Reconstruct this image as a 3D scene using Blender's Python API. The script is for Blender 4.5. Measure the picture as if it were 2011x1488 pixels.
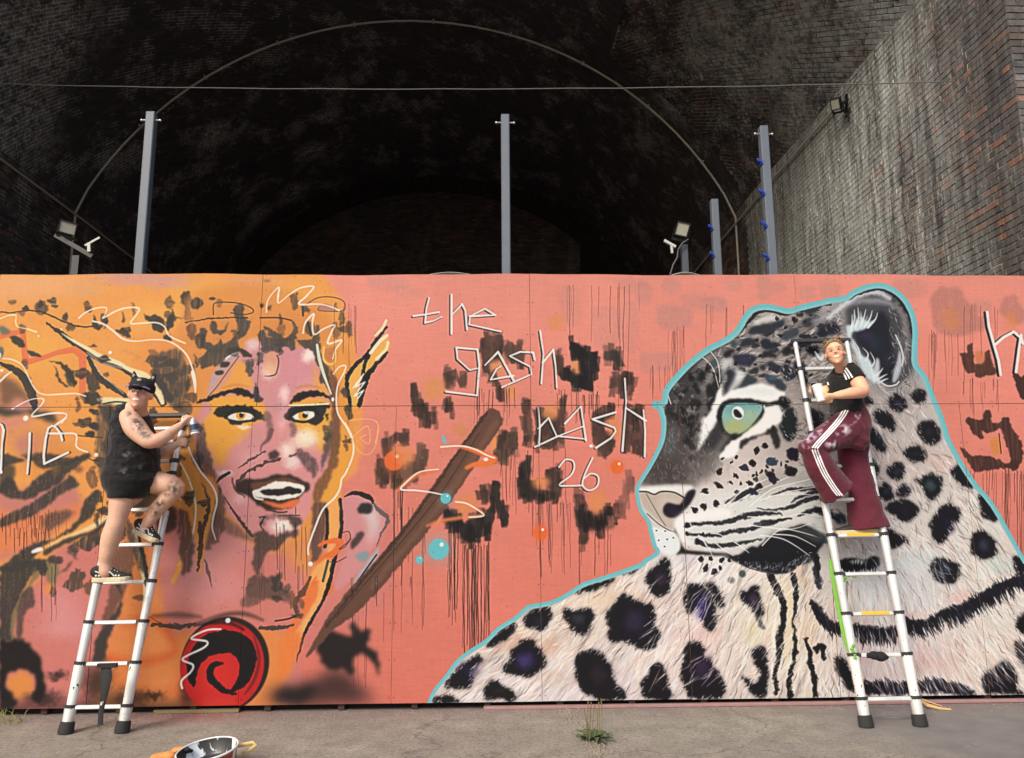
import bpy, bmesh, math, random
import numpy as np
from mathutils import Vector, Matrix
from mathutils.bvhtree import BVHTree

scene = bpy.context.scene
for o in list(bpy.data.objects): bpy.data.objects.remove(o, do_unlink=True)
# ---------------------------------------------------------------- camera geometry (photograph pixels <-> metres)
PW, PH, FPX = 2011.0, 1488.0, 1500.0
CAM = (0.0, 0.0, 1.64)
YAW, PITCH, ROLL = math.radians(2.25), math.radians(9.72), math.radians(-0.43)
def _basis():
    f = (math.sin(YAW) * math.cos(PITCH), math.cos(YAW) * math.cos(PITCH), math.sin(PITCH))
    r = (math.cos(YAW), -math.sin(YAW), 0.0)
    u = (r[1] * f[2] - r[2] * f[1], r[2] * f[0] - r[0] * f[2], r[0] * f[1] - r[1] * f[0])
    c, s = math.cos(ROLL), math.sin(ROLL)
    r2 = tuple(c * r[i] + s * u[i] for i in range(3)); u2 = tuple(-s * r[i] + c * u[i] for i in range(3))
    return f, r2, u2
FWD, RGT, UPV = _basis()
def ray(px, py):
    a, b = (px - PW / 2) / FPX, -(py - PH / 2) / FPX
    return tuple(FWD[i] + a * RGT[i] + b * UPV[i] for i in range(3))
def at_y(px, py, Y):
    d = ray(px, py); t = (Y - CAM[1]) / d[1]
    return (CAM[0] + d[0] * t, Y, CAM[2] + d[2] * t)
def at_z(px, py, Z=0.0):
    d = ray(px, py); t = (Z - CAM[2]) / d[2]
    return (CAM[0] + d[0] * t, CAM[1] + d[1] * t, Z)
def at_x(px, py, X):
    d = ray(px, py); t = (X - CAM[0]) / d[0]
    return (X, CAM[1] + d[1] * t, CAM[2] + d[2] * t)
BY0, BSL = 6.75, -0.012            # the hoarding's face: y = BY0 + BSL * x
def board_y(x): return BY0 + BSL * x
def board_point(px, py):
    d = ray(px, py); t = BY0 / (d[1] - BSL * d[0])
    return (d[0] * t, CAM[2] + d[2] * t)
MUR_K = 0.585
# ---------------------------------------------------------------- camera, sky, sun, exposure
cam_data = bpy.data.cameras.new("camera"); cam = bpy.data.objects.new("camera", cam_data)
scene.collection.objects.link(cam); scene.camera = cam
cam_data.sensor_fit = 'HORIZONTAL'; cam_data.sensor_width = 36.0; cam_data.lens = 36.0 * FPX / PW
cam_data.clip_start = 0.05; cam_data.clip_end = 500
R3 = Matrix((RGT, UPV, tuple(-c for c in FWD))).transposed()
cam.matrix_world = Matrix.Translation(CAM) @ R3.to_4x4()

SUN_EL, SUN_AZ = math.radians(40), math.radians(214)      # azimuth clockwise from +Y: behind the camera, a little to the left
world = bpy.data.worlds.new("World"); scene.world = world; world.use_nodes = True
wn = world.node_tree; wn.nodes.clear()
wo = wn.nodes.new('ShaderNodeOutputWorld'); wb = wn.nodes.new('ShaderNodeBackground'); sky = wn.nodes.new('ShaderNodeTexSky')
sky.sky_type = 'NISHITA'; sky.sun_disc = False; sky.sun_elevation = SUN_EL; sky.sun_rotation = SUN_AZ; sky.air_density = 1.2; sky.dust_density = 4.0; sky.ozone_density = 1.0
wb.inputs['Strength'].default_value = 0.15
wn.links.new(sky.outputs[0], wb.inputs['Color']); wn.links.new(wb.outputs[0], wo.inputs['Surface'])
sd = bpy.data.lights.new("sun", 'SUN'); sd.energy = 1.5; sd.angle = math.radians(16); sd.color = (1.0, 0.96, 0.89)
sun = bpy.data.objects.new("sun", sd); scene.collection.objects.link(sun)
sdir = Vector((math.sin(SUN_AZ) * math.cos(SUN_EL), math.cos(SUN_AZ) * math.cos(SUN_EL), math.sin(SUN_EL)))
sun.rotation_euler = sdir.to_track_quat('Z', 'Y').to_euler(); sun.location = sdir * 20
scene.view_settings.view_transform = 'Standard'; scene.view_settings.look = 'None'; scene.view_settings.gamma = 1.0; scene.view_settings.exposure = 0.5
scene.view_settings.use_curve_mapping = False
scene.render.engine = 'CYCLES'; scene.cycles.max_bounces = 6; scene.cycles.diffuse_bounces = 4

# ---------------------------------------------------------------- small builders
rnd = random.Random(11)
def lin(c):
    return tuple(((v / 255.) / 12.92 if v / 255. <= .04045 else ((v / 255. + .055) / 1.055) ** 2.4) for v in c)
def link(o, parent=None):
    scene.collection.objects.link(o)
    if parent is not None: o.parent = parent; o.matrix_parent_inverse = parent.matrix_world.inverted()
    return o
def tag(o, label=None, cat=None, group=None, kind=None):
    if label: o['label'] = label
    if cat: o['category'] = cat
    if group: o['group'] = group
    if kind: o['kind'] = kind
    return o
def empty(name, loc, label, cat, group=None):
    o = bpy.data.objects.new(name, None); o.empty_display_size = .1; o.location = loc
    scene.collection.objects.link(o); o.matrix_world = Matrix.Translation(loc)
    return tag(o, label, cat, group)
class MB:
    """collects shapes in world space; build() links them as one object whose origin is its parent's"""
    def __init__(s): s.v = []; s.f = []; s.m = []; s.cur = 0
    def add(s, vs, fs):
        b = len(s.v); s.v += [tuple(p) for p in vs]; s.f += [tuple(b + i for i in f) for f in fs]; s.m += [s.cur] * len(fs)
    def box(s, c, d, rot=None):
        x, y, z = d[0] / 2, d[1] / 2, d[2] / 2
        vs = [Vector((sx * x, sy * y, sz * z)) for sx in (-1, 1) for sy in (-1, 1) for sz in (-1, 1)]
        if rot is not None: vs = [rot @ v for v in vs]
        s.add([v + Vector(c) for v in vs], [(0, 1, 3, 2), (4, 6, 7, 5), (0, 4, 5, 1), (2, 3, 7, 6), (0, 2, 6, 4), (1, 5, 7, 3)])
    def bar(s, a, b, w, h, up=Vector((0, 0, 1)), bev=0.0):
        """a bar of section w x h from a to b"""
        a, b = Vector(a), Vector(b); d = (b - a).normalized(); u = d.cross(up)
        if u.length < 1e-4: u = d.cross(Vector((1, 0, 0)))
        u.normalize(); v = u.cross(d)
        if bev: P = [(w / 2 - bev, h / 2), (-w / 2 + bev, h / 2), (-w / 2, h / 2 - bev), (-w / 2, -h / 2 + bev), (-w / 2 + bev, -h / 2), (w / 2 - bev, -h / 2), (w / 2, -h / 2 + bev), (w / 2, h / 2 - bev)]
        else: P = [(w / 2, h / 2), (-w / 2, h / 2), (-w / 2, -h / 2), (w / 2, -h / 2)]
        n = len(P); vs = [a + u * p + v * q for p, q in P] + [b + u * p + v * q for p, q in P]
        s.add(vs, [tuple(range(n))[::-1], tuple(range(n, 2 * n))] + [(i, (i + 1) % n, n + (i + 1) % n, n + i) for i in range(n)])
    def tube(s, pts, rad, n=10, up=None, flat=1.0, round_end=False):
        """a round tube along pts; rad a number or one per point; flat squashes it along the second axis"""
        pts = [Vector(p) for p in pts]
        R = rad if isinstance(rad, (list, tuple)) else [rad] * len(pts)
        if round_end:
            d0 = (pts[0] - pts[1]).normalized(); d1 = (pts[-1] - pts[-2]).normalized(); P0, P1, R0, R1 = [], [], [], []
            for k in (1, .85, .5):
                a = math.asin(k); P0.append(pts[0] + d0 * R_(R[0]) * k); R0.append(sc_(R[0], max(math.cos(a), .12)))
                P1.append(pts[-1] + d1 * R_(R[-1]) * k); R1.append(sc_(R[-1], max(math.cos(a), .12)))
            pts = P0 + pts + P1[::-1]; R = R0 + list(R) + R1[::-1]
        up = Vector(up) if up is not None else Vector((0, 1, 0))
        rings = []
        for i, p in enumerate(pts):
            d = (pts[min(i + 1, len(pts) - 1)] - pts[max(i - 1, 0)]).normalized()
            u = up - d * up.dot(d)
            if u.length < 1e-3: u = Vector((1, 0, 0)) - d * d.x
            u.normalize(); w = d.cross(u)
            r = R[i]; ru, rw = (r if isinstance(r, tuple) else (r * flat, r))
            rings.append([p + u * (ru * math.cos(2 * math.pi * k / n)) + w * (rw * math.sin(2 * math.pi * k / n)) for k in range(n)])
        vs = [v for r in rings for v in r]; fs = []
        for i in range(len(rings) - 1):
            for k in range(n): fs.append((i * n + k, i * n + (k + 1) % n, (i + 1) * n + (k + 1) % n, (i + 1) * n + k))
        fs += [tuple(range(n))[::-1], tuple((len(rings) - 1) * n + k for k in range(n))]
        s.add(vs, fs)
    def ball(s, c, r, n=12, rot=None):
        r = r if isinstance(r, (tuple, list)) else (r, r, r); vs = []; fs = []; m = n // 2 + 1
        for i in range(m + 1):
            t = math.pi * i / m
            for k in range(n):
                a = 2 * math.pi * k / n; v = Vector((r[0] * math.sin(t) * math.cos(a), r[1] * math.sin(t) * math.sin(a), r[2] * math.cos(t)))
                vs.append((rot @ v if rot is not None else v) + Vector(c))
        for i in range(m):
            for k in range(n): fs.append((i * n + k, (i + 1) * n + k, (i + 1) * n + (k + 1) % n, i * n + (k + 1) % n))
        s.add(vs, fs)
    def mesh(s, name):
        me = bpy.data.meshes.new(name); me.from_pydata(s.v, [], s.f); me.update(); return me
    def build(s, name, mat, parent=None, smooth=False, bevel=0.0, solid=0.0):
        me = s.mesh(name)
        mats = mat if isinstance(mat, (list, tuple)) else [mat]
        for m in mats: me.materials.append(m)
        if len(mats) > 1: me.polygons.foreach_set('material_index', s.m)
        bm = bmesh.new(); bm.from_mesh(me); bmesh.ops.remove_doubles(bm, verts=bm.verts, dist=1e-5)
        bmesh.ops.recalc_face_normals(bm, faces=bm.faces); bm.to_mesh(me); bm.free()
        if smooth:
            me.polygons.foreach_set('use_smooth', [True] * len(me.polygons))
            me.set_sharp_from_angle(angle=math.radians(42))
        o = bpy.data.objects.new(name, me)
        if bevel:
            b = o.modifiers.new('bevel', 'BEVEL'); b.width = bevel; b.segments = 2; b.limit_method = 'ANGLE'
        return link(o, parent)
def R_(r): return r[1] if isinstance(r, tuple) else r
def sc_(r, k): return (r[0] * k, r[1] * k) if isinstance(r, tuple) else r * k

# ---------------------------------------------------------------- materials
class NT:
    def __init__(s, name):
        s.m = bpy.data.materials.new(name); s.m.use_nodes = True; s.t = s.m.node_tree; s.b = s.t.nodes['Principled BSDF']
    def n(s, kind, **kw):
        d = s.t.nodes.new('ShaderNode' + kind)
        for k, v in kw.items():
            if k in d.inputs: d.inputs[k].default_value = v
            else: setattr(d, k, v)
        return d
    def l(s, a, b): s.t.links.new(a, b)
    def noise(s, vec, scale, detail=4, rough=.55, dist=0.0):
        d = s.n('TexNoise'); d.inputs['Scale'].default_value = scale; d.inputs['Detail'].default_value = detail; d.inputs['Roughness'].default_value = rough; d.inputs['Distortion'].default_value = dist
        if vec is not None: s.l(vec, d.inputs['Vector'])
        return d.outputs['Fac']
    def ramp(s, fac, stops):
        r = s.n('ValToRGB'); e = r.color_ramp.elements
        while len(e) > 1: e.remove(e[-1])
        e[0].position, e[0].color = stops[0][0], (*stops[0][1], 1) if isinstance(stops[0][1], tuple) else (stops[0][1],) * 3 + (1,)
        for p, c in stops[1:]:
            k = e.new(p); k.color = (*c, 1) if isinstance(c, tuple) else (c, c, c, 1)
        s.l(fac, r.inputs['Fac']); return r.outputs['Color']
    def mix(s, fac, a, b, blend='MIX'):
        m = s.n('MixRGB'); m.blend_type = blend
        for k, v in (('Fac', fac), ('Color1', a), ('Color2', b)):
            if isinstance(v, (int, float)): m.inputs[k].default_value = v if k == 'Fac' else (v, v, v, 1)
            elif isinstance(v, tuple): m.inputs[k].default_value = (*v, 1)
            else: s.l(v, m.inputs[k])
        return m.outputs['Color']
    def math(s, op, a, b=0.0, clamp=False):
        m = s.n('Math'); m.operation = op; m.use_clamp = clamp
        for k, v in ((0, a), (1, b)):
            if isinstance(v, (int, float)): m.inputs[k].default_value = v
            else: s.l(v, m.inputs[k])
        return m.outputs[0]
    def pos(s, scale=(1, 1, 1), rot=(0, 0, 0), src=None):
        mp = s.n('Mapping'); mp.inputs['Scale'].default_value = scale; mp.inputs['Rotation'].default_value = rot
        if src is None: src = s.n('NewGeometry').outputs['Position']
        s.l(src, mp.inputs['Vector']); return mp.outputs['Vector']
    def bump(s, h, strength=.4, dist=.01):
        b = s.n('Bump'); b.inputs['Strength'].default_value = strength; b.inputs['Distance'].default_value = dist
        s.l(h, b.inputs['Height']); s.l(b.outputs[0], s.b.inputs['Normal'])
    def out(s, col=None, rough=.8, metal=0.0, spec=None):
        if col is not None:
            if isinstance(col, tuple): s.b.inputs['Base Color'].default_value = (*col, 1)
            else: s.l(col, s.b.inputs['Base Color'])
        if isinstance(rough, (int, float)): s.b.inputs['Roughness'].default_value = rough
        else: s.l(rough, s.b.inputs['Roughness'])
        s.b.inputs['Metallic'].default_value = metal
        if spec is not None: s.b.inputs['Specular IOR Level'].default_value = spec
        return s.m
def simple(name, rgb, rough=.6, metal=0., vary=.12, scale=30., bump=0.0):
    n = NT(name); c = lin(rgb)
    f = n.noise(n.pos(), scale, 5)
    col = n.mix(f, tuple(v * (1 - vary) for v in c), tuple(min(v * (1 + vary), 1) for v in c))
    if bump: n.bump(f, bump, .004)
    return n.out(col, rough, metal)
# ---------------------------------------------------------------- mural paint (flat print on the boards)
MPX = 232.0                       # canvas pixels per metre of board
MX0, MX1, MZ0, MZ1 = -5.55, 5.75, 0.0, 3.84
MW, MH = int((MX1 - MX0) * MPX), int((MZ1 - MZ0) * MPX)
prng = np.random.RandomState(7)

def value_noise(h, w, cell, rs, cellx=None):
    cellx = cellx or cell
    gh, gw = int(h / cell) + 3, int(w / cellx) + 3
    g = rs.rand(gh, gw).astype(np.float32)
    y = np.arange(h, dtype=np.float32) / cell; x = np.arange(w, dtype=np.float32) / cellx
    y0 = y.astype(int); x0 = x.astype(int); fy = y - y0; fx = x - x0
    fy = (fy * fy * (3 - 2 * fy))[:, None]; fx = (fx * fx * (3 - 2 * fx))[None, :]
    a = g[y0][:, x0]; b = g[y0][:, x0 + 1]; c = g[y0 + 1][:, x0]; d = g[y0 + 1][:, x0 + 1]
    return (a * (1 - fx) + b * fx) * (1 - fy) + (c * (1 - fx) + d * fx) * fy

N3 = value_noise(MH, MW, 3, prng); N6 = value_noise(MH, MW, 7, prng); N16 = value_noise(MH, MW, 18, prng)
N50 = value_noise(MH, MW, 55, prng); N140 = value_noise(MH, MW, 150, prng)
NV = value_noise(MH, MW, 26, prng, 2.6); NH = value_noise(MH, MW, 2.2, prng, 22)
WX = (N6 - .5) * 6 + (N3 - .5) * 3 + (N16 - .5) * 4
WY = (np.roll(N6, 400, 1) - .5) * 6 + (np.roll(N3, 500, 1) - .5) * 3 + (np.roll(N16, 300, 1) - .5) * 4
CV = np.zeros((MH, MW, 3), np.float32)

def to_canvas(pts, view=None):
    out = []
    for x, y in pts:
        if view: x, y = view[0] + x / view[2], view[1] + y / view[2]
        X, Z = board_point(x, y)
        out.append(((X - MX0) * MPX, (MZ1 - Z) * MPX))
    return np.array(out, np.float32)

def parse(s):
    if not isinstance(s, str): return s
    v = [float(t) for t in s.replace(',', ' ').split()]
    return list(zip(v[::2], v[1::2]))

def catmull(p, closed=False, n=7):
    m = len(p)
    if m < 3: return p
    out = []
    rng_ = range(m if closed else m - 1)
    for i in rng_:
        if closed: a, b, c, d = p[(i - 1) % m], p[i], p[(i + 1) % m], p[(i + 2) % m]
        else: a, b, c, d = p[max(i - 1, 0)], p[i], p[min(i + 1, m - 1)], p[min(i + 2, m - 1)]
        for k in range(n):
            t = k / n
            out.append(.5 * ((2 * b) + (c - a) * t + (2 * a - 5 * b + 4 * c - d) * t * t + (3 * b - a - 3 * c + d) * t ** 3))
    if not closed: out.append(p[-1])
    return np.array(out, np.float32)

def box_blur(m, r):
    r = int(round(r))
    if r < 1: return m
    for ax in (0, 1):
        for _ in range(2):
            pad = [(0, 0), (0, 0)]; pad[ax] = (r + 1, r)
            c = np.cumsum(np.pad(m, pad, mode='edge'), axis=ax, dtype=np.float64)
            n = m.shape[ax]
            m = ((c[2 * r + 1:2 * r + 1 + n] - c[:n]) if ax == 0 else (c[:, 2 * r + 1:2 * r + 1 + n] - c[:, :n])) / (2 * r + 1)
    return m.astype(np.float32)

def lay(sl, m, col, dry=0., tex=None):
    if dry:
        t = (NV if tex == 'v' else NH if tex == 'h' else (N3 * .5 + NV * .5))[sl]
        m = m * (1 - dry * .7 * np.clip((t - .52) * 4., 0, 1))
    m = m[..., None]
    CV[sl] = CV[sl] * (1 - m) + np.array(col, np.float32)[None, None] / 255. * m

def window(p, pad):
    x0 = max(int(p[:, 0].min() - pad), 0); x1 = min(int(p[:, 0].max() + pad) + 2, MW)
    y0 = max(int(p[:, 1].min() - pad), 0); y1 = min(int(p[:, 1].max() + pad) + 2, MH)
    if x1 <= x0 or y1 <= y0: return None
    return (slice(y0, y1), slice(x0, x1))

def S(view, pts, w, col, a=1., soft=.8, curve=True, taper=0, rough=0., dry=0., tex=None):
    """a brush or spray stroke along a path; w = width, or a list of widths along it"""
    p = to_canvas(parse(pts), view)
    n0 = len(p)
    if curve: p = catmull(p, n=6)
    ws = np.interp(np.linspace(0, 1, len(p)), np.linspace(0, 1, len(w)), w) if isinstance(w, (list, tuple)) else np.full(len(p), float(w))
    if taper:
        t = np.linspace(0, 1, len(p))
        e = np.ones_like(t)
        if taper & 1: e *= np.clip(t / .35, .12, 1)
        if taper & 2: e *= np.clip((1 - t) / .35, .12, 1)
        ws = ws * e
    ws = ws * .5
    sl = window(p, ws.max() + soft * 2 + rough * 4 + 2)
    if sl is None: return
    Y, X = np.mgrid[sl].astype(np.float32)
    if rough: X = X + WX[sl] * rough; Y = Y + WY[sl] * rough
    best = np.full(X.shape, 1e9, np.float32)
    for i in range(len(p) - 1):
        ax, ay = p[i]; bx, by = p[i + 1]; dx, dy = bx - ax, by - ay
        L = dx * dx + dy * dy + 1e-6
        t = np.clip(((X - ax) * dx + (Y - ay) * dy) / L, 0, 1)
        d = np.hypot(X - ax - t * dx, Y - ay - t * dy) - (ws[i] * (1 - t) + ws[i + 1] * t)
        np.minimum(best, d, out=best)
    m = np.clip(.5 - best / (2 * soft), 0, 1) * a
    lay(sl, m, col, dry, tex)

def inside(p, X, Y):
    r = np.zeros(X.shape, bool)
    n = len(p); j = n - 1
    for i in range(n):
        xi, yi = p[i]; xj, yj = p[j]
        if yi != yj:
            c = ((yi > Y) != (yj > Y)) & (X < (xj - xi) * (Y - yi) / (yj - yi) + xi)
            r ^= c
        j = i
    return r

def P(view, pts, col, a=1., soft=1, curve=True, rough=0., dry=0., tex=None, mask=False):
    p = to_canvas(parse(pts), view)
    if curve: p = catmull(p, True, 5)
    sl = window(p, soft * 3 + rough * 5 + 2)
    if sl is None: return
    Y, X = np.mgrid[sl].astype(np.float32)
    if rough: X = X + WX[sl] * rough; Y = Y + WY[sl] * rough
    m = box_blur(inside(p, X, Y).astype(np.float32), soft) * a
    if mask: return sl, m
    lay(sl, m, col, dry, tex)

def B(view, x, y, rx, ry, col, a=1., soft=.3, ang=0., rough=0.):
    """a sprayed dot or haze: full inside, fading over `soft` of the radius"""
    p = to_canvas([(x, y)], view)
    k = 1. / (view[2] if view else 1.)
    rx, ry = rx * k, ry * k
    R = max(rx, ry) * (1 + soft)
    sl = window(p, R + 3)
    if sl is None: return
    Y, X = np.mgrid[sl].astype(np.float32)
    if rough: X = X + WX[sl] * rough; Y = Y + WY[sl] * rough
    c, s = math.cos(ang), math.sin(ang)
    u = ((X - p[0, 0]) * c + (Y - p[0, 1]) * s) / rx; v = (-(X - p[0, 0]) * s + (Y - p[0, 1]) * c) / ry
    d = np.hypot(u, v)
    t = np.clip((1 + soft - d) / (2 * soft + 1e-3), 0, 1)
    lay(sl, t * t * (3 - 2 * t) * a, col)

def drip(x, y, L, w=1.3, col=(50, 32, 30), a=.9):
    n = max(int(L / 14), 2); q = []; xx = x
    for i in range(n + 1):
        q.append((xx, y + L * i / n)); xx += prng.uniform(-1.0, 1.0)
    S(None, q, [w, w * .8, w * 1.1, w * .7], col, a=a, soft=.6, curve=False)

def drips(x0, x1, y, n, l0, l1, col=(50, 32, 30), a=.7, yj=6):
    a = min(a * 1.2, 1.)
    for i in range(n): drip(prng.uniform(x0, x1), y + prng.uniform(-yj, yj), prng.uniform(l0, l1), prng.choice([.8, 1., 1.4]), col, a * prng.uniform(.5, 1))

def hairs(poly_pts, view, n, ang, spread, l0, l1, cols, w=1.1, a=.6, bend=.25):
    """loose fur strokes inside an outline; ang may be a function of photograph x, y"""
    pts = parse(poly_pts)
    if view: pts = [(view[0] + x / view[2], view[1] + y / view[2]) for x, y in pts]
    q = np.array(pts, np.float32)
    k = 0; tries = 0
    while k < n and tries < n * 12:
        tries += 1
        x = prng.uniform(q[:, 0].min(), q[:, 0].max()); y = prng.uniform(q[:, 1].min(), q[:, 1].max())
        if not inside(q, np.array([x]), np.array([y]))[0]: continue
        k += 1
        t = (ang(x, y) if callable(ang) else ang) + prng.normal() * spread
        t = math.radians(t); L = prng.uniform(l0, l1); b = prng.normal() * bend
        dx, dy = math.cos(t), -math.sin(t)
        p = [(x, y), (x + dx * L * .5 - dy * b * L * .3, y + dy * L * .5 + dx * b * L * .3), (x + dx * L, y + dy * L)]
        S(None, p, [w * .5, w * prng.uniform(.8, 1.5), .25], cols[prng.randint(len(cols))], a=a * prng.uniform(.5, 1), soft=.7, curve=False)

def spot(view, pts, core=(26, 25, 32), edge=(52, 52, 58), mid=None, rough=1.1, soft=2, ang=40, fur=True, glow=None):
    """a leopard spot: soft edge, darker body, a violet or blue bloom inside, hairs over the rim"""
    P(view, pts, edge, a=.75, soft=soft + 3, rough=rough)
    P(view, pts, core, a=.96, soft=soft, rough=rough)
    q = parse(pts); cx = sum(p[0] for p in q) / len(q); cy = sum(p[1] for p in q) / len(q)
    rx = (max(p[0] for p in q) - min(p[0] for p in q)) * .24; ry = (max(p[1] for p in q) - min(p[1] for p in q)) * .24
    if mid: B(view, cx + rx * .15, cy, rx, ry, mid, a=.75, soft=.9, rough=.8)
    if glow: B(view, cx - rx * .3, cy - ry * .3, rx * .55, ry * .55, glow, a=.5, soft=1.)
    if fur:
        k = view[2] if view else 1.
        for i in range(len(q)):
            a0, b0 = q[i], q[(i + 1) % len(q)]
            L = math.hypot(b0[0] - a0[0], b0[1] - a0[1]) / k
            for _ in range(int(L / 3.5) + 1):
                t = prng.rand(); x = a0[0] + (b0[0] - a0[0]) * t; y = a0[1] + (b0[1] - a0[1]) * t
                if view: x, y = view[0] + x / k, view[1] + y / k
                th = math.radians(ang + prng.normal() * 14); L2 = prng.uniform(4, 9)
                sgn = 1 if prng.rand() < .5 else -1
                S(None, [(x, y), (x + sgn * L2 * math.cos(th), y - sgn * L2 * math.sin(th))], [1.6, .4], core if prng.rand() < .62 else (214, 200, 198), a=.65, soft=.7, curve=False)
def dabs(v, pts, col, n=None):
    """square-ended roller and brush dabs that overlap along a patch, each a little lighter or darker"""
    q = np.array([(v[0] + x / v[2], v[1] + y / v[2]) for x, y in parse(pts)], np.float32)
    x0, y0 = q.min(0); x1, y1 = q.max(0); k = int((x1 - x0) * (y1 - y0) / 260) + 3
    for _ in range(k):
        for _t in range(20):
            x, y = prng.uniform(x0, x1), prng.uniform(y0, y1)
            if inside(q, np.array([x]), np.array([y]))[0]: break
        else: continue
        w_, h_, sk = prng.uniform(4, 7.5), prng.uniform(9, 20), prng.uniform(-2.5, 2.5); t = prng.uniform(.6, 1.25)
        P(None, [(x - w_ + sk, y - h_), (x + w_ + sk, y - h_ + prng.uniform(-2, 2)), (x + w_ - sk, y + h_), (x - w_ - sk, y + h_ + prng.uniform(-2, 2))], tuple(min(c * t, 255) for c in col), a=prng.uniform(.4, .85), soft=.7, curve=False, rough=.25, dry=.35, tex='v')
LEO = np.zeros((MH, MW, 1), np.float32)
def paint_mural():
    A = (0, 530, 4.96); F1 = (350, 530, 4.376); F2 = (350, 830, 4.376); D = (0, 820, 4.96); E = (0, 1100, 4.96)
    F = (300, 1100, 4.02); G = (740, 540, 3.63); H = (740, 830, 2.657)
    L1 = (1230, 540, 4.96); L2 = (1230, 820, 4.96); L3 = (1600, 540, 4.8); L4 = (1600, 820, 4.893); L5 = (1600, 1090, 4.8)
    L6 = (1230, 1090, 4.8); L7 = (840, 1090, 4.788)
    DK = (70, 66, 63); BK = (24, 23, 26); BRN = (104, 80, 70); OR = (240, 164, 86); YE = (238, 176, 74); WH = (244, 240, 236)
    CR = (240, 222, 178); LI = (208, 150, 150); SA = (230, 138, 124); PK = (216, 156, 158); TQ = (104, 198, 208); RO = (240, 112, 58)
    # ---- ground coat: salmon, paler towards the top
    g = np.linspace(0, 1, MH, dtype=np.float32)[:, None, None]
    CV[:] = (np.array((235, 150, 135), np.float32) * (1 - g) + np.array((224, 124, 108), np.float32) * g) / 255.
    CV[:] *= (1 + (N140 - .5) * .05 + (N50 - .5) * .03 + (NH - .5) * .016)[..., None]
    # old faint patches showing through
    for x, y, rx, ry, a in [(1265, 575, 16, 22, .3), (1318, 560, 18, 16, .3), (1380, 590, 44, 12, .28), (1325, 622, 34, 24, .42), (1400, 600, 26, 16, .3), (1440, 560, 18, 12, .25),
                            (1500, 565, 14, 26, .35), (1530, 562, 12, 10, .28), (1290, 710, 34, 20, .32), (1238, 640, 16, 50, .2), (1120, 600, 22, 40, .18), (1190, 640, 30, 40, .22),
                            (1240, 560, 28, 14, .2), (1585, 575, 16, 16, .3), (1630, 570, 20, 20, .25), (1785, 566, 32, 20, .3), (1930, 600, 16, 12, .3), (760, 555, 40, 16, .25), (800, 575, 30, 14, .15)]:
        P(None, [(x - rx, y - ry * .8), (x - rx * .2, y - ry), (x + rx * .9, y - ry * .7), (x + rx, y + ry * .5), (x + rx * .2, y + ry), (x - rx * .8, y + ry * .8)], (178, 138, 132), a=a, soft=3, rough=1., dry=.3)
    P(L3, "1090,200 1160,130 1260,110 1380,120 1430,240 1530,280 1540,380 1650,400 1600,490 1480,540 1340,570 1200,560 1120,480 1090,360", (178, 122, 112), a=.62, soft=3, rough=1., dry=.35)
    P(L3, "1200,330 1290,300 1350,380 1370,470 1290,520 1210,460", (214, 138, 96), a=.7, soft=5)
    P(L3, "1760,210 1900,190 1940,280 1973,330 1973,420 1900,440 1800,400 1750,330", (178, 122, 112), a=.6, soft=3, rough=1., dry=.3)
    P(L3, "1810,360 1900,350 1900,480 1830,520 1800,440", (224, 140, 92), a=.6, soft=4)
    for a in [(1825, 1895, 650, 14, 20, 140), (1305, 1350, 645, 12, 30, 150), (1270, 1330, 720, 9, 20, 80), (1100, 1260, 560, 9, 30, 140)]: drips(*a, col=(96, 60, 54), a=.6)
    # ---- orange mane on the left boards
    P(None, "-260,500 520,500 640,545 680,620 705,720 705,900 660,960 640,1060 560,1200 380,1240 300,1150 240,1080 100,1180 30,1290 -260,1320", OR, a=1, soft=5, rough=2.)
    P(None, "-260,500 200,500 180,560 60,590 -260,600", (240, 172, 116), a=.8, soft=26)
    for x, y, rx, ry, c, a in [(60, 560, 70, 22, (238, 178, 126), .6), (250, 545, 60, 14, (214, 158, 150), .8), (330, 552, 50, 14, (210, 158, 160), .7), (500, 556, 60, 22, (226, 160, 120), .7), (170, 570, 30, 12, (220, 168, 130), .5),
                               (400, 580, 60, 30, (240, 178, 84), .7), (560, 580, 60, 26, (240, 172, 84), .8), (300, 620, 60, 30, (244, 182, 92), .6), (60, 690, 60, 40, (242, 180, 84), .7), (220, 700, 60, 40, (240, 168, 92), .6),
                               (330, 720, 60, 60, (234, 148, 82), .8), (440, 660, 60, 50, (214, 136, 78), .9), (570, 650, 60, 40, (212, 132, 76), .9), (100, 900, 60, 30, (216, 136, 72), .6), (60, 860, 50, 24, (212, 140, 104), .7), (180, 1040, 60, 50, (240, 160, 80), .8),
                               (40, 800, 40, 20, (206, 140, 132), .9), (20, 830, 34, 10, (214, 140, 128), .9)]:
        B(None, x, y, rx, ry, c, a=a, soft=.8, rough=1.5)
    # ---- pink and orange body shapes lower left
    P(None, "-260,970 40,960 120,930 150,960 160,1000 80,1060 0,1100 -260,1180", (204, 128, 124), a=.9, soft=6, rough=2)
    P(None, "-260,1180 30,1170 110,1080 190,1060 250,1020 420,1000 470,1060 520,1080 590,1060 640,1010 760,1000 760,1180 600,1270 520,1400 -260,1400", (214, 128, 120), a=.97, soft=5, rough=1.5)
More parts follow.
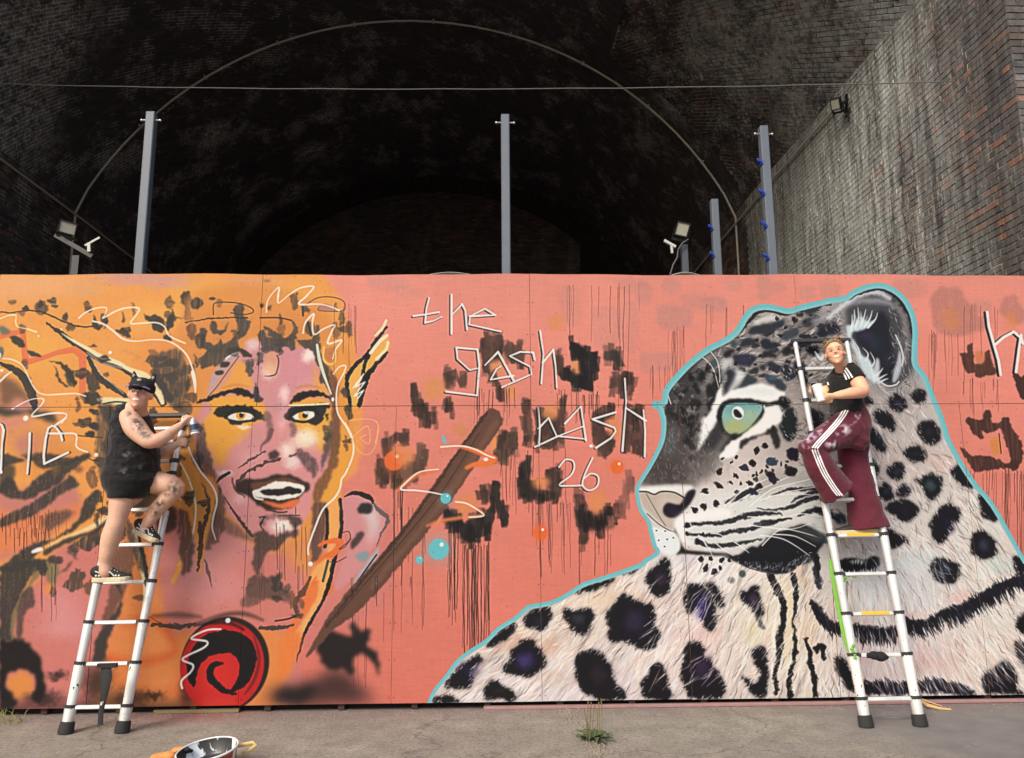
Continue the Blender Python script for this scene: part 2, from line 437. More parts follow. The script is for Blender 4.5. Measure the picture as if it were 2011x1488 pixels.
    for x, y, rx, ry, c, a in [(110, 1190, 46, 30, (222, 150, 152), .9), (120, 1230, 50, 20, (222, 152, 154), .8), (60, 1200, 40, 60, (212, 118, 110), .4), (400, 1100, 60, 60, (224, 154, 152), .9), (420, 1160, 60, 30, (222, 148, 146), .8), (620, 1120, 40, 60, (222, 138, 128), .7),
                               (480, 1050, 50, 40, (222, 148, 150), .8), (690, 1080, 40, 60, (222, 140, 134), .6)]:
        B(None, x, y, rx, ry, c, a=a, soft=.9, rough=1.)
    P(None, "195,1000 270,1000 300,1060 310,1130 330,1250 345,1240 400,1240 470,1230 560,1240 590,1240 560,1340 500,1400 200,1400 205,1290 225,1210 240,1120", (232, 142, 78), a=.95, soft=5, rough=1.5)
    S(None, "245,1222 300,1215 330,1240 340,1280 270,1300 215,1290", 16, (230, 106, 52), a=.75, soft=8)
    S(None, "220,1330 260,1350 320,1360 400,1330", 18, (226, 118, 62), a=.55, soft=10)
    P(None, "-60,1000 60,1010 170,990 60,1070 -60,1090", (236, 136, 82), a=.8, soft=7, rough=1.5)
    # ---- dark flowing hair on the far left
    P(D, "0,640 100,560 180,690 260,690 330,600 480,500 600,460 740,380 860,370 760,470 640,560 560,640 400,730 250,790 100,780 0,720", DK, a=.93, soft=1.5, rough=.8, dry=.25)
    P(D, "0,350 100,365 190,390 240,420 120,440 0,470", DK, a=.9, soft=2, rough=.6)
    P(D, "210,350 420,345 700,380 860,340 880,370 740,420 600,470 420,480 330,430", DK, a=.9, soft=2.5, rough=.7, dry=.2)
    P(D, "0,430 60,430 150,480 130,600 80,700 0,720", DK, a=.8, soft=3, rough=.6)
    P(D, "0,1000 150,900 280,840 440,740 560,640 660,590 680,560 760,640 700,690 600,740 480,850 300,960 120,1020 0,1070", DK, a=.9, soft=1.5, rough=.8, dry=.3, tex='v')
    P(D, "420,1000 520,920 700,895 720,920 660,980 560,1050 470,1090", (96, 78, 72), a=.8, soft=3, rough=.8, dry=.3)
    P(D, "0,1480 60,1400 180,1310 230,1270 400,1190 540,1160 660,1080 760,980 800,860 870,760 940,690 970,740 930,880 850,1000 760,1060 640,1140 460,1210 380,1300 300,1400 200,1488", DK, a=.95, soft=1.5, rough=.8, dry=.2)
    P(D, "480,1230 640,1150 800,1080 960,990 1060,900 1080,930 980,1040 800,1120 620,1180 480,1250", CR, a=.85, soft=2)
    P(D, "440,1280 640,1180 860,1110 1000,1020 1100,920 1110,960 960,1100 800,1160 600,1250 440,1330", DK, a=.93, soft=1.5, rough=.6)
    P(D, "760,1190 980,1080 975,1220 880,1290 770,1260", DK, a=.85, soft=1, rough=1., dry=.6, tex='v')
    S(D, "320,1300 360,1285 395,1275", [6, 9, 8], WH, soft=2)
    P(E, "0,120 60,60 200,0 520,0 300,160 200,330 130,560 110,760 60,760 0,820", DK, a=.95, soft=2, rough=.9, dry=.15)
    P(E, "300,180 330,60 460,0 520,20 400,130 300,240 220,380 160,560 130,700 150,770 115,800 100,620 150,440", (140, 122, 84), a=.9, soft=2, rough=.4)
    P(E, "200,330 310,260 330,430 260,480 220,600 200,740 160,760 165,560", (92, 76, 70), a=.9, soft=2, rough=.6, dry=.2)
    P(E, "455,60 560,20 570,120 540,210 470,220", (130, 124, 86), a=.85, soft=2, rough=.6)
    P(E, "610,240 740,80 830,130 800,180 820,250 700,300 640,260", (86, 74, 62), a=.85, soft=1, rough=1, dry=.6, tex='v')
    P(E, "430,230 520,230 510,300 460,360", (238, 150, 76), a=.8, soft=4)
    P(D, "650,1290 730,1230 750,1370 700,1360", (92, 74, 70), a=.8, soft=2, rough=.8, dry=.4)
    P(E, "560,130 690,10 680,60 600,110", (90, 70, 66), a=.7, soft=2, rough=.8)
    P(E, "0,820 60,770 230,775 310,850 380,910 420,1060 440,1300 330,1380 310,1300 350,1200 330,1100 220,1060 130,1060 80,1100 70,1240 140,1260 170,1340 150,1420 0,1440", (34, 32, 32), a=.95, soft=3, rough=.9)
    P(E, "90,1150 190,1080 300,1120 320,1220 300,1300 190,1360 100,1260", (230, 146, 74), a=.95, soft=4, rough=.8)
    S(None, "-60,1392 120,1384 250,1388 400,1388", [20, 16, 22, 20], (60, 44, 42), a=.6, soft=12, curve=False)
    for x, y, rx, ry in [(190, 1340, 24, 34), (250, 1370, 30, 16), (112, 1325, 14, 8), (300, 1365, 20, 8), (85, 1370, 30, 12), (370, 1350, 14, 20)]: B(None, x, y, rx, ry, (44, 36, 36), a=.75, soft=.9, rough=1.2)
    # central column of brush work behind the ladder
    P(None, "228,1080 262,1070 258,1130 222,1210 206,1300 182,1300 196,1240 214,1160", (118, 84, 72), a=.85, soft=2, rough=.9, dry=.2)
    P(None, "222,1130 232,1130 236,1180 212,1220 190,1250 182,1300 192,1300 206,1290 214,1240 240,1190", DK, a=.9, soft=1.5, rough=.8)
    S(None, "262,1040 272,1090 284,1150 282,1200", 7, CR, soft=1.2); S(None, "272,1050 284,1110 290,1170 284,1215", 7, DK, soft=1.2, rough=.5)
    P(D, "1230,960 1290,1040 1330,1200 1400,1290 1420,1488 1350,1488 1300,1300 1230,1120", DK, a=.75, soft=2, rough=.9, dry=.4)
    P(D, "1530,900 1680,860 1720,980 1700,1090 1580,1130 1510,1060", (70, 50, 46), a=.9, soft=3, rough=1.2, dry=.2)
    P(D, "1300,760 1500,730 1540,800 1450,860 1290,900 1240,880", (76, 56, 50), a=.9, soft=2, rough=1.)
    # far-left details
    S(A, "0,405 120,410 240,395 350,395 460,430 600,490 700,530 820,550 950,540", [2.4, 2.6, 3, 3.4, 3], DK, a=.95, rough=.3)
    S(A, "450,515 560,590 700,700 820,790", [2, 9, 10, 8], DK, a=.95, rough=.5)
    S(A, "600,600 700,690 830,780 980,860 1130,920 1290,1000 1420,1080 1520,1180 1590,1300", [4, 8, 11, 14, 14, 15, 20, 22, 12], DK, a=.95, rough=.4)
    S(A, "600,615 720,690 860,770 1000,850 1140,900 1270,970 1400,1030 1480,1110 1550,1200 1580,1290", [1, 6, 7, 11, 9, 9, 16, 15, 14, 8], CR, a=1, soft=1.4)
    S(A, "850,800 960,880 1060,920 1180,950", 5, (150, 148, 146), a=.8, soft=2)
    P(A, "1470,1010 1560,1040 1640,1150 1690,1250 1640,1290 1590,1230 1540,1120", DK, a=.95, soft=1.2, rough=.8)
    S(A, "860,850 900,930 960,1040 1060,1120 1150,1180 1230,1230", [8, 11, 13, 13, 10, 8], DK, a=.95, rough=.5)
    S(A, "910,900 980,1010 1100,1110 1200,1200", 2, (180, 190, 190), a=.7)
    P(A, "840,980 900,1000 960,1100 940,1200 880,1180 840,1080", DK, a=.85, soft=1, rough=1, dry=.3)
    P(A, "840,1210 960,1190 1000,1290 900,1310 840,1290", DK, a=.93, soft=1, rough=1.2)
    P(A, "960,1240 1260,1250 1260,1330 1100,1310 980,1290", CR, a=.95, soft=1.2); S(A, "1000,1300 1120,1280 1260,1290", 3, DK)
    P(A, "960,1320 1100,1370 1080,1488 1020,1460", DK, a=.8, soft=1.5, rough=1)
    S(A, "0,650 120,610 220,600 230,720 250,870 240,900 420,850 560,800 720,770 800,830 805,960 800,1190", [10, 11, 12, 12, 14, 14, 10, 11, 14, 16, 15, 13], (236, 126, 84), soft=1, curve=False)
    P(A, "80,655 170,640 225,690 225,755 150,720", DK, a=.93, soft=1.2, rough=.7); P(A, "270,775 340,800 410,835 350,845 290,825", DK, a=.93, soft=1.2, rough=.5)
    P(A, "470,880 560,890 650,930 700,990 740,1080 720,1145 670,1060 640,990 560,910", DK, a=.93, soft=1.2, rough=.8)
    P(A, "520,920 560,1000 600,1080 660,1120 640,1135 580,1090 540,1000", DK, a=.85, soft=1.2, rough=.6)
    S(A, "0,905 100,950 200,1020 270,1120 310,1230 340,1340", [4, 12, 16, 20, 18, 12], DK, a=.95, rough=.5)
    P(A, "0,1040 120,1080 230,1180 300,1250 230,1270 160,1240 80,1310 0,1290", (120, 88, 74), a=.85, soft=6, rough=1)
    P(A, "0,1330 200,1370 340,1360 520,1400 560,1488 420,1460 260,1400 0,1420", DK, a=.9, soft=4, rough=.8)
    P(A, "0,540 60,560 100,600 40,625 0,610", (110, 116, 116), a=.9, soft=2); B(A, 0, 800, 36, 60, (100, 112, 116), a=.9, soft=.4); B(A, -10, 830, 20, 30, WH, a=.9, soft=.4)
    for pts in ["220,350 250,345 285,390 215,392", "500,350 555,345 555,370 505,368", "620,430 660,425 645,495 610,480", "845,375 900,380 870,410", "900,500 915,440 935,500 985,540 960,590 910,560",
                "1000,500 1035,460 1040,510", "1120,590 1200,580 1270,640 1240,660 1160,620", "860,740 900,725 935,745 880,750", "1390,430 1440,450 1520,430 1600,500 1590,600 1500,580 1450,500",
                "1610,500 1680,430 1690,520 1640,600", "1750,240 1790,205 1840,200 1860,260 1880,340 1850,350 1870,440 1880,490 1780,480 1790,360 1760,290", "1680,380 1720,450 1780,470 1700,465",
                "1600,650 1660,630 1665,690 1610,690", "1560,900 1640,870 1740,870 1720,960 1640,930 1560,935", "1600,1010 1680,980 1730,1020 1700,1110 1640,1090", "1740,1100 1800,1060 1800,1180 1740,1200",
                "1820,1080 1880,1060 1870,1130 1820,1130", "1890,830 1905,800 1910,930 1880,900", "870,1360 940,1350 970,1420 900,1400"]:
        P(A, pts, DK, a=.93, soft=1, rough=.9, dry=.15)
    S(D, "760,170 860,180 1000,190", 2, DK); P(D, "870,50 950,40 960,120 880,90", DK, rough=.8); P(D, "840,140 910,125 910,180 840,175", DK, rough=.8)
    S(D, "840,370 900,410 1000,400 1080,340", 1.6, DK); B(D, 770, 500, 34, 30, (110, 70, 60), a=.6, soft=.9); B(D, 540, 510, 40, 40, (130, 96, 60), a=.7, soft=.9)
    P(D, "80,120 110,160 140,120", (200, 138, 128), soft=3); P(D, "150,240 260,170 330,240 340,340 200,360", (196, 132, 122), a=.7, soft=6)
    drips(0, 90, 1010, 18, 20, 60); drips(20, 110, 1040, 16, 10, 50); drips(60, 130, 1005, 10, 15, 50, a=.5); drips(80, 120, 1110, 6, 40, 120, a=.6)
    # ---- the smiling painted portrait (a plain face in pink and yellow)
    P(None, "360,600 420,560 520,560 610,590 660,640 700,740 690,900 660,960 620,1120 540,1080 480,1060 420,980 380,880 350,760", (226, 148, 78), a=.75, soft=8, rough=1.5)
    P(F1, "600,620 800,600 1000,660 1150,660 1220,800 1300,1000 1330,1200 1340,1488 200,1488 200,1180 330,1000 480,800 560,660", (216, 150, 152), a=1, soft=2.5, rough=.6)
    P(F2, "150,-60 1350,-60 1340,200 1260,420 1170,560 1130,760 1060,860 1000,960 880,1030 720,1000 560,900 400,740 330,520 280,330 230,100", (222, 150, 150), a=1, soft=2.5, rough=.6)
    P(F1, "270,1080 400,960 520,780 600,860 640,1000 560,1020 420,1040", (238, 166, 80), a=.97, soft=3, rough=.5)
    P(F1, "1160,780 1210,900 1290,1080 1120,1040 1000,1060 1100,980 1160,900", (238, 166, 80), a=.97, soft=3, rough=.5)
    P(F1, "280,1090 660,1100 740,1180 760,1280 620,1330 560,1488 230,1488 220,1320 280,1200", (240, 172, 70), a=.97, soft=3, rough=.5)
    P(F2, "230,-40 600,-20 560,60 500,140 420,260 400,340 300,340 260,120", (238, 168, 68), a=.95, soft=6, rough=.6)
    P(F1, "1000,1090 1280,1120 1330,1300 1330,1488 1190,1440 1020,1360 970,1260", (238, 170, 68), a=.95, soft=3, rough=.5)
    P(F2, "1160,-60 1330,-60 1290,120 1210,260 1180,140", (238, 170, 74), a=.9, soft=4)
    for v, x, y, rx, ry, c, a in [(F1, 1100, 1000, 90, 90, (226, 160, 166), .8), (F1, 1000, 860, 160, 140, (218, 148, 158), .9), (F1, 780, 860, 60, 70, (246, 214, 204), .9), (F1, 1120, 730, 50, 60, (250, 236, 228), .9), (F1, 890, 1200, 40, 160, (240, 196, 194), .8),
                                  (F1, 910, 1060, 40, 60, (246, 214, 214), .8), (F2, 930, 230, 60, 60, (246, 226, 214), .9), (F2, 1090, 130, 110, 80, (246, 236, 206), .95), (F2, 900, 880, 100, 60, (248, 236, 226), .95), (F2, 980, 330, 70, 60, (240, 226, 222), .8),
                                  (F2, 640, 170, 120, 90, (216, 150, 152), .9), (F2, 620, 300, 100, 60, (226, 166, 168), .7), (F2, 560, 30, 60, 16, WH, .7), (F2, 400, 420, 60, 20, (240, 220, 220), .7), (F1, 640, 640, 60, 50, (232, 200, 200), .9), (F2, 520, 650, 60, 50, (236, 196, 196), .5)]:
        B(v, x, y, rx, ry, c, a=a, soft=.8, rough=.8)
    # hair crown, brush marks
    for pts in ["470,340 560,290 560,400 620,440 600,520 570,560 500,600 540,700 440,740 380,800 260,830 190,830 240,700 380,640 480,560 510,480",
                "180,510 240,500 240,600 320,640 360,600 370,700 260,700 190,640", "280,450 320,450 330,520 400,500 440,440 400,540 290,540",
                "690,530 740,520 760,560 800,580 980,590 990,690 900,650 860,700 780,710 700,690 720,640 690,600", "740,480 860,540 920,580 980,500 960,430 1020,480 1020,560 1000,600 880,610 800,580",
                "1020,600 1130,600 1170,560 1170,480 1210,480 1220,640 1260,760 1340,800 1380,740 1370,790 1300,830 1240,830 1180,800 1150,700 1050,650",
                "1240,830 1290,830 1300,960 1340,1100 1340,1140 1300,1130 1280,1020 1220,940", "680,700 720,720 700,800 675,800", "580,780 640,770 640,900 590,890", "150,720 165,800 140,830"]:
        P(F1, pts, (84, 78, 74), a=.93, soft=1, rough=.9, dry=.18, tex='v')
    S(F1, "300,380 300,300 340,275 500,280 620,320 640,360 560,380 450,365", 2.2, DK); S(F1, "60,450 280,415 600,408", 3, DK, rough=.4); S(F1, "700,408 860,408 970,430", 3, DK)
    S(F1, "1100,290 1200,235 1320,230 1410,260 1430,310 1400,350 1210,345 1215,310", 2, (96, 76, 72)); P(F1, "1215,345 1215,300 1290,290 1370,350", (176, 128, 124), a=.7, soft=1)
    S(F1, "1110,440 1140,560", 4, DK); S(F1, "1068,320 1070,390", 4, DK); B(F1, 290, 243, 30, 16, DK, a=.8, soft=.4); B(F1, 760, 90, 28, 14, (150, 100, 60), a=.6, soft=.8)
    P(F1, "560,770 660,760 740,690 740,720 690,780 560,790", (140, 118, 120), a=.6, soft=2)
    S(F1, "845,730 860,780 840,880 800,905 740,908", [3, 3, 3, 3, 1], (84, 66, 56)); P(F1, "760,700 850,730 840,880 780,890 740,830", (230, 168, 110), a=.5, soft=3)
    P(F1, "310,860 370,800 440,740 520,690 520,740 440,830 340,960 260,1060 270,960", (196, 164, 176), a=.9, soft=2, rough=.7); P(F1, "315,870 380,860 385,890 330,900", DK); P(F1, "370,790 440,790 420,830 360,830", DK); P(F1, "530,690 580,690 640,740 560,740", DK, rough=.8)
    S(F1, "250,1090 330,1000 430,860 520,740", 2, (110, 90, 84)); S(F1, "410,760 450,730 520,700", 4, (220, 226, 226))
    # brows and eyes
    P(F1, "150,1130 260,1090 360,1050 480,1020 570,1025 640,1060 660,1090 560,1090 460,1065 330,1090 260,1130", BK, a=.95, soft=1.2, rough=.8)
    P(F1, "660,960 690,1050 730,1110 650,1110", (70, 66, 74), a=.93, soft=1, rough=.8)
    P(F1, "960,1150 1000,1080 1060,1040 1160,1030 1260,1060 1300,1100 1200,1080 1100,1090 1020,1120", BK, a=.95, soft=1.2, rough=.8)
    P(F1, "300,1240 340,1180 480,1165 620,1170 660,1190 730,1240 740,1290 640,1290 560,1310 520,1335 440,1310 380,1270", (48, 48, 48), a=.97, soft=1.2, rough=.9)
    P(F1, "420,1260 470,1210 540,1195 620,1215 650,1260 600,1285 540,1290 470,1290", (238, 232, 216), soft=1, rough=.3)
    B(F1, 535, 1243, 42, 44, (234, 160, 58), soft=.1); B(F1, 540, 1243, 20, 24, (60, 54, 50), soft=.15); B(F1, 552, 1215, 20, 18, (236, 240, 238), soft=.1)
    P(F1, "910,1250 960,1190 1060,1165 1290,1150 1270,1210 1220,1300 1170,1330 1080,1310 980,1290", (48, 50, 52), a=.97, soft=1.2, rough=.9)
    P(F1, "975,1250 1030,1205 1090,1190 1150,1200 1165,1250 1120,1285 1040,1290", (238, 236, 222), soft=1, rough=.3)
    B(F1, 1072, 1245, 46, 46, (234, 164, 64), soft=.1); B(F1, 1085, 1245, 24, 24, (50, 48, 46), soft=.15); B(F1, 1100, 1215, 30, 22, (196, 206, 206), soft=.15)
    P(F1, "960,1300 1000,1300 1000,1400 960,1440 950,1370", (130, 96, 98), a=.8, soft=2, rough=.9, dry=.3); S(F1, "955,1160 1100,1155 1290,1145", 4, CR)
    P(F1, "730,1220 790,1230 800,1400 740,1488 760,1340 720,1290", (140, 104, 104), a=.85, soft=2, rough=1, dry=.3)
    for pts in ["400,1262 450,1218 540,1196 630,1216 668,1262", "962,1252 1020,1208 1095,1186 1170,1200 1200,1236"]: S(F1, pts, [5, 9, 11, 9, 5], (40, 38, 38), soft=1.)
    for pts in ["440,1285 530,1302 640,1290", "990,1292 1080,1302 1160,1270"]: S(F1, pts, [3, 5, 3], (60, 52, 50), soft=1.)
    S(F1, "1010,1010 1110,990 1210,1010", [3, 6, 3], (200, 126, 70), a=.6, soft=3); S(F1, "380,1010 480,985 600,1000", [3, 6, 3], (206, 130, 70), a=.6, soft=3)
    P(F1, "820,1180 850,1100 900,1120 930,1200 900,1290 850,1280", (200, 136, 142), a=.5, soft=4); S(F2, "455,470 480,560 560,640", [3, 5, 3], (96, 66, 66), a=.7, rough=.7)
    P(F2, "700,800 860,770 1010,800 1040,860 1000,900 960,840 860,820 760,840 720,900", (104, 78, 76), a=.55, soft=2, rough=1.2, dry=.5, tex='v')
    # nose, mouth and chin
    S(F2, "800,60 770,140 715,190 705,240", [10, 8, 4, 2], (120, 84, 84), a=.8, soft=2); P(F2, "770,260 830,235 870,280 820,310 775,300", (84, 64, 66), soft=1.5, rough=.7); P(F2, "945,275 1010,250 1030,265 980,280", (96, 72, 74), soft=1.2, rough=.7)
    S(F2, "740,240 640,300 515,385", [3, 6, 2], (90, 70, 70), a=.85, rough=.6); S(F2, "880,310 760,330 650,390 560,440 500,520 560,600", [3, 7, 5, 7, 10, 8], (86, 64, 66), a=.9, rough=.9)
    P(F2, "1020,210 1090,250 1190,330 1190,420 1160,460 1090,380 1040,320", (100, 80, 84), a=.85, soft=1.5, rough=.9, dry=.35)
    P(F2, "480,550 560,470 640,490 700,480 840,440 910,450 960,440 1060,490 1120,520 1110,570 1060,600 1000,700 880,740 770,750 680,700 600,640 540,610", (62, 46, 42), a=.96, soft=1.5, rough=.8)
    P(F2, "620,520 760,500 880,470 980,480 1060,520 1080,545 980,520 860,530 720,560 660,590", (126, 82, 62), a=.9, soft=1.5, rough=.4)
    P(F2, "640,580 700,560 800,510 880,500 980,510 1080,540 1060,600 1000,640 880,660 780,650 700,640 660,630", (240, 236, 228), soft=1.2, rough=.3)
    P(F2, "700,590 780,565 880,560 960,545 1050,570 1040,600 960,612 880,620 760,615", (50, 44, 42), soft=1.2, rough=.4)
    P(F2, "710,670 800,675 880,690 1030,650 1000,710 900,735 800,715", (236, 120, 68), soft=1.6, rough=.4); S(F2, "760,740 860,765 930,760", 3, (96, 64, 58))
    S(F2, "640,590 660,640 720,655", 4, WH, soft=1.2)
    S(F2, "330,510 360,470 435,425", [3, 7, 6], (60, 60, 50)); P(F2, "330,540 365,560 365,610 335,600", DK, soft=1.2)
    S(F2, "390,640 460,740 540,850 630,970", [2, 4, 5, 8], (80, 60, 62), a=.9, rough=.5); P(F2, "280,720 360,780 520,890 620,980 620,1020 460,960 330,900 270,820", (128, 96, 92), a=.75, soft=3, rough=1, dry=.3)
    P(F2, "640,960 700,930 820,960 900,950 1000,910 1060,830 1000,790 930,800 960,850 1000,880 1020,960 900,1020 850,1090 770,1100 720,1240 700,1330 870,1300 850,1400 930,1440 930,1488 600,1488 600,1350 660,1300 640,1200 650,1060", (92, 72, 68), a=.93, soft=1.5, rough=1.1, dry=.22)
    S(F2, "700,810 740,800 700,880 730,930", 3, DK, rough=.6); S(F2, "1005,720 1005,780", 1.5, DK); S(F2, "860,795 1040,790", 1.8, DK)
    P(F, "740,240 860,100 900,180 1010,110 980,200 1060,240 1060,330 900,300 800,350 700,360", (120, 88, 80), a=.85, soft=2, rough=1.2, dry=.45)
    drips(540, 600, 1030, 8, 40, 130, a=.6); drips(500, 600, 1110, 8, 40, 110, a=.5)
    # locks framing the face
    P(None, "375,900 400,850 412,900 440,980 440,1040 400,1080 380,1010", (110, 82, 76), a=.8, soft=2, rough=1.1, dry=.35, tex='v')
    P(None, "352,920 372,900 410,960 420,1000 405,1060 392,1130 384,1080 378,1000", (232, 158, 74), a=.9, soft=2, rough=.5)
    S(None, "388,870 392,920 410,990 396,1040 388,1080", [4, 8, 8, 8, 3], (78, 66, 66), a=.85, rough=.8)
    P(F2, "60,0 80,300 200,420 300,480 340,560 330,640 300,720 260,640 200,520 60,420", (228, 150, 70), a=.85, soft=2, rough=.5)
    P(F2, "160,80 220,0 230,200 290,300 270,400 180,300", (110, 84, 86), a=.85, soft=2, rough=.8, dry=.3)
    S(F2, "75,60 90,220 180,400 290,540 330,660 300,800 290,900 320,1000", [2, 3, 3.5, 3.5, 3.5, 3.5, 3, 2], (244, 232, 216)); S(F2, "0,640 80,720 120,850 110,1000 50,1150 0,1230", [3, 4, 4, 3, 2, 2], (240, 220, 196))
    S(F2, "180,860 190,980 190,1120 160,1280", [8, 9, 9, 2], (92, 66, 58), a=.9, rough=.6); S(F2, "225,1170 260,1290 290,1410", [3, 6, 1], (110, 84, 80), a=.8, rough=.5)
    S(None, "352,930 366,990 372,1040 360,1085 342,1130", [12, 18, 18, 12, 3], (230, 150, 72), soft=1.6); S(None, "352,905 372,945 384,1000 372,1070 348,1110", [3, 4, 4, 3, 1], (244, 224, 190))
    S(None, "340,1140 350,1118 358,1098", [9, 8, 4], (238, 164, 76), soft=2); S(None, "286,1205 330,1232", 1, DK)
    P(F1, "1300,840 1360,860 1420,1000 1460,1200 1450,1340 1400,1488 1330,1488 1320,1200 1300,1000", (128, 84, 62), a=.92, soft=1.5, rough=.7, dry=.1)
    P(F1, "1240,640 1350,520 1390,600 1400,700 1440,800 1440,1000 1470,1160 1440,1340 1360,1200 1370,1000 1330,880 1240,760", (236, 160, 76), a=.95, soft=2, rough=.4)
    P(F1, "1250,680 1350,660 1360,740 1300,790 1250,740", (206, 128, 80), a=.9, soft=2); S(F1, "1250,660 1245,760 1290,805 1340,790 1350,700", 4, (240, 196, 110))
    P(F2, "1390,0 1440,0 1500,120 1500,280 1440,420 1400,560 1380,780 1330,1000 1270,1000 1290,700 1200,650 1290,520 1380,300", (236, 166, 68), a=.97, soft=1.5, rough=.4)
    P(F2, "1310,60 1380,120 1370,300 1300,480 1260,560 1200,680 1160,640 1180,500 1250,420 1300,260", (134, 92, 62), a=.93, soft=1.5, rough=.8, dry=.2)
    P(F2, "1300,0 1330,0 1310,180 1250,360 1230,420 1240,240", (90, 78, 84), a=.8, soft=1.5, rough=.7)
    P(F2, "1150,700 1250,680 1280,740 1250,1000 1200,1160 1140,1180 1130,1000 1150,850", (98, 72, 70), a=.85, soft=2, rough=.8, dry=.25, tex='v')
    S(F2, "1270,740 1280,900 1260,1060", 7, BK, rough=.3); S(F2, "1385,660 1400,850 1380,1000 1340,1180 1300,1380", [7, 9, 7, 6, 4], BK, rough=.3)
    P(F2, "1290,700 1370,660 1380,900 1330,1080 1260,1200 1210,1380 1180,1488 1100,1488 1200,1260 1290,1040", (240, 172, 98), a=.96, soft=1.5, rough=.4)
    S(F1, "1330,890 1380,830 1435,820 1420,880 1370,980 1355,1100 1370,1230 1440,1340 1490,1440", [2.6, 3, 3.4, 3, 3.4, 3.6, 3.6, 4, 4], (246, 222, 200)); S(F2, "1430,0 1490,120 1500,260 1440,420 1400,480 1385,560 1340,640 1240,740 1170,900 1115,1060 1115,1130", [3.5, 3.5, 3.5, 3.5, 3.5, 3.5, 4, 4, 4, 3.5, 3], (246, 230, 214))
    B(F2, 1132, 1208, 20, 20, WH, soft=.25); B(F1, 1325, 1108, 14, 20, WH, soft=.2)
    S(F1, "1190,640 1210,760 1250,900 1310,1060", [5, 7, 6, 3], (214, 216, 196))
    S(F2, "1205,1050 1270,1020 1360,1010 1390,1040 1340,1110 1230,1180 1180,1290 1110,1370", [5, 8, 12, 14, 13, 15, 16, 12], (238, 118, 60), soft=1.6)
    S(F2, "1120,1390 1200,1370 1290,1380 1280,1440 1180,1488", [6, 10, 14, 14, 12], (238, 118, 60), soft=1.6)
    P(F, "1160,260 1230,180 1400,190 1390,240 1300,330 1180,470 1110,560 1050,560 1080,500 1180,380", (238, 126, 66), a=.95, soft=2, rough=.5)
    P(F, "1240,100 1330,0 1420,0 1400,160 1330,300 1270,440 1200,560 1170,600 1120,570 1230,400 1300,240 1290,120 1200,240", (240, 176, 106), a=.95, soft=1.5, rough=.4)
    S(F, "1420,0 1390,180 1330,330 1250,470 1190,590 1160,700 1130,800", [7, 8, 6, 6, 5, 4, 1], BK, a=.9, rough=.4); S(F, "1380,0 1340,160", 5, (90, 84, 60))
    S(F, "1150,420 1120,330 1180,250 1240,130", [6, 10, 12, 6], (86, 64, 58), a=.8, rough=.7)
    P(F, "1040,580 1170,560 1160,680 1110,800 1010,940 960,940 980,800", (238, 132, 66), a=.85, soft=5)
    # shoulder patch on the right of the portrait
    P(F2, "1420,630 1520,605 1640,640 1700,700 1800,830 1740,960 1660,1080 1540,1280 1400,1420 1340,1420 1400,1200 1480,1000 1420,850", (214, 146, 148), a=.95, soft=2, rough=.6)
    P(F2, "1600,680 1700,740 1720,860 1690,960 1620,1040 1640,900 1580,760", (216, 204, 206), a=.85, soft=8)
    S(F2, "1425,630 1520,600 1640,640 1670,690", [3, 8, 10, 3], BK, a=.9, rough=.3); S(F2, "1670,680 1740,760 1800,830 1740,950 1700,1060", [3, 10, 8, 3, 2], (100, 92, 96), a=.85, rough=.5)
    P(F2, "1540,770 1570,690 1660,700 1650,770", (54, 54, 56), soft=2, rough=.6); P(F2, "1480,1070 1480,1010 1560,930 1600,960 1500,1080", (90, 72, 74), soft=2, rough=.5); P(F2, "1520,1130 1630,1100 1620,1170 1560,1190", (140, 156, 166), soft=2)
    P(F2, "1460,1488 1500,1380 1560,1260 1660,1130 1720,1060 1700,1160 1600,1290 1520,1420", (168, 176, 188), a=.9, soft=2.5, rough=.7); S(F2, "1480,1480 1560,1330 1700,1130", 3, BK)
    S(F2, "1390,950 1460,930 1470,1000 1380,1080 1430,1060 1480,990", 1.6, DK); S(F2, "1440,1150 1350,1195 1300,1190", 1.6, DK)
    # plain brush shape right of the face, in place of the figure's tufts
    P(F1, "1440,940 1470,860 1580,740 1680,620 1760,560 1810,600 1800,700 1700,800 1640,920 1590,1040 1550,1165 1465,1165", (238, 178, 92), a=1, soft=1.5, rough=.5)
    S(F1, "1475,1165 1445,950 1500,840 1600,740 1700,600 1790,480", [6, 9, 8, 8, 6, 5], BK, rough=.5); S(F1, "1550,1160 1600,950 1680,830 1800,700", [10, 14, 10, 4], BK, rough=.6); S(F1, "1590,900 1600,800 1680,640", [8, 7, 4], BK, rough=.5)
    S(F1, "1650,710 1720,620 1790,560", 7, (244, 226, 196)); S(F1, "1700,760 1780,680 1800,620", 6, CR); S(F1, "1690,560 1750,500 1785,430", [4, 6, 5], CR)
    S(F1, "1500,1010 1590,890 1520,1000 1600,960 1510,1080 1590,1030 1540,1100", 3, WH, curve=False)
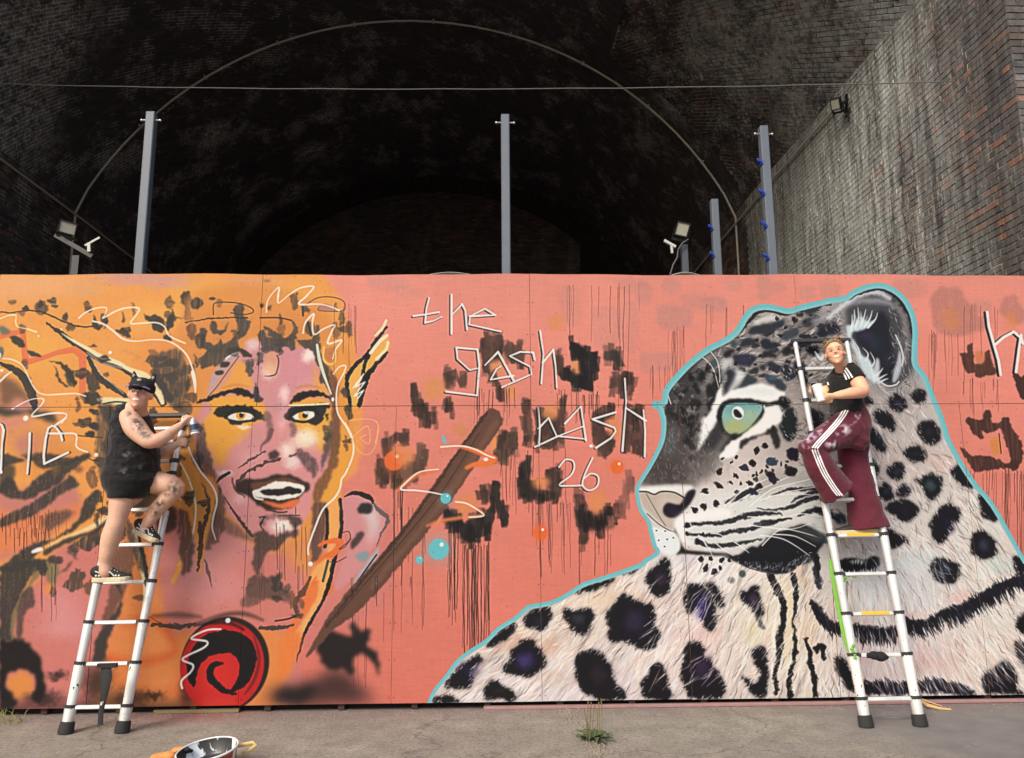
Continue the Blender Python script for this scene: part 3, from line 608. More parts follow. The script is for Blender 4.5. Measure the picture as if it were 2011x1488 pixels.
    # loose dry brush marks through the mane
    for (x0, y0, x1, y1, nn) in [(20, 590, 380, 760, 26), (330, 590, 690, 700, 22), (300, 700, 400, 900, 18), (150, 780, 240, 960, 14), (300, 860, 400, 1000, 12), (640, 690, 690, 900, 8), (190, 960, 340, 1180, 16), (20, 1060, 200, 1160, 10), (540, 1140, 620, 1220, 6)]:
        for _ in range(nn):
            x, y = prng.uniform(x0, x1), prng.uniform(y0, y1); w_, h_ = prng.uniform(3, 13), prng.uniform(4, 17); sk = prng.uniform(-5, 5)
            P(None, [(x - w_, y - h_ * .7), (x + w_ * .6 + sk, y - h_), (x + w_, y + h_ * .5), (x + sk, y + h_), (x - w_ * .8, y + h_ * .4)], DK if prng.rand() < .75 else (120, 86, 66), a=prng.uniform(.6, .95), soft=.8, rough=.9, dry=.35, tex='v' if prng.rand() < .5 else 'h')
    P(None, "300,700 352,690 372,760 352,800 318,780", (84, 78, 74), a=.8, soft=1.5, rough=1.3, dry=.4, tex='v'); P(None, "196,800 236,806 226,900 200,940 188,870", (86, 78, 72), a=.7, soft=2, rough=1.3, dry=.45, tex='v')
    P(None, "350,1000 372,1010 380,1090 362,1130 352,1070", (96, 70, 64), a=.8, soft=1.5, rough=1.1, dry=.35, tex='v'); P(None, "300,900 345,890 352,960 320,980 296,950", (176, 112, 66), a=.7, soft=3, rough=1.1, dry=.2)
    # scribbles
    for v, pts, w, c in [(A, "765,465 830,410 930,370 1030,365 1020,430 1000,465 1120,400 1230,365 1350,370 1320,440 1270,515 1380,515 1520,510 1600,550 1650,640 1800,710", 3.2, (252, 236, 206)),
                         (A, "900,495 1000,520 1100,590 1200,670 1330,690 1480,675 1620,685 1730,740 1820,830 1870,950 1900,1080 1900,1190", 3.2, (250, 232, 214)),
                         (A, "0,470 80,440 150,440 150,500 170,550 260,570 350,600", 3, (250, 232, 190)), (A, "20,860 120,870 220,930 280,1050 350,1170 440,1210 600,1205 740,1200 830,1225", 3.2, (250, 228, 200)),
                         (A, "120,1350 220,1290 330,1250 420,1255 400,1310 310,1420 480,1395 600,1390 650,1410 600,1488", 3.2, WH), (A, "0,1080 50,1030 110,985", [4, 4, 2], WH),
                         (F1, "755,360 770,250 860,145 855,220 860,280 950,210 1050,150 1160,140 1100,220 1035,290 1200,290 1300,310 1380,345", 3.4, (252, 240, 226)),
                         (F1, "1070,540 1090,450 1160,375 1150,450 1165,550 1250,500 1340,470 1310,540 1285,630 1400,600 1350,680 1325,760", 3.4, (252, 238, 218)),
                         (F1, "1470,1290 1600,1275 1700,1300 1715,1380 1690,1480", 2.4, (246, 184, 116)), (F2, "1710,60 1690,200 1620,270 1540,230 1500,130 1560,60 1630,30 1640,170 1560,130 1610,100", 2.2, (246, 176, 108))]:
        S(v, pts, ([w * prng.uniform(.55, 1.25) for _ in range(9)] if not isinstance(w, list) else w), c, soft=1., dry=.25)
    for x, y, r in [(370, 640, 12), (1070, 800, 18), (15, 975, 16), (250, 1440, 26), (595, 575, 12)]: B(A, x, y, r, r, (252, 244, 232), soft=.3)
    B(D, 935, 357, 20, 20, WH, soft=.25); S(D, "620,150 740,160 745,280 850,330", 3.2, WH)
    S(A, "1875,990 1895,1100 1900,1190", [8, 6, 2], (236, 226, 214)); S(A, "1200,780 1350,840 1320,860", 3, (210, 140, 90), a=.5, soft=3)
    # ---- white letters on the left with dark offset
    def letter(v, strokes, w=5., off=(-3.2, 1.0), dk=(40, 36, 36)):
        for p in strokes:
            q = [(x + off[0] * v[2] if v else x + off[0], y + off[1] * (v[2] if v else 1)) for x, y in parse(p)]
            S(v, q, w, dk, a=.92, soft=.8, curve=False)
        for p in strokes: S(v, parse(p), [w * prng.uniform(.7, 1.15) for _ in range(5)], WH, soft=.7, curve=False)
    letter(D, ["0,60 20,70 35,120 20,250 5,520", "290,150 285,300 265,540"], 5.2, (3, .5)); B(D, 8, 525, 18, 18, WH, soft=.2)
    letter(D, ["605,215 590,150 545,90 510,75 470,100 445,200 425,360 430,445 665,335"], 5.0, (3, 0)); S(D, "530,75 640,0", 4, WH); S(D, "480,150 610,150", 4, WH)
    # ---- brown and black brush patches on the salmon field
    BP = (94, 68, 60)
    for pts, c, a in [("750,500 780,430 880,425 900,520 930,470 970,480 990,500 1020,490 1050,600 960,630 900,540 850,600 800,560 790,640 820,700 870,760 900,830 890,900 850,880 840,780 790,700 760,640", BP, .9),
                      ("470,700 560,665 580,730 640,680 640,780 600,800 560,740 490,760", BP, .85), ("235,780 280,770 285,900 350,930 360,970 410,970 425,1060 380,1060 300,1010 260,1000 240,900", BP, .92), ("490,900 540,920 535,970 480,985", BP, .85),
                      ("1370,470 1420,480 1500,545 1570,535 1575,740 1540,760 1535,825 1460,810 1400,770 1310,740 1290,690 1310,640 1360,665 1400,700 1440,700 1440,610 1385,610", (46, 43, 44), .98), ("1270,570 1310,570 1320,660 1280,680", BP, .9), ("1615,540 1720,545 1740,590 1770,650 1720,645 1690,610 1620,600", (84, 70, 66), .95),
                      ("1665,730 1720,720 1725,800 1660,805", BP, .9), ("1730,720 1780,715 1780,880 1730,880", BP, .9), ("1790,725 1840,720 1835,820 1800,860", BP, .9), ("1040,890 1095,880 1100,1180 1045,1185", BP, .92), ("1105,950 1290,1000 1300,870 1345,880 1330,1150 1230,1240 1180,1240 1110,1180 1130,1080", BP, .9),
                      ("1530,980 1600,925 1700,930 1700,990 1600,1060 1640,1130 1700,1180 1680,1260 1620,1300 1580,1240 1540,1200", BP, .92), ("1755,890 1900,960 1900,1290 1830,1260 1800,1180 1760,1230", BP, .88), ("890,1120 990,1110 1005,1200 970,1260 920,1270 890,1320 830,1330 810,1290 870,1260 890,1180", (104, 78, 68), .93),
                      ("40,1190 100,1140 160,1120 225,1125 200,1190 130,1180 100,1250 50,1260", BP, .9), ("0,1310 50,1310 80,1380 70,1460 0,1440", BP, .9), ("80,1380 180,1390 260,1350 310,1240 370,1240 360,1330 320,1400 240,1440 130,1488 100,1488", (116, 84, 66), .85)]:
        P(G, pts, c, a=a, soft=.8, rough=.45, dry=.3, tex='v', curve=False); dabs(G, pts, c)
    for pts, c in [("1240,290 1315,300 1310,390 1240,400", (226, 148, 96)), ("350,750 470,740 490,830 440,880 340,860", (222, 148, 92)), ("800,640 870,600 900,560 920,640 880,700 820,690", (226, 150, 96)), ("920,790 990,790 990,880 930,880", (228, 148, 96)),
                   ("1390,620 1440,610 1440,700 1400,705", (228, 152, 94)), ("1190,930 1290,930 1270,1020 1180,1000", (228, 150, 94)), ("1640,1040 1700,1010 1740,1080 1720,1180 1650,1110", (226, 144, 98)), ("820,1170 890,1130 870,1220 840,1260 800,1200", (234, 156, 84)), ("550,1050 640,1080 640,1150 560,1140", (216, 140, 96))]:
        P(G, pts, c, a=.8, soft=4, rough=1.)
    for pts, c, a, so in [("745,210 800,180 800,290 830,340 900,350 890,250 950,240 960,370 900,410 800,400 740,380", (52, 44, 42), .92, 2.5), ("890,245 960,240 955,370 890,340", BP, .8, 3), ("1030,370 1065,370 1100,420 1100,500 1060,560 1100,560 1090,630 1060,630 1050,520", BP, .9, 1), ("1040,470 1100,450 1150,480 1200,460 1240,480 1230,540 1150,560 1060,550", (42, 36, 36), .93, 5),
                       ("1260,420 1300,300 1330,290 1310,390 1260,500 1200,560 1210,520", (150, 98, 88), .75, 1), ("510,350 575,345 580,400 520,400", BP, .9, 1), ("600,300 640,305 640,400 690,490 660,525 620,460 600,540 560,590 520,600 490,630 460,600 460,540 500,500 560,480 590,420", (62, 52, 50), .94, 1.2),
                       ("330,440 380,450 440,510 520,560 490,630 460,610 420,560 370,520", (46, 42, 42), .96, 1.2), ("500,0 560,0 520,0", BP, .5, 1), ("640,60 720,45 725,120 680,180 640,195 615,140", (104, 78, 68), .93, 1), ("0,190 40,200 60,290 0,295", BP, .85, 1), ("80,250 240,230 210,130 270,140 260,220 180,300 100,330", (118, 86, 72), .6, 2)]:
        P(H, pts, c, a=a, soft=so, rough=.45, dry=.25, tex='v', curve=False); dabs(H, pts, c)
    for pts in ["1110,370 1190,350 1195,420 1150,460 1110,440", "410,400 500,370 510,440 470,470 420,460", "815,280 900,290 890,330 820,340"]: P(H, pts, (226, 146, 88), a=.75, soft=5)
    P(F, "1300,660 1400,560 1560,600 1560,500 1590,480 1620,540 1700,540 1710,600 1680,660 1750,700 1780,800 1770,900 1730,780 1640,720 1580,800 1580,920 1500,860 1400,860 1320,780", (40, 36, 38), a=.95, soft=4, rough=1.1)
    P(F, "940,1120 960,1000 1100,980 1300,900 1400,860 1560,900 1700,1060 1740,1120", (52, 40, 42), a=.8, soft=14, rough=2); P(F, "960,1110 1000,1010 1200,1000 1300,980 1250,1060 1100,1120", (36, 34, 36), a=.8, soft=8, rough=1.5)
    P(F, "230,1130 220,1020 320,1000 340,1100", (60, 46, 46), a=.7, soft=8)
    P(L3, "1365,740 1430,730 1430,660 1480,650 1500,800 1520,830 1590,830 1600,720 1650,720 1660,800 1700,880 1680,930 1600,940 1560,970 1510,960 1500,920 1430,920 1400,830", (92, 60, 50), a=.95, soft=1, rough=.7, dry=.15); P(L3, "1510,720 1590,720 1590,820 1520,820", (212, 128, 84), a=.8, soft=3)
    P(L3, "1860,900 1900,910 1930,950 1990,960 2040,1150 1990,1160 1930,1130 1890,1020", (76, 50, 46), a=.95, soft=1, rough=.7)
    P(L4, "1440,10 1500,0 1600,20 1640,-70 1690,-60 1700,40 1780,30 1790,0 1850,0 1900,100 1960,200 2000,350 1940,490 1880,490 1860,330 1790,150 1770,100 1680,150 1600,130 1620,190 1550,190 1480,90", (82, 54, 47), a=.96, soft=1, rough=.7, dry=.2, tex='v')
    P(L4, "1395,300 1430,295 1520,360 1700,370 1820,430 1930,390 1950,490 1860,480 1700,490 1560,520 1520,500", (82, 54, 47), a=.96, soft=1, rough=.7, dry=.2, tex='v'); P(L4, "1680,210 1770,200 1780,340 1700,340", (220, 140, 76), a=.9, soft=2.5)
    S(L4, "1765,150 1785,340", 2, BK)
    # beyond the frame on the right the same brown patches carry on
    for x, y in [(2060, 640), (2110, 840), (2070, 1010), (2180, 720), (2190, 930), (2140, 1150), (2230, 1080)]:
        P(None, [(x - 40, y - 20), (x - 10, y - 34), (x + 34, y - 20), (x + 40, y + 20), (x + 14, y + 8), (x, y + 30), (x - 34, y + 26)], BP, a=.9, soft=1, rough=1, dry=.2)
    for a in [(1160, 1400, 1475, 0, 0, 0)]: pass
    drips(905, 960, 1070, 30, 120, 260, col=(58, 40, 38), a=.9, yj=14); drips(880, 905, 1030, 10, 60, 200, a=.8); drips(1040, 1120, 985, 22, 20, 150, a=.7); drips(1130, 1200, 1045, 8, 30, 130, a=.6); drips(770, 800, 935, 12, 30, 220, a=.65)
    drips(930, 1010, 765, 22, 10, 70, a=.6); drips(1090, 1180, 770, 24, 10, 60, a=.7); drips(770, 870, 1000, 8, 60, 260, a=.5); drips(970, 1110, 880, 12, 30, 150, a=.5); drips(1960, 2040, 925, 26, 40, 260, a=.6); drips(1880, 1960, 925, 16, 40, 200, a=.55)
    drips(1890, 1960, 745, 10, 20, 80, a=.5); drips(1860, 1960, 600, 8, 40, 180, a=.4); drips(650, 700, 600, 6, 60, 200, a=.45); drips(690, 760, 1160, 8, 60, 200, a=.45); drips(1210, 1235, 560, 3, 80, 260, a=.5); drips(1380, 1470, 600, 6, 30, 120, a=.5)
    # ---- the thick brown diagonal bar
    P(None, "960,802 985,818 984,836 950,885 880,990 800,1090 740,1160 690,1210 650,1240 600,1290 650,1200 700,1140 780,1050 850,950 905,875", (112, 78, 64), a=1, soft=1.2, rough=.5)
    S(None, "955,812 900,885 840,975 760,1080 690,1165 640,1230", [5, 6, 6, 6, 6, 4], (78, 56, 48), a=.9, soft=2, rough=.6); S(None, "972,830 900,940 820,1045 730,1150", [14, 12, 10, 10], (128, 92, 76), a=.8, soft=4, rough=.6)
    S(None, "940,850 870,960 790,1060 720,1140 660,1210", 1.5, (60, 42, 38), a=.7)
    drips(680, 820, 1130, 6, 20, 60, a=.6)
    # orange ribbon, turquoise and orange sprayed dots
    S(G, "460,1222 580,1220 700,1250 800,1290 835,1310 790,1340 700,1345 640,1370", [3, 5, 10, 13, 14, 12, 10, 8], (240, 124, 62), soft=2.5); S(G, "455,1222 600,1215 700,1240 780,1280 835,1300", 3.5, (250, 230, 216))
    S(H, "310,250 210,270 150,310 110,350", [4, 9, 10, 6], (236, 128, 72), a=.9, soft=3); S(H, "320,240 220,255 150,310 125,345 200,350 280,360 350,375", [2, 3, 3.4, 3.6, 3.4, 3, 3], (250, 236, 222)); S(H, "260,535 330,510 420,495 550,475 500,430 440,410", [4, 8, 8, 6, 5, 3], (240, 140, 84), a=.8, soft=3); S(H, "410,410 470,420 550,470 545,485 480,490", 3.2, (246, 226, 200))
    P(None, "845,340 846,341 847,340", (0, 0, 0), a=0)
    for v, x, y, r, c in [(G, 120, 1320, 72, RO), (G, 1710, 1365, 50, RO), (H, 852, 572, 38, RO), (H, 320, 657, 54, TQ), (H, 358, 392, 28, TQ), (H, 220, 712, 19, TQ)]:
        B(v, x, y, r * 1.35, r * 1.35, c, a=.3, soft=.8); B(v, x, y, r, r, c, a=.97, soft=.14); B(v, x + r * .3, y - r * .45, r * .2, r * .2, (252, 246, 240), soft=.5)
    P(G, "100,1220 200,1210 270,1260 240,1340 160,1360", (226, 146, 86), a=.6, soft=5); B(G, 775, 1310, 16, 14, WH, soft=.5); S(G, "470,1150 485,1190", 7, TQ, soft=2, a=.8)
    # ---- the lettering: the gash nash 26, and the h at the right edge
    T = ["370,160 350,240 342,338 400,325 460,295", "258,290 350,278 440,262", "530,138 530,415", "532,280 605,205 628,250 640,385", "842,283 768,238 662,292 655,350 882,400 ", "842,283 662,292",
         "715,528 565,515 572,595 660,675 715,662", "715,528 728,640 712,855 490,828", "768,640 862,545 972,748", "880,648 850,668 808,743 972,715", "1122,600 1112,550 1020,545 945,575 1090,650 1100,705 890,797", "1162,398 1185,560 1170,770", "1180,620 1255,530 1272,650 1280,800",
         "1148,942 1160,1080 1152,1212", "1150,1090 1222,1015 1282,1150", "1125,1222 1290,1145 1478,1165", "1338,1055 1452,932 1488,1175", "1470,1075 1290,1145", "1700,975 1535,1025 1690,1085 1700,1110 1665,1160 1560,1228", "1765,735 1775,900 1748,1250", "1775,945 1915,1035", "1898,960 1910,1100 1908,1290"]
    for p in T: S(G, [(x - 9, y + 6) for x, y in parse(p)], 4.4, (38, 34, 40), a=.92, soft=.8, curve=False)
    for p in T: S(G, p, [4.2 * prng.uniform(.7, 1.2) for _ in range(5)], (246, 242, 242), a=.97, soft=.7, curve=False)
    B(G, 1525, 1215, 14, 12, WH, soft=.2)
    for dx, dy, c in [(-2.6, 1.4, (36, 32, 36)), (0, 0, (246, 238, 226))]:
        for p in ["1097,916 1109,902 1124,904 1127,917 1120,932 1098,951 1120,953 1144,952", "1163,898 1150,925 1143,950 1156,962 1172,953 1174,935 1160,929 1146,938"]:
            S(None, [(x + dx, y + dy) for x, y in parse(p)], 3.6, c, soft=.7)
    for off, w, c in [((-22, 6), 6.4, (30, 26, 30)), ((0, 0), 6.0, (246, 240, 240))]:
        for p in ["1625,345 1640,480 1690,660 1730,800 1750,935", "1700,650 1780,580 1875,530 1945,590 1960,640", "1945,560 1925,680 1895,910"]:
            S(L3, [(x + off[0], y + off[1]) for x, y in parse(p)], w, c, soft=.8, curve=False)
    # ---- red sprayed disc with a plain black swoosh
    B(None, 441, 1302, 85, 88, (44, 40, 42), a=.96, soft=.03); B(None, 436, 1306, 80, 84, (212, 40, 42), a=1, soft=.03)
    B(None, 420, 1330, 50, 50, (232, 54, 48), a=.8, soft=.8); P(None, "400,1372 470,1372 440,1392 400,1392", (228, 62, 54), a=.9, soft=5)
    S(None, "380,1345 378,1310 400,1272 440,1258 475,1270 486,1300 476,1335 450,1358", [6, 24, 38, 44, 40, 32, 20, 4], (20, 18, 20), soft=1.2, rough=.5)
    S(None, "498,1248 508,1290 500,1330 480,1362", [3, 7, 7, 3], (150, 40, 42), soft=1.2); S(None, "462,1362 436,1352 414,1330 416,1306 438,1300", [3, 12, 16, 12, 4], (20, 18, 20), soft=1.2, rough=.4)
    S(None, "433,1234 405,1236 375,1252 405,1258 400,1270 358,1292 378,1304 374,1318 356,1335 357,1350", [3.4, 3.8, 4, 4, 4, 4, 4, 4, 4, 4], WH, soft=.8)
    S(None, "381,1227 415,1222 450,1222 478,1235", [3, 6, 6, 3], BK, a=.7, soft=3); B(None, 447, 1217, 5, 5, (206, 232, 224), soft=.3); S(None, "300,1222 350,1228 382,1225", [8, 10, 6], DK, a=.85, rough=.9); S(None, "510,1232 540,1232 575,1226", [7, 9, 5], DK, a=.9, rough=.7)
    S(None, "382,1224 440,1206 480,1204 515,1216", [3, 8, 8, 3], (70, 52, 52), a=.7, soft=4); S(None, "300,1208 350,1206 394,1210", [4, 12, 4], (90, 66, 62), a=.6, soft=4); S(None, "540,1218 565,1214 580,1208", 3, BK)
    leopard(L1, L2, L3, L4, L5, L6, L7)
    finish_mural()

def leopard(L1, L2, L3, L4, L5, L6, L7):
    TQ = (106, 196, 210); BK = (34, 34, 40); VI = (78, 66, 128); TE = (84, 128, 140); WH = (232, 238, 240)
    V = lambda v, s: [(v[0] + x / v[2], v[1] + y / v[2]) for x, y in parse(s)]
    edge = V(L7, "10,1375 40,1310 90,1230 190,1110 260,1010 380,910 550,800 660,690 820,590 900,520 960,480 1150,445 1300,375 1450,280 1560,240 1750,180 2000,90")
    edge += V(L2, "180,1392 300,1310 270,1240 235,1100 210,1000 140,900 108,780 104,680 150,590 220,480 290,350 345,220 362,100 358,0")
    edge += V(L1, "345,1360 330,1300 270,1255 365,1240 390,1120 500,980 640,840 800,720 970,630 1080,540 1150,420 1220,340 1330,310 1440,320 1580,350 1700,315 1970,250")
    edge += V(L3, "130,240 290,215 370,160 500,108 640,98 740,140 840,225 915,360 945,520 938,700 945,840 1030,960 1100,1130 1180,1330 1230,1488")
    edge += V(L4, "1260,180 1340,340 1430,490 1530,640 1640,760 1740,900 1830,1060 1920,1220 2011,1380")
    body = edge + [(2060, 1180), (2140, 1300), (2190, 1420), (845, 1420)]
    before = CV.copy(); clip_sl, clip_m = P(None, body, (0, 0, 0), soft=1, mask=True)
    P(None, body, (206, 192, 188), soft=1)
    # big areas of colour: cool greys on the head, cream and pink on the body
    for v, x, y, rx, ry, c, a in [(None, 1470, 660, 150, 60, (142, 134, 132), .9), (None, 1390, 760, 80, 70, (128, 120, 118), .9), (None, 1560, 720, 90, 90, (146, 140, 138), .9), (None, 1700, 620, 90, 60, (120, 116, 118), .9), (None, 1750, 700, 60, 120, (98, 98, 108), .85), (None, 1340, 800, 40, 90, (78, 74, 76), .95),
                                  (None, 1330, 880, 60, 50, (100, 92, 92), .95), (None, 1300, 920, 50, 30, (84, 80, 82), .95), (None, 1380, 900, 50, 40, (126, 116, 112), .85), (None, 1480, 940, 90, 50, (208, 196, 192), .9), (None, 1620, 860, 120, 70, (160, 150, 146), .85), (None, 1760, 830, 90, 80, (176, 168, 166), .85),
                                  (None, 1700, 950, 110, 80, (194, 178, 172), .8), (None, 1850, 900, 80, 90, (196, 184, 178), .8), (None, 1880, 1040, 110, 90, (206, 204, 198), .9), (None, 1740, 1140, 130, 60, (200, 204, 208), .9), (None, 1960, 1180, 80, 90, (212, 208, 196), .8), (None, 1800, 1290, 190, 70, (212, 196, 198), .9),
                                  (None, 1940, 1290, 90, 60, (216, 200, 180), .8), (None, 1040, 1230, 130, 50, (222, 196, 170), .85), (None, 1180, 1170, 110, 40, (222, 196, 170), .8), (None, 1100, 1340, 180, 40, (216, 204, 210), .9), (None, 1330, 1200, 110, 60, (222, 196, 192), .9), (None, 1360, 1300, 120, 60, (220, 196, 192), .85),
                                  (None, 1480, 1210, 70, 90, (216, 206, 186), .85), (None, 1560, 1240, 50, 110, (216, 204, 176), .8), (None, 1650, 1240, 50, 100, (214, 196, 182), .8), (None, 1390, 1120, 110, 34, (226, 224, 224), .9), (None, 1480, 1000, 150, 40, (214, 220, 220), .95), (None, 1560, 1060, 90, 40, (150, 152, 154), .8)]:
        B(v, x, y, rx, ry, c, a=a, soft=.8, rough=2)
    cols_h = [(216, 208, 204), (176, 164, 158), (110, 100, 98), (200, 186, 184), (220, 170, 158), (176, 190, 196)]
    cols_b = [(250, 246, 244), (246, 236, 232), (236, 214, 210), (228, 170, 152), (190, 172, 172), (244, 228, 198), (128, 112, 112), (206, 224, 228)]
    hairs("1320,760 1400,680 1480,620 1640,600 1790,640 1860,850 1920,960 1800,1080 1640,1100 1560,900 1500,800 1400,800", None, 1500, lambda x, y: 20 if x < 1560 else (-50 if x < 1750 else -62), 26, 8, 22, cols_h, w=1.8, a=.62)
    hairs("850,1370 960,1250 1100,1180 1290,1110 1600,1130 1650,1400 850,1400", None, 260, lambda x, y: 36 + (x - 850) * .045, 8, 50, 110, cols_b, w=7, a=.4)
    hairs("1640,1090 1780,1040 1900,960 2010,1150 2120,1400 1600,1400", None, 260, lambda x, y: -84 + (x - 1640) * .1 if y > 1120 else -52, 8, 40, 90, cols_b, w=6, a=.42)
    hairs("850,1370 960,1250 1100,1180 1290,1110 1600,1130 1650,1400 850,1400", None, 1700, lambda x, y: 36 + (x - 850) * .045, 12, 16, 46, cols_b, w=2.1, a=.72)
    hairs("1640,1090 1780,1040 1900,960 2010,1150 2120,1400 1600,1400", None, 1900, lambda x, y: -84 + (x - 1640) * .1 if y > 1120 else -52, 12, 16, 44, cols_b, w=2.1, a=.72)
    hairs("1880,900 1920,880 2010,1100 2040,1200 1840,1120", None, 500, -54, 8, 16, 40, [(244, 240, 228), (120, 106, 100), (226, 178, 156), (206, 220, 216)], w=1.4, a=.6)
    hairs("1260,1020 1300,1080 1500,1120 1520,1140 1300,1130", None, 100, 60, 30, 6, 14, cols_b, w=1.2, a=.4)
    for x, y, rx, ry, c in [(1010, 1265, 36, 14, (222, 156, 120)), (1075, 1270, 20, 16, (220, 150, 116)), (1200, 1180, 60, 16, (230, 196, 156)), (1100, 1330, 40, 14, (206, 174, 150)), (1380, 1250, 30, 20, (232, 176, 172)), (1690, 1290, 30, 20, (230, 176, 176)), (1820, 1300, 40, 20, (224, 158, 146)), (1480, 1240, 16, 30, (216, 206, 150)),
                            (1885, 1175, 24, 16, (226, 160, 146)), (1800, 1100, 30, 16, (170, 206, 214)), (1700, 1160, 24, 30, (196, 208, 216)), (1850, 910, 24, 20, (220, 168, 150)), (1790, 1210, 26, 10, (220, 162, 152)), (1960, 1110, 26, 14, (170, 208, 204)), (1740, 1330, 40, 14, (226, 180, 176)), (1570, 1130, 10, 24, (226, 174, 130)), (1590, 1250, 16, 30, (232, 190, 150))]:
        B(None, x, y, rx, ry, c, a=.5, soft=1., rough=2)
    for x, y, rx, ry, c, a in [(1350, 750, 40, 40, (66, 64, 68), .7), (1420, 680, 50, 26, (96, 92, 92), .6), (1520, 640, 60, 18, (104, 98, 98), .5), (1320, 860, 36, 60, (60, 58, 62), .6), (1300, 920, 40, 20, (52, 50, 54), .8), (1600, 640, 40, 30, (108, 102, 102), .5), (1620, 800, 30, 60, (116, 108, 106), .6), (1400, 850, 24, 50, (60, 60, 64), .6)]:
        B(None, x, y, rx, ry, c, a=a, soft=.9, rough=2)
    hairs("1400,690 1480,615 1640,600 1650,700 1600,800 1560,760 1480,740 1400,760", None, 420, 24, 22, 10, 26, [(206, 202, 202), (176, 170, 170), (84, 80, 82), (60, 58, 62), (226, 220, 218)], w=4, a=.55)
    hairs("1640,770 1800,780 1860,860 1920,960 1780,1060 1650,1080 1640,900", None, 520, -58, 20, 12, 30, [(226, 218, 216), (206, 190, 184), (120, 110, 108), (236, 230, 226), (210, 176, 164)], w=4, a=.5)
    hairs("1560,820 1640,800 1640,1000 1600,1080 1560,960", None, 160, -20, 30, 8, 22, [(214, 206, 202), (100, 94, 94), (70, 66, 70)], w=4, a=.5)
    for _ in range(30):
        x, y = prng.uniform(1400, 1610), prng.uniform(606, 740)
        if y < 880 - (x - 1300) * .9 - 70: continue
        w_ = prng.uniform(6, 12); P(None, [(x - w_, y + 2), (x - w_ * .2, y - w_ * .5), (x + w_, y - w_ * .4), (x + w_ * .6, y + w_ * .4), (x - w_ * .3, y + w_ * .55)], (40, 42, 52), a=.82, soft=1.2, rough=.8)
    # ---- head: dark rim, brow, muzzle bridge
    S(L1, "390,1240 400,1120 510,985 650,850 800,735 960,660", [10, 14, 16, 14, 12, 6], (60, 66, 74), a=.85, soft=4, rough=.5)
    S(L1, "1100,560 1170,470 1260,370 1360,345 1460,360 1560,380 1700,340 1900,290 1984,280", [3, 6, 8, 7, 6, 6, 4, 4, 5], (48, 50, 52), a=.95, soft=1.5, rough=.4)
    P(L1, "1200,520 1250,440 1330,400 1480,400 1520,440 1420,440 1300,470", (206, 206, 204), a=.9, soft=3, rough=1)
    for pts, c in [("1180,560 1260,490 1380,470 1530,430 1520,490 1430,540 1300,570", (58, 66, 78)), ("1710,470 1740,420 1850,390 1890,400 1860,450 1760,500 1720,500", (70, 72, 80)), ("1510,600 1540,550 1640,520 1680,570 1640,600 1540,630", (72, 84, 96)), ("1840,560 1880,510 1940,500 1970,540 1930,600 1870,600", (48, 50, 70)),
                   ("1020,650 1050,640 1065,680 1030,690", (70, 90, 96)), ("1100,690 1130,640 1200,610 1250,640 1245,680 1180,680", (54, 64, 76)), ("1315,660 1320,620 1380,620 1420,660 1490,655 1430,710 1350,730 1315,710", (50, 58, 70)), ("940,790 960,740 1040,710 1030,760 980,800", (52, 48, 48)), ("1035,810 1080,770 1200,765 1250,815 1200,870 1090,870", (56, 58, 84)),
                   ("1310,790 1340,750 1400,745 1470,790 1420,800 1330,810", (56, 54, 58)), ("1520,740 1550,695 1600,695 1605,740 1570,770 1530,760", (52, 50, 50)), ("815,850 860,815 885,840 870,890 830,890", (76, 98, 104)), ("700,970 730,930 770,935 770,1010 730,1030", (50, 50, 50)), ("612,985 650,980 655,1020 615,1030", (50, 50, 52)), ("635,1060 670,1035 715,1100 715,1160 670,1130", (48, 48, 50)),
                   ("1230,900 1270,895 1300,920 1280,935 1240,925", (56, 60, 66)), ("1300,885 1350,878 1360,910 1320,920", (60, 66, 76)), ("1380,860 1420,845 1480,910 1450,925 1400,910", (58, 62, 84)), ("1510,910 1560,875 1620,920 1640,1000 1590,1015 1540,970", (48, 58, 80)), ("1330,980 1370,965 1470,1000 1540,1060 1545,1115 1480,1100 1400,1040", (62, 78, 92)),
                   ("965,920 1060,905 1075,960 1040,1050 965,1155 955,1100 975,1000", (54, 60, 74)), ("1030,1120 1100,1060 1150,985 1210,975 1270,1030 1200,1070 1100,1100", (62, 78, 86)), ("880,940 940,920 950,1000 920,1040 860,1200 800,1330 780,1200 810,1040", (50, 54, 58)), ("460,1240 540,1120 600,1070 560,1170 500,1240", (48, 46, 50)),
                   ("600,1210 700,1210 720,1280 650,1330 600,1300", (56, 52, 52)), ("540,1390 640,1370 650,1440 600,1488 560,1440", (44, 42, 44)), ("400,1200 440,1260 470,1400 440,1488 390,1488 380,1300", (60, 58, 64))]:
        spot(L1, pts, core=c, edge=(96, 98, 104), rough=.8, soft=1.6, ang=30, fur=False)
    B(L1, 1150, 820, 50, 30, (70, 74, 120), a=.6, soft=.9); B(L1, 1590, 950, 24, 40, (60, 84, 128), a=.7, soft=.9); B(L1, 1420, 1000, 50, 20, (86, 120, 140), a=.6, soft=.9)
    P(L1, "1000,900 1120,920 1140,980 1080,1060 1010,1130 970,1160 1060,960", (222, 230, 232), a=.75, soft=4); P(L1, "940,820 1040,820 1000,880 960,920 940,1020 920,980", (196, 206, 210), a=.8, soft=4)
    S(L1, "545,718 660,750 780,830 850,930 895,1090", [1.4, 1.6, 1.8, 1.8, 1], (240, 232, 216)); S(L1, "810,735 880,830 905,960 905,1040", 1.6, (230, 236, 236)); S(L1, "230,1030 320,1060 380,1120", 1.4, (240, 200, 180)); S(L1, "400,1160 430,1250", 2, (220, 220, 216))
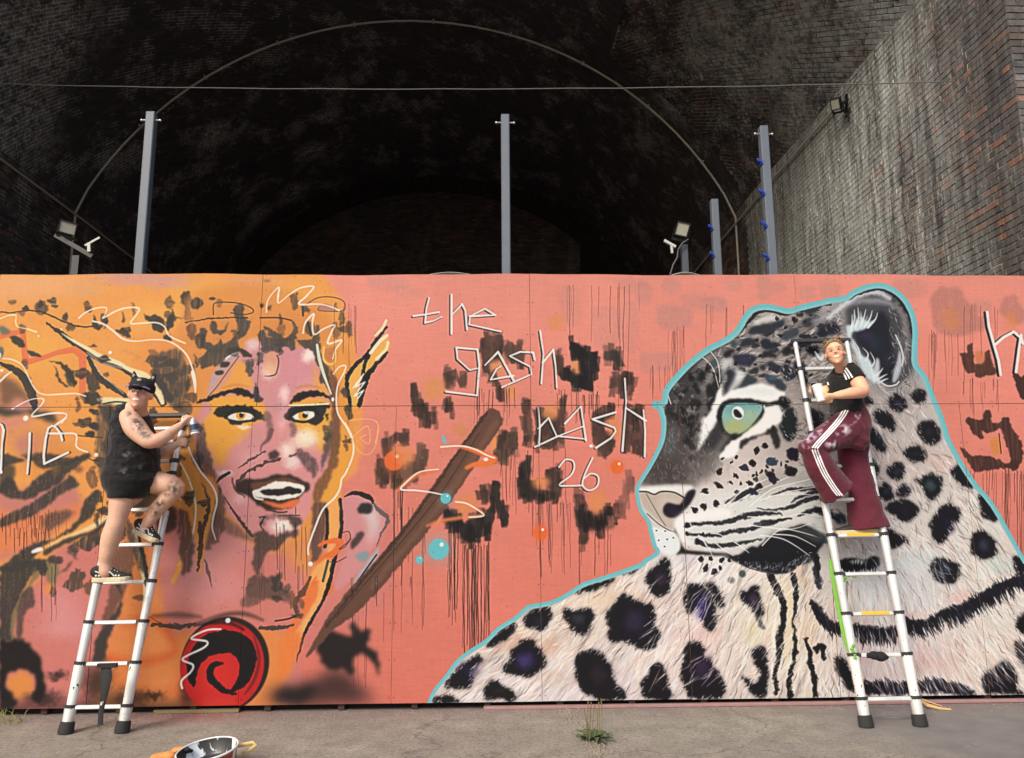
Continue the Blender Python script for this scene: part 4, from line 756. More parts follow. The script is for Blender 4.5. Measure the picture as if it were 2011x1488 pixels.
    for _ in range(46):
        x = prng.uniform(1385, 1600); y = prng.uniform(600, 770)
        if y < 880 - (x - 1300) * .9 - 60 or (abs(x - 1450) < 90 and y > 735): continue
        B(None, x, y, prng.uniform(3, 7), prng.uniform(2.5, 5), (38, 38, 44), a=.8, soft=.35, ang=prng.uniform(-.8, .2), rough=.8)
    for _ in range(60):
        x = prng.uniform(1312, 1400); y = prng.uniform(720, 900)
        B(None, x, y, prng.uniform(3, 8), prng.uniform(3, 10), (40, 38, 40) if prng.rand() < .6 else (150, 144, 142), a=.55, soft=.5, ang=prng.uniform(-.8, .8), rough=1.)
    # pale lid, blaze and the eye
    P(L1, "940,1180 1040,1110 1180,1085 1340,1060 1480,1120 1550,1150 1500,1190 1470,1230 1330,1220 1150,1200 1000,1200 920,1260 890,1360 840,1488 760,1488 780,1400 830,1300 860,1200 900,1110 920,1060", WH, a=.96, soft=2, rough=.5)
    P(L2, "740,0 880,0 850,80 780,200 710,310 690,290 720,150", WH, a=.95, soft=3, rough=.5)
    P(L1, "1040,1130 1180,1100 1320,1090 1460,1130 1380,1170 1180,1160", (206, 214, 216), a=.7, soft=6)
    P(L1, "1330,1260 1540,1270 1560,1320 1500,1400 1400,1488 1200,1488 1300,1400", WH, a=.95, soft=2, rough=.5)
    P(L2, "1200,0 1510,0 1480,40 1380,100 1240,170 1130,220 1100,300 1000,390 890,380 940,280 1060,180", WH, a=.95, soft=2, rough=.7)
    P(L1, "880,1400 890,1300 950,1230 1040,1205 1200,1205 1330,1235 1470,1215 1490,1180 1550,1190 1540,1230 1420,1270 1340,1290 1330,1350 1260,1440 1180,1500 1080,1590 1000,1590 930,1540", BK, a=.97, soft=1.5, rough=.4)
    P(L1, "925,1400 940,1310 1000,1250 1200,1245 1310,1260 1315,1320 1250,1410 1170,1500 1080,1545 1010,1545 950,1490", (122, 184, 178), soft=1.2)
    P(L1, "930,1420 940,1440 1050,1400 1180,1430 1300,1340 1240,1430 1160,1510 1080,1545 1010,1545 950,1490", (176, 180, 92), a=.85, soft=6); P(L1, "1130,1300 1250,1300 1250,1400 1150,1440", (150, 188, 146), a=.8, soft=8)
    P(L1, "950,1310 1030,1255 1200,1250 1300,1270 1250,1300 1100,1290 1000,1340", (92, 170, 178), a=.85, soft=5)
    B(L1, 1082, 1340, 62, 68, (232, 240, 240), soft=.12); B(L1, 1082, 1360, 44, 52, (180, 200, 206), a=.5, soft=.6); P(L1, "1045,1305 1080,1310 1125,1370 1100,1385 1060,1375 1040,1340", (40, 34, 34), soft=1.2)
    B(L1, 1340, 1280, 12, 20, (180, 190, 190), soft=.5); P(L2, "1000,170 1080,150 1040,200 960,280 900,370 880,400 930,260", (50, 50, 52), a=.9, soft=2, rough=.5)
    P(L2, "930,150 1010,170 960,260 900,340 880,250 900,180", (110, 104, 104), a=.8, soft=4); P(L2, "860,60 920,0 930,140 880,260 760,340 700,330 790,200", (62, 64, 68), a=.85, soft=4, rough=.6)
    P(L1, "1510,1390 1560,1310 1640,1320 1640,1488 1490,1488 1540,1440", (52, 60, 72), a=.93, soft=3, rough=.9); P(L2, "1490,60 1540,0 1640,0 1620,200 1560,190 1500,120", (46, 56, 66), a=.93, soft=3, rough=.9)
    P(L2, "1400,130 1440,70 1480,180 1495,270 1450,300 1420,220", (50, 54, 58), a=.93, soft=2.5, rough=.7); P(L2, "1100,300 1130,210 1250,180 1400,100 1440,80 1410,140 1300,170 1200,230", (50, 50, 52), a=.9, soft=2.5, rough=.7)
    # bridge of the nose
    P(L2, "380,0 460,0 520,120 560,300 600,500 560,640 300,640 140,640 220,500 300,360 360,200", (104, 94, 92), a=.6, soft=8, rough=1); P(L2, "400,120 460,100 470,300 400,380 370,300", (98, 116, 124), a=.5, soft=6); P(L2, "540,0 640,0 650,220 620,260 550,220 600,120", (52, 48, 50), a=.9, soft=3, rough=.9)
    P(L2, "700,330 800,300 850,380 840,560 700,600 600,500 640,380", (112, 106, 106), a=.75, soft=8, rough=1)
    P(L2, "130,630 250,600 400,620 600,600 700,620 640,650 420,660 260,650 150,680", (78, 72, 74), a=.85, soft=7, rough=.7)
    hairs("1300,780 1360,780 1400,860 1420,930 1290,940 1270,920 1310,850", None, 260, -80, 30, 5, 14, [(150, 130, 124), (70, 64, 66), (190, 172, 164), (120, 128, 134)], w=1.6, a=.5)
    # nose
    P(L2, "125,680 300,655 500,650 640,660 600,740 480,720 330,720 270,740 200,720 130,720", (224, 226, 224), a=.97, soft=3); P(L2, "128,725 200,720 270,745 340,720 480,730 560,780 540,900 480,1000 450,1080 380,1060 270,960 180,880 140,800", (190, 172, 154), a=.97, soft=1.5)
    P(L2, "330,760 460,770 540,830 420,840 360,900 400,980 440,1020 400,1040 320,900", (204, 186, 170), a=.8, soft=5); S(L2, "125,715 200,718 270,742 340,715 460,722 560,775", 3, (70, 74, 70)); S(L2, "190,735 240,820 320,960 380,1050", 1.2, (90, 84, 76)); S(L2, "200,930 300,1020 400,1085 470,1110", 1.8, (70, 66, 62))
    P(L2, "355,880 400,825 520,840 590,720 660,695 665,740 620,830 560,900 500,960 430,970 370,940", (44, 36, 56), a=.98, soft=2.5); B(L2, 445, 900, 50, 46, (62, 48, 96), a=.6, soft=.9)
    P(L2, "470,1060 500,1120 530,1200 560,1270 640,1290 800,1300 980,1310 1000,1340 700,1330 560,1320 480,1330 520,1280 515,1180 470,1110", BK, a=.95, soft=1.5)
    P(L2, "255,1060 400,1095 460,1110 510,1180 515,1270 440,1330 340,1310 290,1240 270,1150", (216, 226, 232), a=.96, soft=1.5); B(L2, 370, 1220, 60, 60, (206, 226, 240), a=.5, soft=.9)
    for x, y in [(312, 1190), (370, 1250), (290, 1095), (455, 1165), (395, 1180), (375, 1100)]: B(L2, x, y, 9, 7, BK, soft=.5)
    for _ in range(70):
        x = prng.uniform(1390, 1600); y = prng.uniform(880, 985)
        if y < 985 - (x - 1390) * .62: continue
        B(None, x, y, prng.uniform(2, 4.5), prng.uniform(2.5, 5.5), (34, 32, 36), a=.8, soft=.3, ang=prng.uniform(-.6, .6), rough=.6)
    # whisker pad
    P(L2, "460,1000 560,920 640,860 700,780 960,760 1200,700 1400,600 1650,500 1850,480 1900,760 1900,1000 1700,1060 1400,1100 1300,1240 1080,1290 900,1300 700,1270 560,1220 490,1100", (208, 212, 212), a=.9, soft=6, rough=1)
    P(L2, "470,1010 560,940 720,900 960,880 1000,960 700,1000 640,1060 560,1100 600,1200 700,1240 560,1220 500,1130", (238, 236, 238), a=.9, soft=4)
    P(L2, "1300,560 1500,520 1700,500 1860,600 1880,760 1600,640 1300,760", (150, 148, 144), a=.6, soft=8)
    for pts, w in [("640,1030 760,1020 940,1020 1080,980 1280,930 1500,930", [6, 7, 8, 11, 10, 4]), ("600,1125 700,1130 860,1140 1000,1110 1180,1080 1340,1040 1500,990 1600,980", [4, 7, 8, 8, 9, 8, 7, 3]), ("680,1200 800,1235 980,1235 1160,1210 1320,1180", [12, 8, 9, 6, 2]),
                   ("1280,880 1440,890 1600,860 1740,800 1860,770", [2, 4, 7, 9, 8]), ("1600,820 1700,760 1860,720", [2, 6, 8]), ("1400,760 1560,700 1800,690 1900,700", [2, 5, 9, 8]), ("1240,1030 1400,1000 1590,980", [3, 7, 3]), ("1660,950 1780,910 1880,900", [2, 9, 12]), ("960,830 1060,790 1180,720 1290,680", [3, 12, 14, 6])]:
        S(L2, pts, w, (52, 52, 62), a=.9, soft=1.8, rough=.6)
    for x, y, r in [(590, 1040, 30), (585, 1125, 20), (665, 1030, 16), (740, 1120, 20), (690, 1200, 26)]: B(L2, x, y, r, r, BK, a=.95, soft=.25, rough=.5)
    P(L2, "1080,1330 1200,1260 1300,1240 1420,1130 1540,1090 1720,1040 1820,1080 1880,1140 1930,1200 1860,1280 1820,1370 1700,1430 1560,1488 1440,1488 1250,1450 1100,1400 1000,1340", (40, 42, 54), a=.97, soft=2.5, rough=.5); P(L2, "1700,1050 1830,1090 1920,1180 1860,1220 1700,1140 1600,1100", (86, 90, 92), a=.8, soft=5)
    P(L2, "1820,1030 1900,1000 1920,1140 1860,1120", (206, 216, 216), a=.8, soft=3)
    P(L6, "900,0 1100,0 1700,0 1640,60 1560,130 1440,170 1300,150 1100,90 980,30", (36, 38, 50), a=.97, soft=2, rough=.4); S(L6, "1000,20 1100,90 1240,140 1400,165 1540,150 1620,90 1720,20", 2, (70, 74, 84), a=.9)
    hairs("1430,1105 1480,1118 1560,1122 1600,1095 1588,1084 1540,1108 1470,1104", None, 120, 60, 25, 4, 9, [(206, 206, 210), (160, 164, 170)], w=1., a=.7)
    for pts in ["950,860 1150,690 1300,620 1450,560", "1000,860 1200,740 1400,650 1560,580 1660,540", "1200,860 1400,700 1600,640 1800,590", "1000,830 1060,780", "1300,800 1560,720 1840,670", "1380,760 1600,740 1860,750", "1320,1240 1450,1110 1540,1080 1700,1110 1900,1170",
                "1300,1140 1500,1170 1640,1240 1780,1340", "1430,1130 1640,1150 1840,1250", "1020,1190 1100,1240 1190,1310", "860,1210 930,1270 1040,1340", "700,1170 760,1210 830,1330", "700,1140 740,1180 775,1250", "820,1120 900,1130 960,1165", "1190,1040 1340,1060 1600,1080 1800,1020", "1180,960 1500,970 1700,930 1900,960"]:
        S(L2, pts, [2.2, 1.8, .8], (228, 238, 240), soft=.9)
    S(L2, "20,1060 100,1045 240,1050", 1.6, (244, 206, 190), a=.8); S(L2, "100,1240 160,1200 250,1190", 1.6, (244, 196, 182), a=.8)
    for x, y, rx, ry in [(940, 395, 18, 26), (1065, 375, 20, 22), (1015, 430, 14, 26), (905, 525, 26, 36), (1060, 560, 34, 22), (1005, 630, 30, 18), (890, 655, 50, 30), (760, 720, 34, 26), (750, 860, 34, 36), (870, 830, 32, 34), (655, 890, 34, 24), (1265, 310, 32, 38), (1340, 265, 34, 28), (1225, 425, 38, 36), (1190, 630, 34, 26), (1300, 660, 34, 22)]:
        B(L2, x, y, rx, ry, (36, 32, 32), a=.95, soft=.28, ang=.5, rough=.8)
    for x, y, rx, ry, c in [(1140, 480, 40, 36, (62, 58, 96)), (1405, 430, 62, 44, (58, 78, 100)), (1400, 550, 50, 30, (44, 42, 48)), (1425, 595, 56, 44, (50, 52, 76)), (1620, 350, 64, 70, (42, 34, 70)), (1600, 520, 60, 50, (42, 40, 44)), (1230, 720, 50, 28, (60, 52, 104))]:
        B(L2, x, y, rx, ry, c, a=.95, soft=.22, rough=.8)
    for x, y, rx, ry in [(700, 30, 24, 30), (790, 28, 24, 26), (900, 38, 24, 24), (970, 42, 18, 18), (745, 105, 22, 40), (828, 150, 26, 38), (893, 115, 20, 24)]: B(L6, x, y, rx, ry, (48, 46, 58), a=.95, soft=.2, ang=.4, rough=.8)
    B(L6, 560, 40, 60, 40, (196, 188, 206), a=.7, soft=.9, rough=1); B(L6, 1090, 170, 34, 34, (70, 84, 84), a=.85, soft=.4); B(L6, 985, 230, 34, 30, (120, 116, 120), a=.8, soft=.5)
    # ---- ear
    P(L3, "300,250 380,180 520,130 640,130 740,180 840,280 900,420 925,560 915,740 930,840 860,960 740,1050 640,1020 560,920 420,700 330,560 300,420", (84, 84, 92), a=.95, soft=4, rough=.6)
    P(L3, "380,540 470,480 560,400 620,330 700,420 720,560 750,760 760,900 720,1010 650,990 580,860 480,720 400,640", (48, 50, 66), a=.95, soft=5, rough=.5)
    B(L3, 480, 570, 60, 50, (76, 66, 116), a=.6, soft=.9); B(L3, 560, 640, 60, 80, (54, 72, 92), a=.6, soft=.9); B(L3, 680, 780, 50, 60, (54, 66, 100), a=.5, soft=.9)
    S(L3, "0,430 120,380 220,320 330,270 420,240 560,240 680,250 740,300", [14, 13, 14, 12, 14, 14, 12, 8], (150, 152, 162), a=.8, soft=5, rough=.5); S(L3, "130,400 240,300 380,210 500,170 600,165 700,210", [8, 9, 9, 8, 12, 8], (208, 214, 224), a=.8, soft=4, rough=.5)
    S(L3, "320,230 450,160 600,130 740,180 850,300 905,440 925,600 915,760", [3, 4, 5, 6, 7, 7, 6, 4], (46, 46, 48), a=.9, soft=1.5, rough=.5)
    S(L3, "760,260 830,380 860,520 860,680 830,860", [8, 13, 14, 11, 6], (140, 134, 134), a=.8, soft=4, rough=.9)
    hairs("1745,600 1765,610 1785,680 1785,760 1762,780 1750,700", None, 130, -70, 35, 6, 16, [(200, 196, 196), (84, 76, 76), (176, 160, 152)], w=1.4, a=.7)
    P(L3, "300,480 380,440 370,360 420,430 430,330 460,420 500,370 490,440 560,420 520,480 420,520 360,540 330,600 300,540", (196, 220, 228), a=.92, soft=2, rough=.5)
    for pts in ["340,500 370,420 372,320", "380,490 410,400 405,300", "430,480 460,400 480,320", "470,480 520,400 540,330", "500,490 570,410 590,350", "340,520 350,440 350,370"]: S(L3, pts, [5, 3, 1], (206, 226, 234), a=.85, soft=1)
    P(L3, "350,590 400,680 440,740 520,800 570,900 600,960 560,1010 500,960 430,860 390,760 350,660", (190, 218, 226), a=.92, soft=2.5, rough=.6); P(L3, "550,900 580,780 605,800 610,900 590,1000", (198, 214, 222), a=.85, soft=2)
    for pts in ["480,800 500,740 450,680", "540,850 560,800 520,720", "430,780 410,690 380,640", "560,960 620,900 640,870", "580,990 640,950 680,930", "600,1010 660,980 690,970", "560,980 520,860 500,780"]: S(L3, pts, [5, 3, 1], (206, 222, 230), a=.8, soft=1)
    P(L3, "730,1000 740,900 770,820 800,700 820,820 800,920 760,1000", (190, 196, 212), a=.85, soft=2.5); S(L3, "600,990 680,1040 760,1030 790,1000", 3, (206, 206, 210)); S(L3, "580,1000 640,1080 700,1120", 2.4, (196, 190, 184)); S(L3, "760,560 800,650 830,760 820,850", [3, 4, 4, 2], (190, 214, 222), a=.8)
    hairs("1618,680 1670,690 1690,730 1660,720 1620,700", None, 90, -70, 14, 8, 20, [(214, 206, 200), (110, 96, 84), (150, 136, 124)], w=1.4, a=.7)
    B(L3, 700, 1190, 50, 20, (190, 150, 134), a=.6, soft=.9)
    # ---- body spots
    SB = [(L3, "900,1130 960,1085 1030,1100 1040,1170 990,1200 920,1180", None), (L3, "690,1190 760,1130 840,1150 850,1230 790,1280 720,1260", VI), (L3, "450,1180 480,1130 540,1180 500,1220", None), (L3, "540,1310 600,1270 700,1300 740,1380 740,1470 660,1440 600,1400", None), (L3, "980,1440 1000,1390 1080,1370 1150,1440 1160,1560 1060,1580 1000,1520", None),
          (L4, "500,100 560,110 620,190 670,290 660,330 590,290 510,200", (60, 60, 92)), (L4, "1000,70 1060,40 1130,40 1180,120 1180,200 1110,235 1050,210 1010,150", (66, 62, 80)), (L4, "850,350 890,290 960,275 1030,310 1060,370 1000,420 920,410", (60, 58, 76)), (L4, "480,420 540,400 590,440 600,540 560,570 500,560 478,500", (60, 66, 90)),
          (L4, "695,500 720,450 790,430 850,470 850,560 790,595 720,570", (70, 70, 98)), (L4, "600,720 630,630 680,640 740,710 745,770 660,780", (56, 78, 100)), (L4, "965,600 1040,570 1120,545 1190,580 1210,660 1180,740 1110,770 1050,730 1030,660", (84, 110, 124)), (L4, "680,870 760,810 860,790 960,840 985,900 920,980 850,985 760,940", (56, 48, 88)),
          (L4, "1320,480 1370,440 1430,490 1520,640 1500,670 1400,640 1320,540", None), (L4, "1570,760 1600,740 1700,860 1760,970 1700,970 1600,900", None), (L4, "1115,1000 1180,890 1260,830 1340,850 1395,900 1370,990 1320,980 1290,1100 1200,1200 1160,1190 1120,1120", (58, 44, 100)), (L4, "1490,1180 1520,1110 1600,1080 1680,1130 1740,1210 1740,1300 1650,1350 1560,1330 1500,1280", (78, 84, 124)),
          (L5, "1080,130 1110,60 1180,25 1280,40 1350,90 1355,170 1290,240 1200,250 1120,210", (74, 76, 110)), (L5, "1885,80 1940,10 2010,120 2010,160 1930,170", None), (L5, "1890,680 1920,580 1990,540 2100,560 2110,700 2000,730 1930,710", (60, 48, 60)), (L5, "1880,830 1940,810 2040,850 2060,960 1980,1020 1920,960", None),
          (L5, "1580,1130 1640,1080 1700,1080 1720,1030 1830,1010 1890,1110 1900,1250 1960,1290 1640,1290 1600,1220", (56, 52, 74)), (L5, "175,990 200,950 270,990 330,1080 370,1200 370,1280 300,1250 220,1120", None), (L4, "600,1060 700,1080 860,1150 880,1190 700,1240 640,1150", None), (L4, "1900,1360 1930,1320 2010,1400 2060,1500 1960,1490", None),
          (L7, "165,1225 220,1120 330,1030 400,960 480,925 490,990 400,1060 390,1130 430,1180 380,1225", (60, 50, 100)), (L7, "560,840 640,740 780,650 830,650 810,720 700,800", None), (L7, "900,600 980,520 1130,490 1150,560 1110,670 1060,700 1000,680 930,675", (66, 56, 96)), (L7, "1390,340 1500,270 1720,210 1720,240 1600,310 1450,345", None), (L7, "1820,170 1980,105 2000,110 1900,160", None),
          (L7, "720,1090 740,1010 800,980 775,930 830,850 920,790 1000,810 1060,920 1100,980 1070,1060 950,1130 880,1120 800,1120", (96, 76, 170)), (L7, "1270,560 1280,500 1340,520 1430,510 1500,500 1560,560 1530,660 1480,735 1390,730 1340,670 1320,610", (76, 82, 96)), (L7, "530,1340 545,1240 590,1180 660,1180 700,1240 790,1270 800,1350 700,1345 600,1345", (70, 62, 62)), (L7, "50,1345 120,1310 200,1310 290,1350 280,1370 60,1370", None),
          (L7, "1390,950 1450,900 1560,885 1640,920 1690,1000 1720,1120 1760,1220 1850,1290 1840,1345 1600,1345 1500,1300 1420,1230 1400,1120 1385,1020", (74, 56, 76)), (L7, "1660,570 1730,480 1790,390 1850,360 1920,400 1990,440 2090,450 2140,560 2120,640 2180,720 2160,800 2080,870 1960,860 1900,810 1740,800 1700,740 1710,660", (78, 60, 110)),
          (L6, "170,230 240,130 300,90 330,40 400,60 410,180 400,320 340,380 270,370 230,310", (86, 66, 96)), (L6, "560,320 600,260 700,280 770,340 820,440 830,600 820,700 760,700 720,600 690,500 640,500 590,540 560,460", (84, 66, 170)), (L6, "730,250 820,270 880,340 910,460 870,470 800,370", None), (L6, "1080,350 1160,320 1220,290 1260,400 1280,560 1230,560 1170,480 1100,420", (96, 80, 110)),
          (L6, "500,1080 550,960 540,880 620,810 700,830 740,950 800,1020 860,1110 910,1200 900,1330 620,1330 540,1220", (86, 62, 110)), (L6, "145,1220 200,1130 230,1050 300,1020 350,1080 390,1200 400,1340 180,1340", (76, 54, 62)), (L6, "1180,900 1230,860 1300,870 1320,1040 1320,1200 1300,1310 1230,1320 1140,1230 1080,1140 1160,1180 1230,1200 1260,1080 1200,980", None)]
    for v, pts, mid in SB: spot(v, pts, mid=mid, ang=46 if v in (L6, L7) else -58)
    for pts, c in [((1585, 682, 1604, 680, 1606, 692, 1592, 698), (40, 44, 62)), ((1562, 712, 1578, 716, 1582, 744, 1566, 742), (38, 42, 66)), ((1540, 716, 1552, 724, 1550, 742, 1538, 736), (50, 62, 76)), ((1540, 808, 1560, 806, 1562, 852, 1546, 862, 1536, 840), (44, 58, 66)),
                   ((1590, 806, 1612, 812, 1616, 836, 1598, 838), (46, 48, 70)), ((1575, 600, 1600, 592, 1608, 606, 1586, 614), (66, 70, 80)), ((1620, 640, 1640, 634, 1646, 650, 1626, 654), (52, 54, 70)), ((1700, 960, 1716, 950, 1726, 968, 1708, 978), (44, 44, 56)), ((1640, 1010, 1656, 1006, 1658, 1024, 1642, 1026), (70, 74, 90)),
                   ((1530, 790, 1546, 780, 1550, 796, 1536, 806), (40, 44, 50)), ((1760, 960, 1780, 950, 1786, 966, 1768, 974), (48, 46, 60))]:
        spot(None, [(pts[i], pts[i + 1]) for i in range(0, len(pts), 2)], core=c, ang=-50)
    S(None, "1600,690 1612,704 1620,684", [3, 7, 2], (206, 218, 226), soft=1.5); S(None, "1610,760 1640,840 1620,900", [10, 20, 8], (120, 112, 110), a=.4, soft=6, rough=1)
    # ruff stripes
    for v, pts, w in [(L6, "1360,200 1420,320 1470,460 1470,640 1440,800 1430,950 1400,1100 1410,1300", [18, 16, 14, 13, 14, 12, 9, 6]), (L6, "1560,180 1590,320 1590,480 1570,620 1580,740 1590,900 1560,1060 1530,1200 1540,1310", [12, 11, 8, 4, 6, 10, 9, 8, 16]), (L6, "1690,780 1720,900 1740,1040 1770,1200 1780,1310", [8, 10, 11, 12, 12]), (L6, "1780,0 1800,100 1810,200", [9, 11, 4]),
                      (L6, "1790,880 1840,860 1850,960", [12, 14, 8]), (L6, "1740,430 1780,540 1860,640 1900,700", [8, 10, 12, 8])]:
        S(v, pts, w, (38, 36, 40), a=.93, soft=1.8, rough=.9)
    S(L6, "1230,560 1260,640 1290,680", [8, 12, 6], (90, 92, 96), a=.8, soft=3, rough=.6); S(L6, "1480,260 1520,380 1540,560 1520,800 1500,1000", [5, 9, 9, 8, 5], (226, 206, 160), a=.8, soft=2, rough=.5); S(L6, "1400,600 1380,760 1400,900", [5, 8, 5], (236, 232, 220), a=.8, soft=2)
    def fringe(v, pts, n, L0, L1_, ang, w=3.2, col=(32, 32, 40)):
        q = catmull(np.array([(v[0] + x / v[2], v[1] + y / v[2]) for x, y in parse(pts)], np.float32), n=6)
        for i in range(n):
            t = prng.rand() * (len(q) - 1.001); k = int(t); x, y = q[k] * (1 - (t - k)) + q[k + 1] * (t - k)
            th = math.radians(ang + prng.normal() * 9); L = prng.uniform(L0, L1_)
            x += prng.normal() * 1.5; y += prng.normal() * 4
            S(None, [(x - math.cos(th) * L * .4, y + math.sin(th) * L * .4), (x, y), (x + math.cos(th) * L * .6, y - math.sin(th) * L * .6)], [.6, w, .4], col if prng.rand() < .86 else (58, 56, 86), a=.88, soft=.7, curve=False)
    S(L5, "830,600 960,640 1120,620 1250,540 1400,500 1500,450 1650,350 1800,270 2000,220 2150,180", [14, 16, 20, 22, 20, 20, 18, 18, 22, 22], (36, 36, 50), a=.9, soft=3, rough=1)
    fringe(L5, "840,640 960,680 1120,640 1250,570 1400,530 1500,450 1650,380 1800,300 2000,240 2150,200", 330, 22, 42, -62)
    S(L5, "330,680 450,720 560,730 740,720", [16, 22, 24, 20], (36, 36, 44), a=.9, soft=3, rough=1); fringe(L5, "330,690 450,740 560,750 750,740", 150, 18, 36, -84)
    S(L5, "450,1270 600,1250 800,1260 1000,1240 1200,1240 1400,1270 1500,1300", [18, 18, 20, 22, 20, 16, 6], (42, 42, 66), a=.9, soft=4, rough=1); fringe(L5, "440,1230 600,1220 800,1240 1000,1210 1200,1210 1400,1260", 190, 16, 34, -52)
    S(L5, "0,460 60,560 130,650 230,660", [14, 18, 20, 12], (48, 50, 66), a=.9, soft=3, rough=1); fringe(L5, "0,500 60,600 140,680 230,680", 70, 12, 26, -70)
    P(L5, "215,50 320,20 480,40 560,0 600,20 590,120 440,130 260,120", (40, 42, 50), a=.92, soft=2.5, rough=.8); B(L5, 400, 60, 70, 24, (190, 206, 206), a=.85, soft=.6); fringe(L5, "220,100 300,110 420,120 560,110", 60, 10, 22, 86)
    S(L4, "0,1100 60,1140 100,1180 180,1200", [12, 16, 10, 4], (70, 80, 84), a=.8, soft=3)
    for v, pts in [(L4, "0,860 60,900 140,920 200,960"), (L5, "0,120 20,200 40,290")]: S(v, pts, [6, 16, 14, 8], (46, 48, 66), a=.85, soft=3, rough=.8)
    hairs("1650,1230 1760,1230 1960,1180 2020,1260 1960,1340 1700,1340", None, 420, lambda x, y: -78 + (x - 1650) * .09, 8, 20, 50, [(240, 232, 232), (228, 176, 162), (236, 214, 206), (196, 206, 212)], w=1.8, a=.6)
    hairs("1250,1150 1560,1130 1560,1360 1250,1360", None, 160, 52, 10, 24, 60, [(244, 240, 234), (236, 222, 214)], w=1.6, a=.6)
    hairs("1700,1090 1850,1080 1850,1180 1700,1200", None, 260, -60, 22, 18, 40, [(206, 212, 218), (196, 206, 214), (226, 206, 206), (176, 200, 208)], w=1.8, a=.55)
    # nothing strays past the outline
    full = np.zeros((MH, MW, 1), np.float32); full[clip_sl][..., 0] = clip_m; LEO[:] = full; CV[:] = before * (1 - full) + CV * full
    # turquoise outline, thicker round the head
    n = len(edge)
    S(None, edge[:n], [7, 8, 9, 9, 9, 8, 9, 12, 13, 13, 13, 12, 12, 13, 12, 11, 9], (110, 196, 206), soft=1., curve=True)

def finish_mural():
    # crisp paint edges and strong darks, then roller grain and specks of overspray
    for c in range(3): CV[..., c] += .75 * (CV[..., c] - box_blur(CV[..., c], 2))
    np.clip(CV, .02, 1, out=CV)
    L = CV @ np.array((.3, .59, .11), np.float32); k = 1.10 + .10 * LEO[..., 0]; piv = .60
    L2_ = np.clip(piv + (L - piv) * k, .085, .985); CV[:] = np.clip(CV * (L2_ / np.maximum(L, .02))[..., None], 0, 1)
    g_ = (CV @ np.array((.3, .59, .11), np.float32))[..., None]; m_ = LEO * np.clip((g_ - .35) * 3, 0, 1)
    CV[:] = CV * (1 - .28 * m_) + (g_ * np.array((1.0, .985, .985), np.float32)) * (.28 * m_) + .035 * m_
    CV[:] *= (1 + (NV - .5) * .022 + (NH - .5) * .018 + (N3 - .5) * .03)[..., None]
    spk = (prng.rand(MH, MW) > .99965)
    ys, xs = np.nonzero(spk)
    for y, x in list(zip(ys, xs))[:700]:
        c = .25 if prng.rand() < .8 else .9
        CV[y:y + 2, x:x + 2] = CV[y:y + 2, x:x + 2] * .5 + c * .5
    np.clip(CV, 0, 1, out=CV)
# ================================================================ THE SETTING
ARX, ALX, ARC = 5.40, -8.37, (-1.49)            # tunnel walls and centre line
SPZ, CRZ, Y0, YE = 7.87, 12.24, 6.92, 23.3      # springing, crown, mouth, end wall
HW = (ARX - ALX) / 2; RISE = CRZ - SPZ
RAD = (HW * HW + RISE * RISE) / (2 * RISE); CZ = CRZ - RAD
A0 = math.acos(HW / RAD)                        # arc starts at this angle above the horizontal
def arc_pt(a, Y, off=0.0): return Vector((ARC + (RAD - off) * math.cos(a), Y, CZ + (RAD - off) * math.sin(a)))

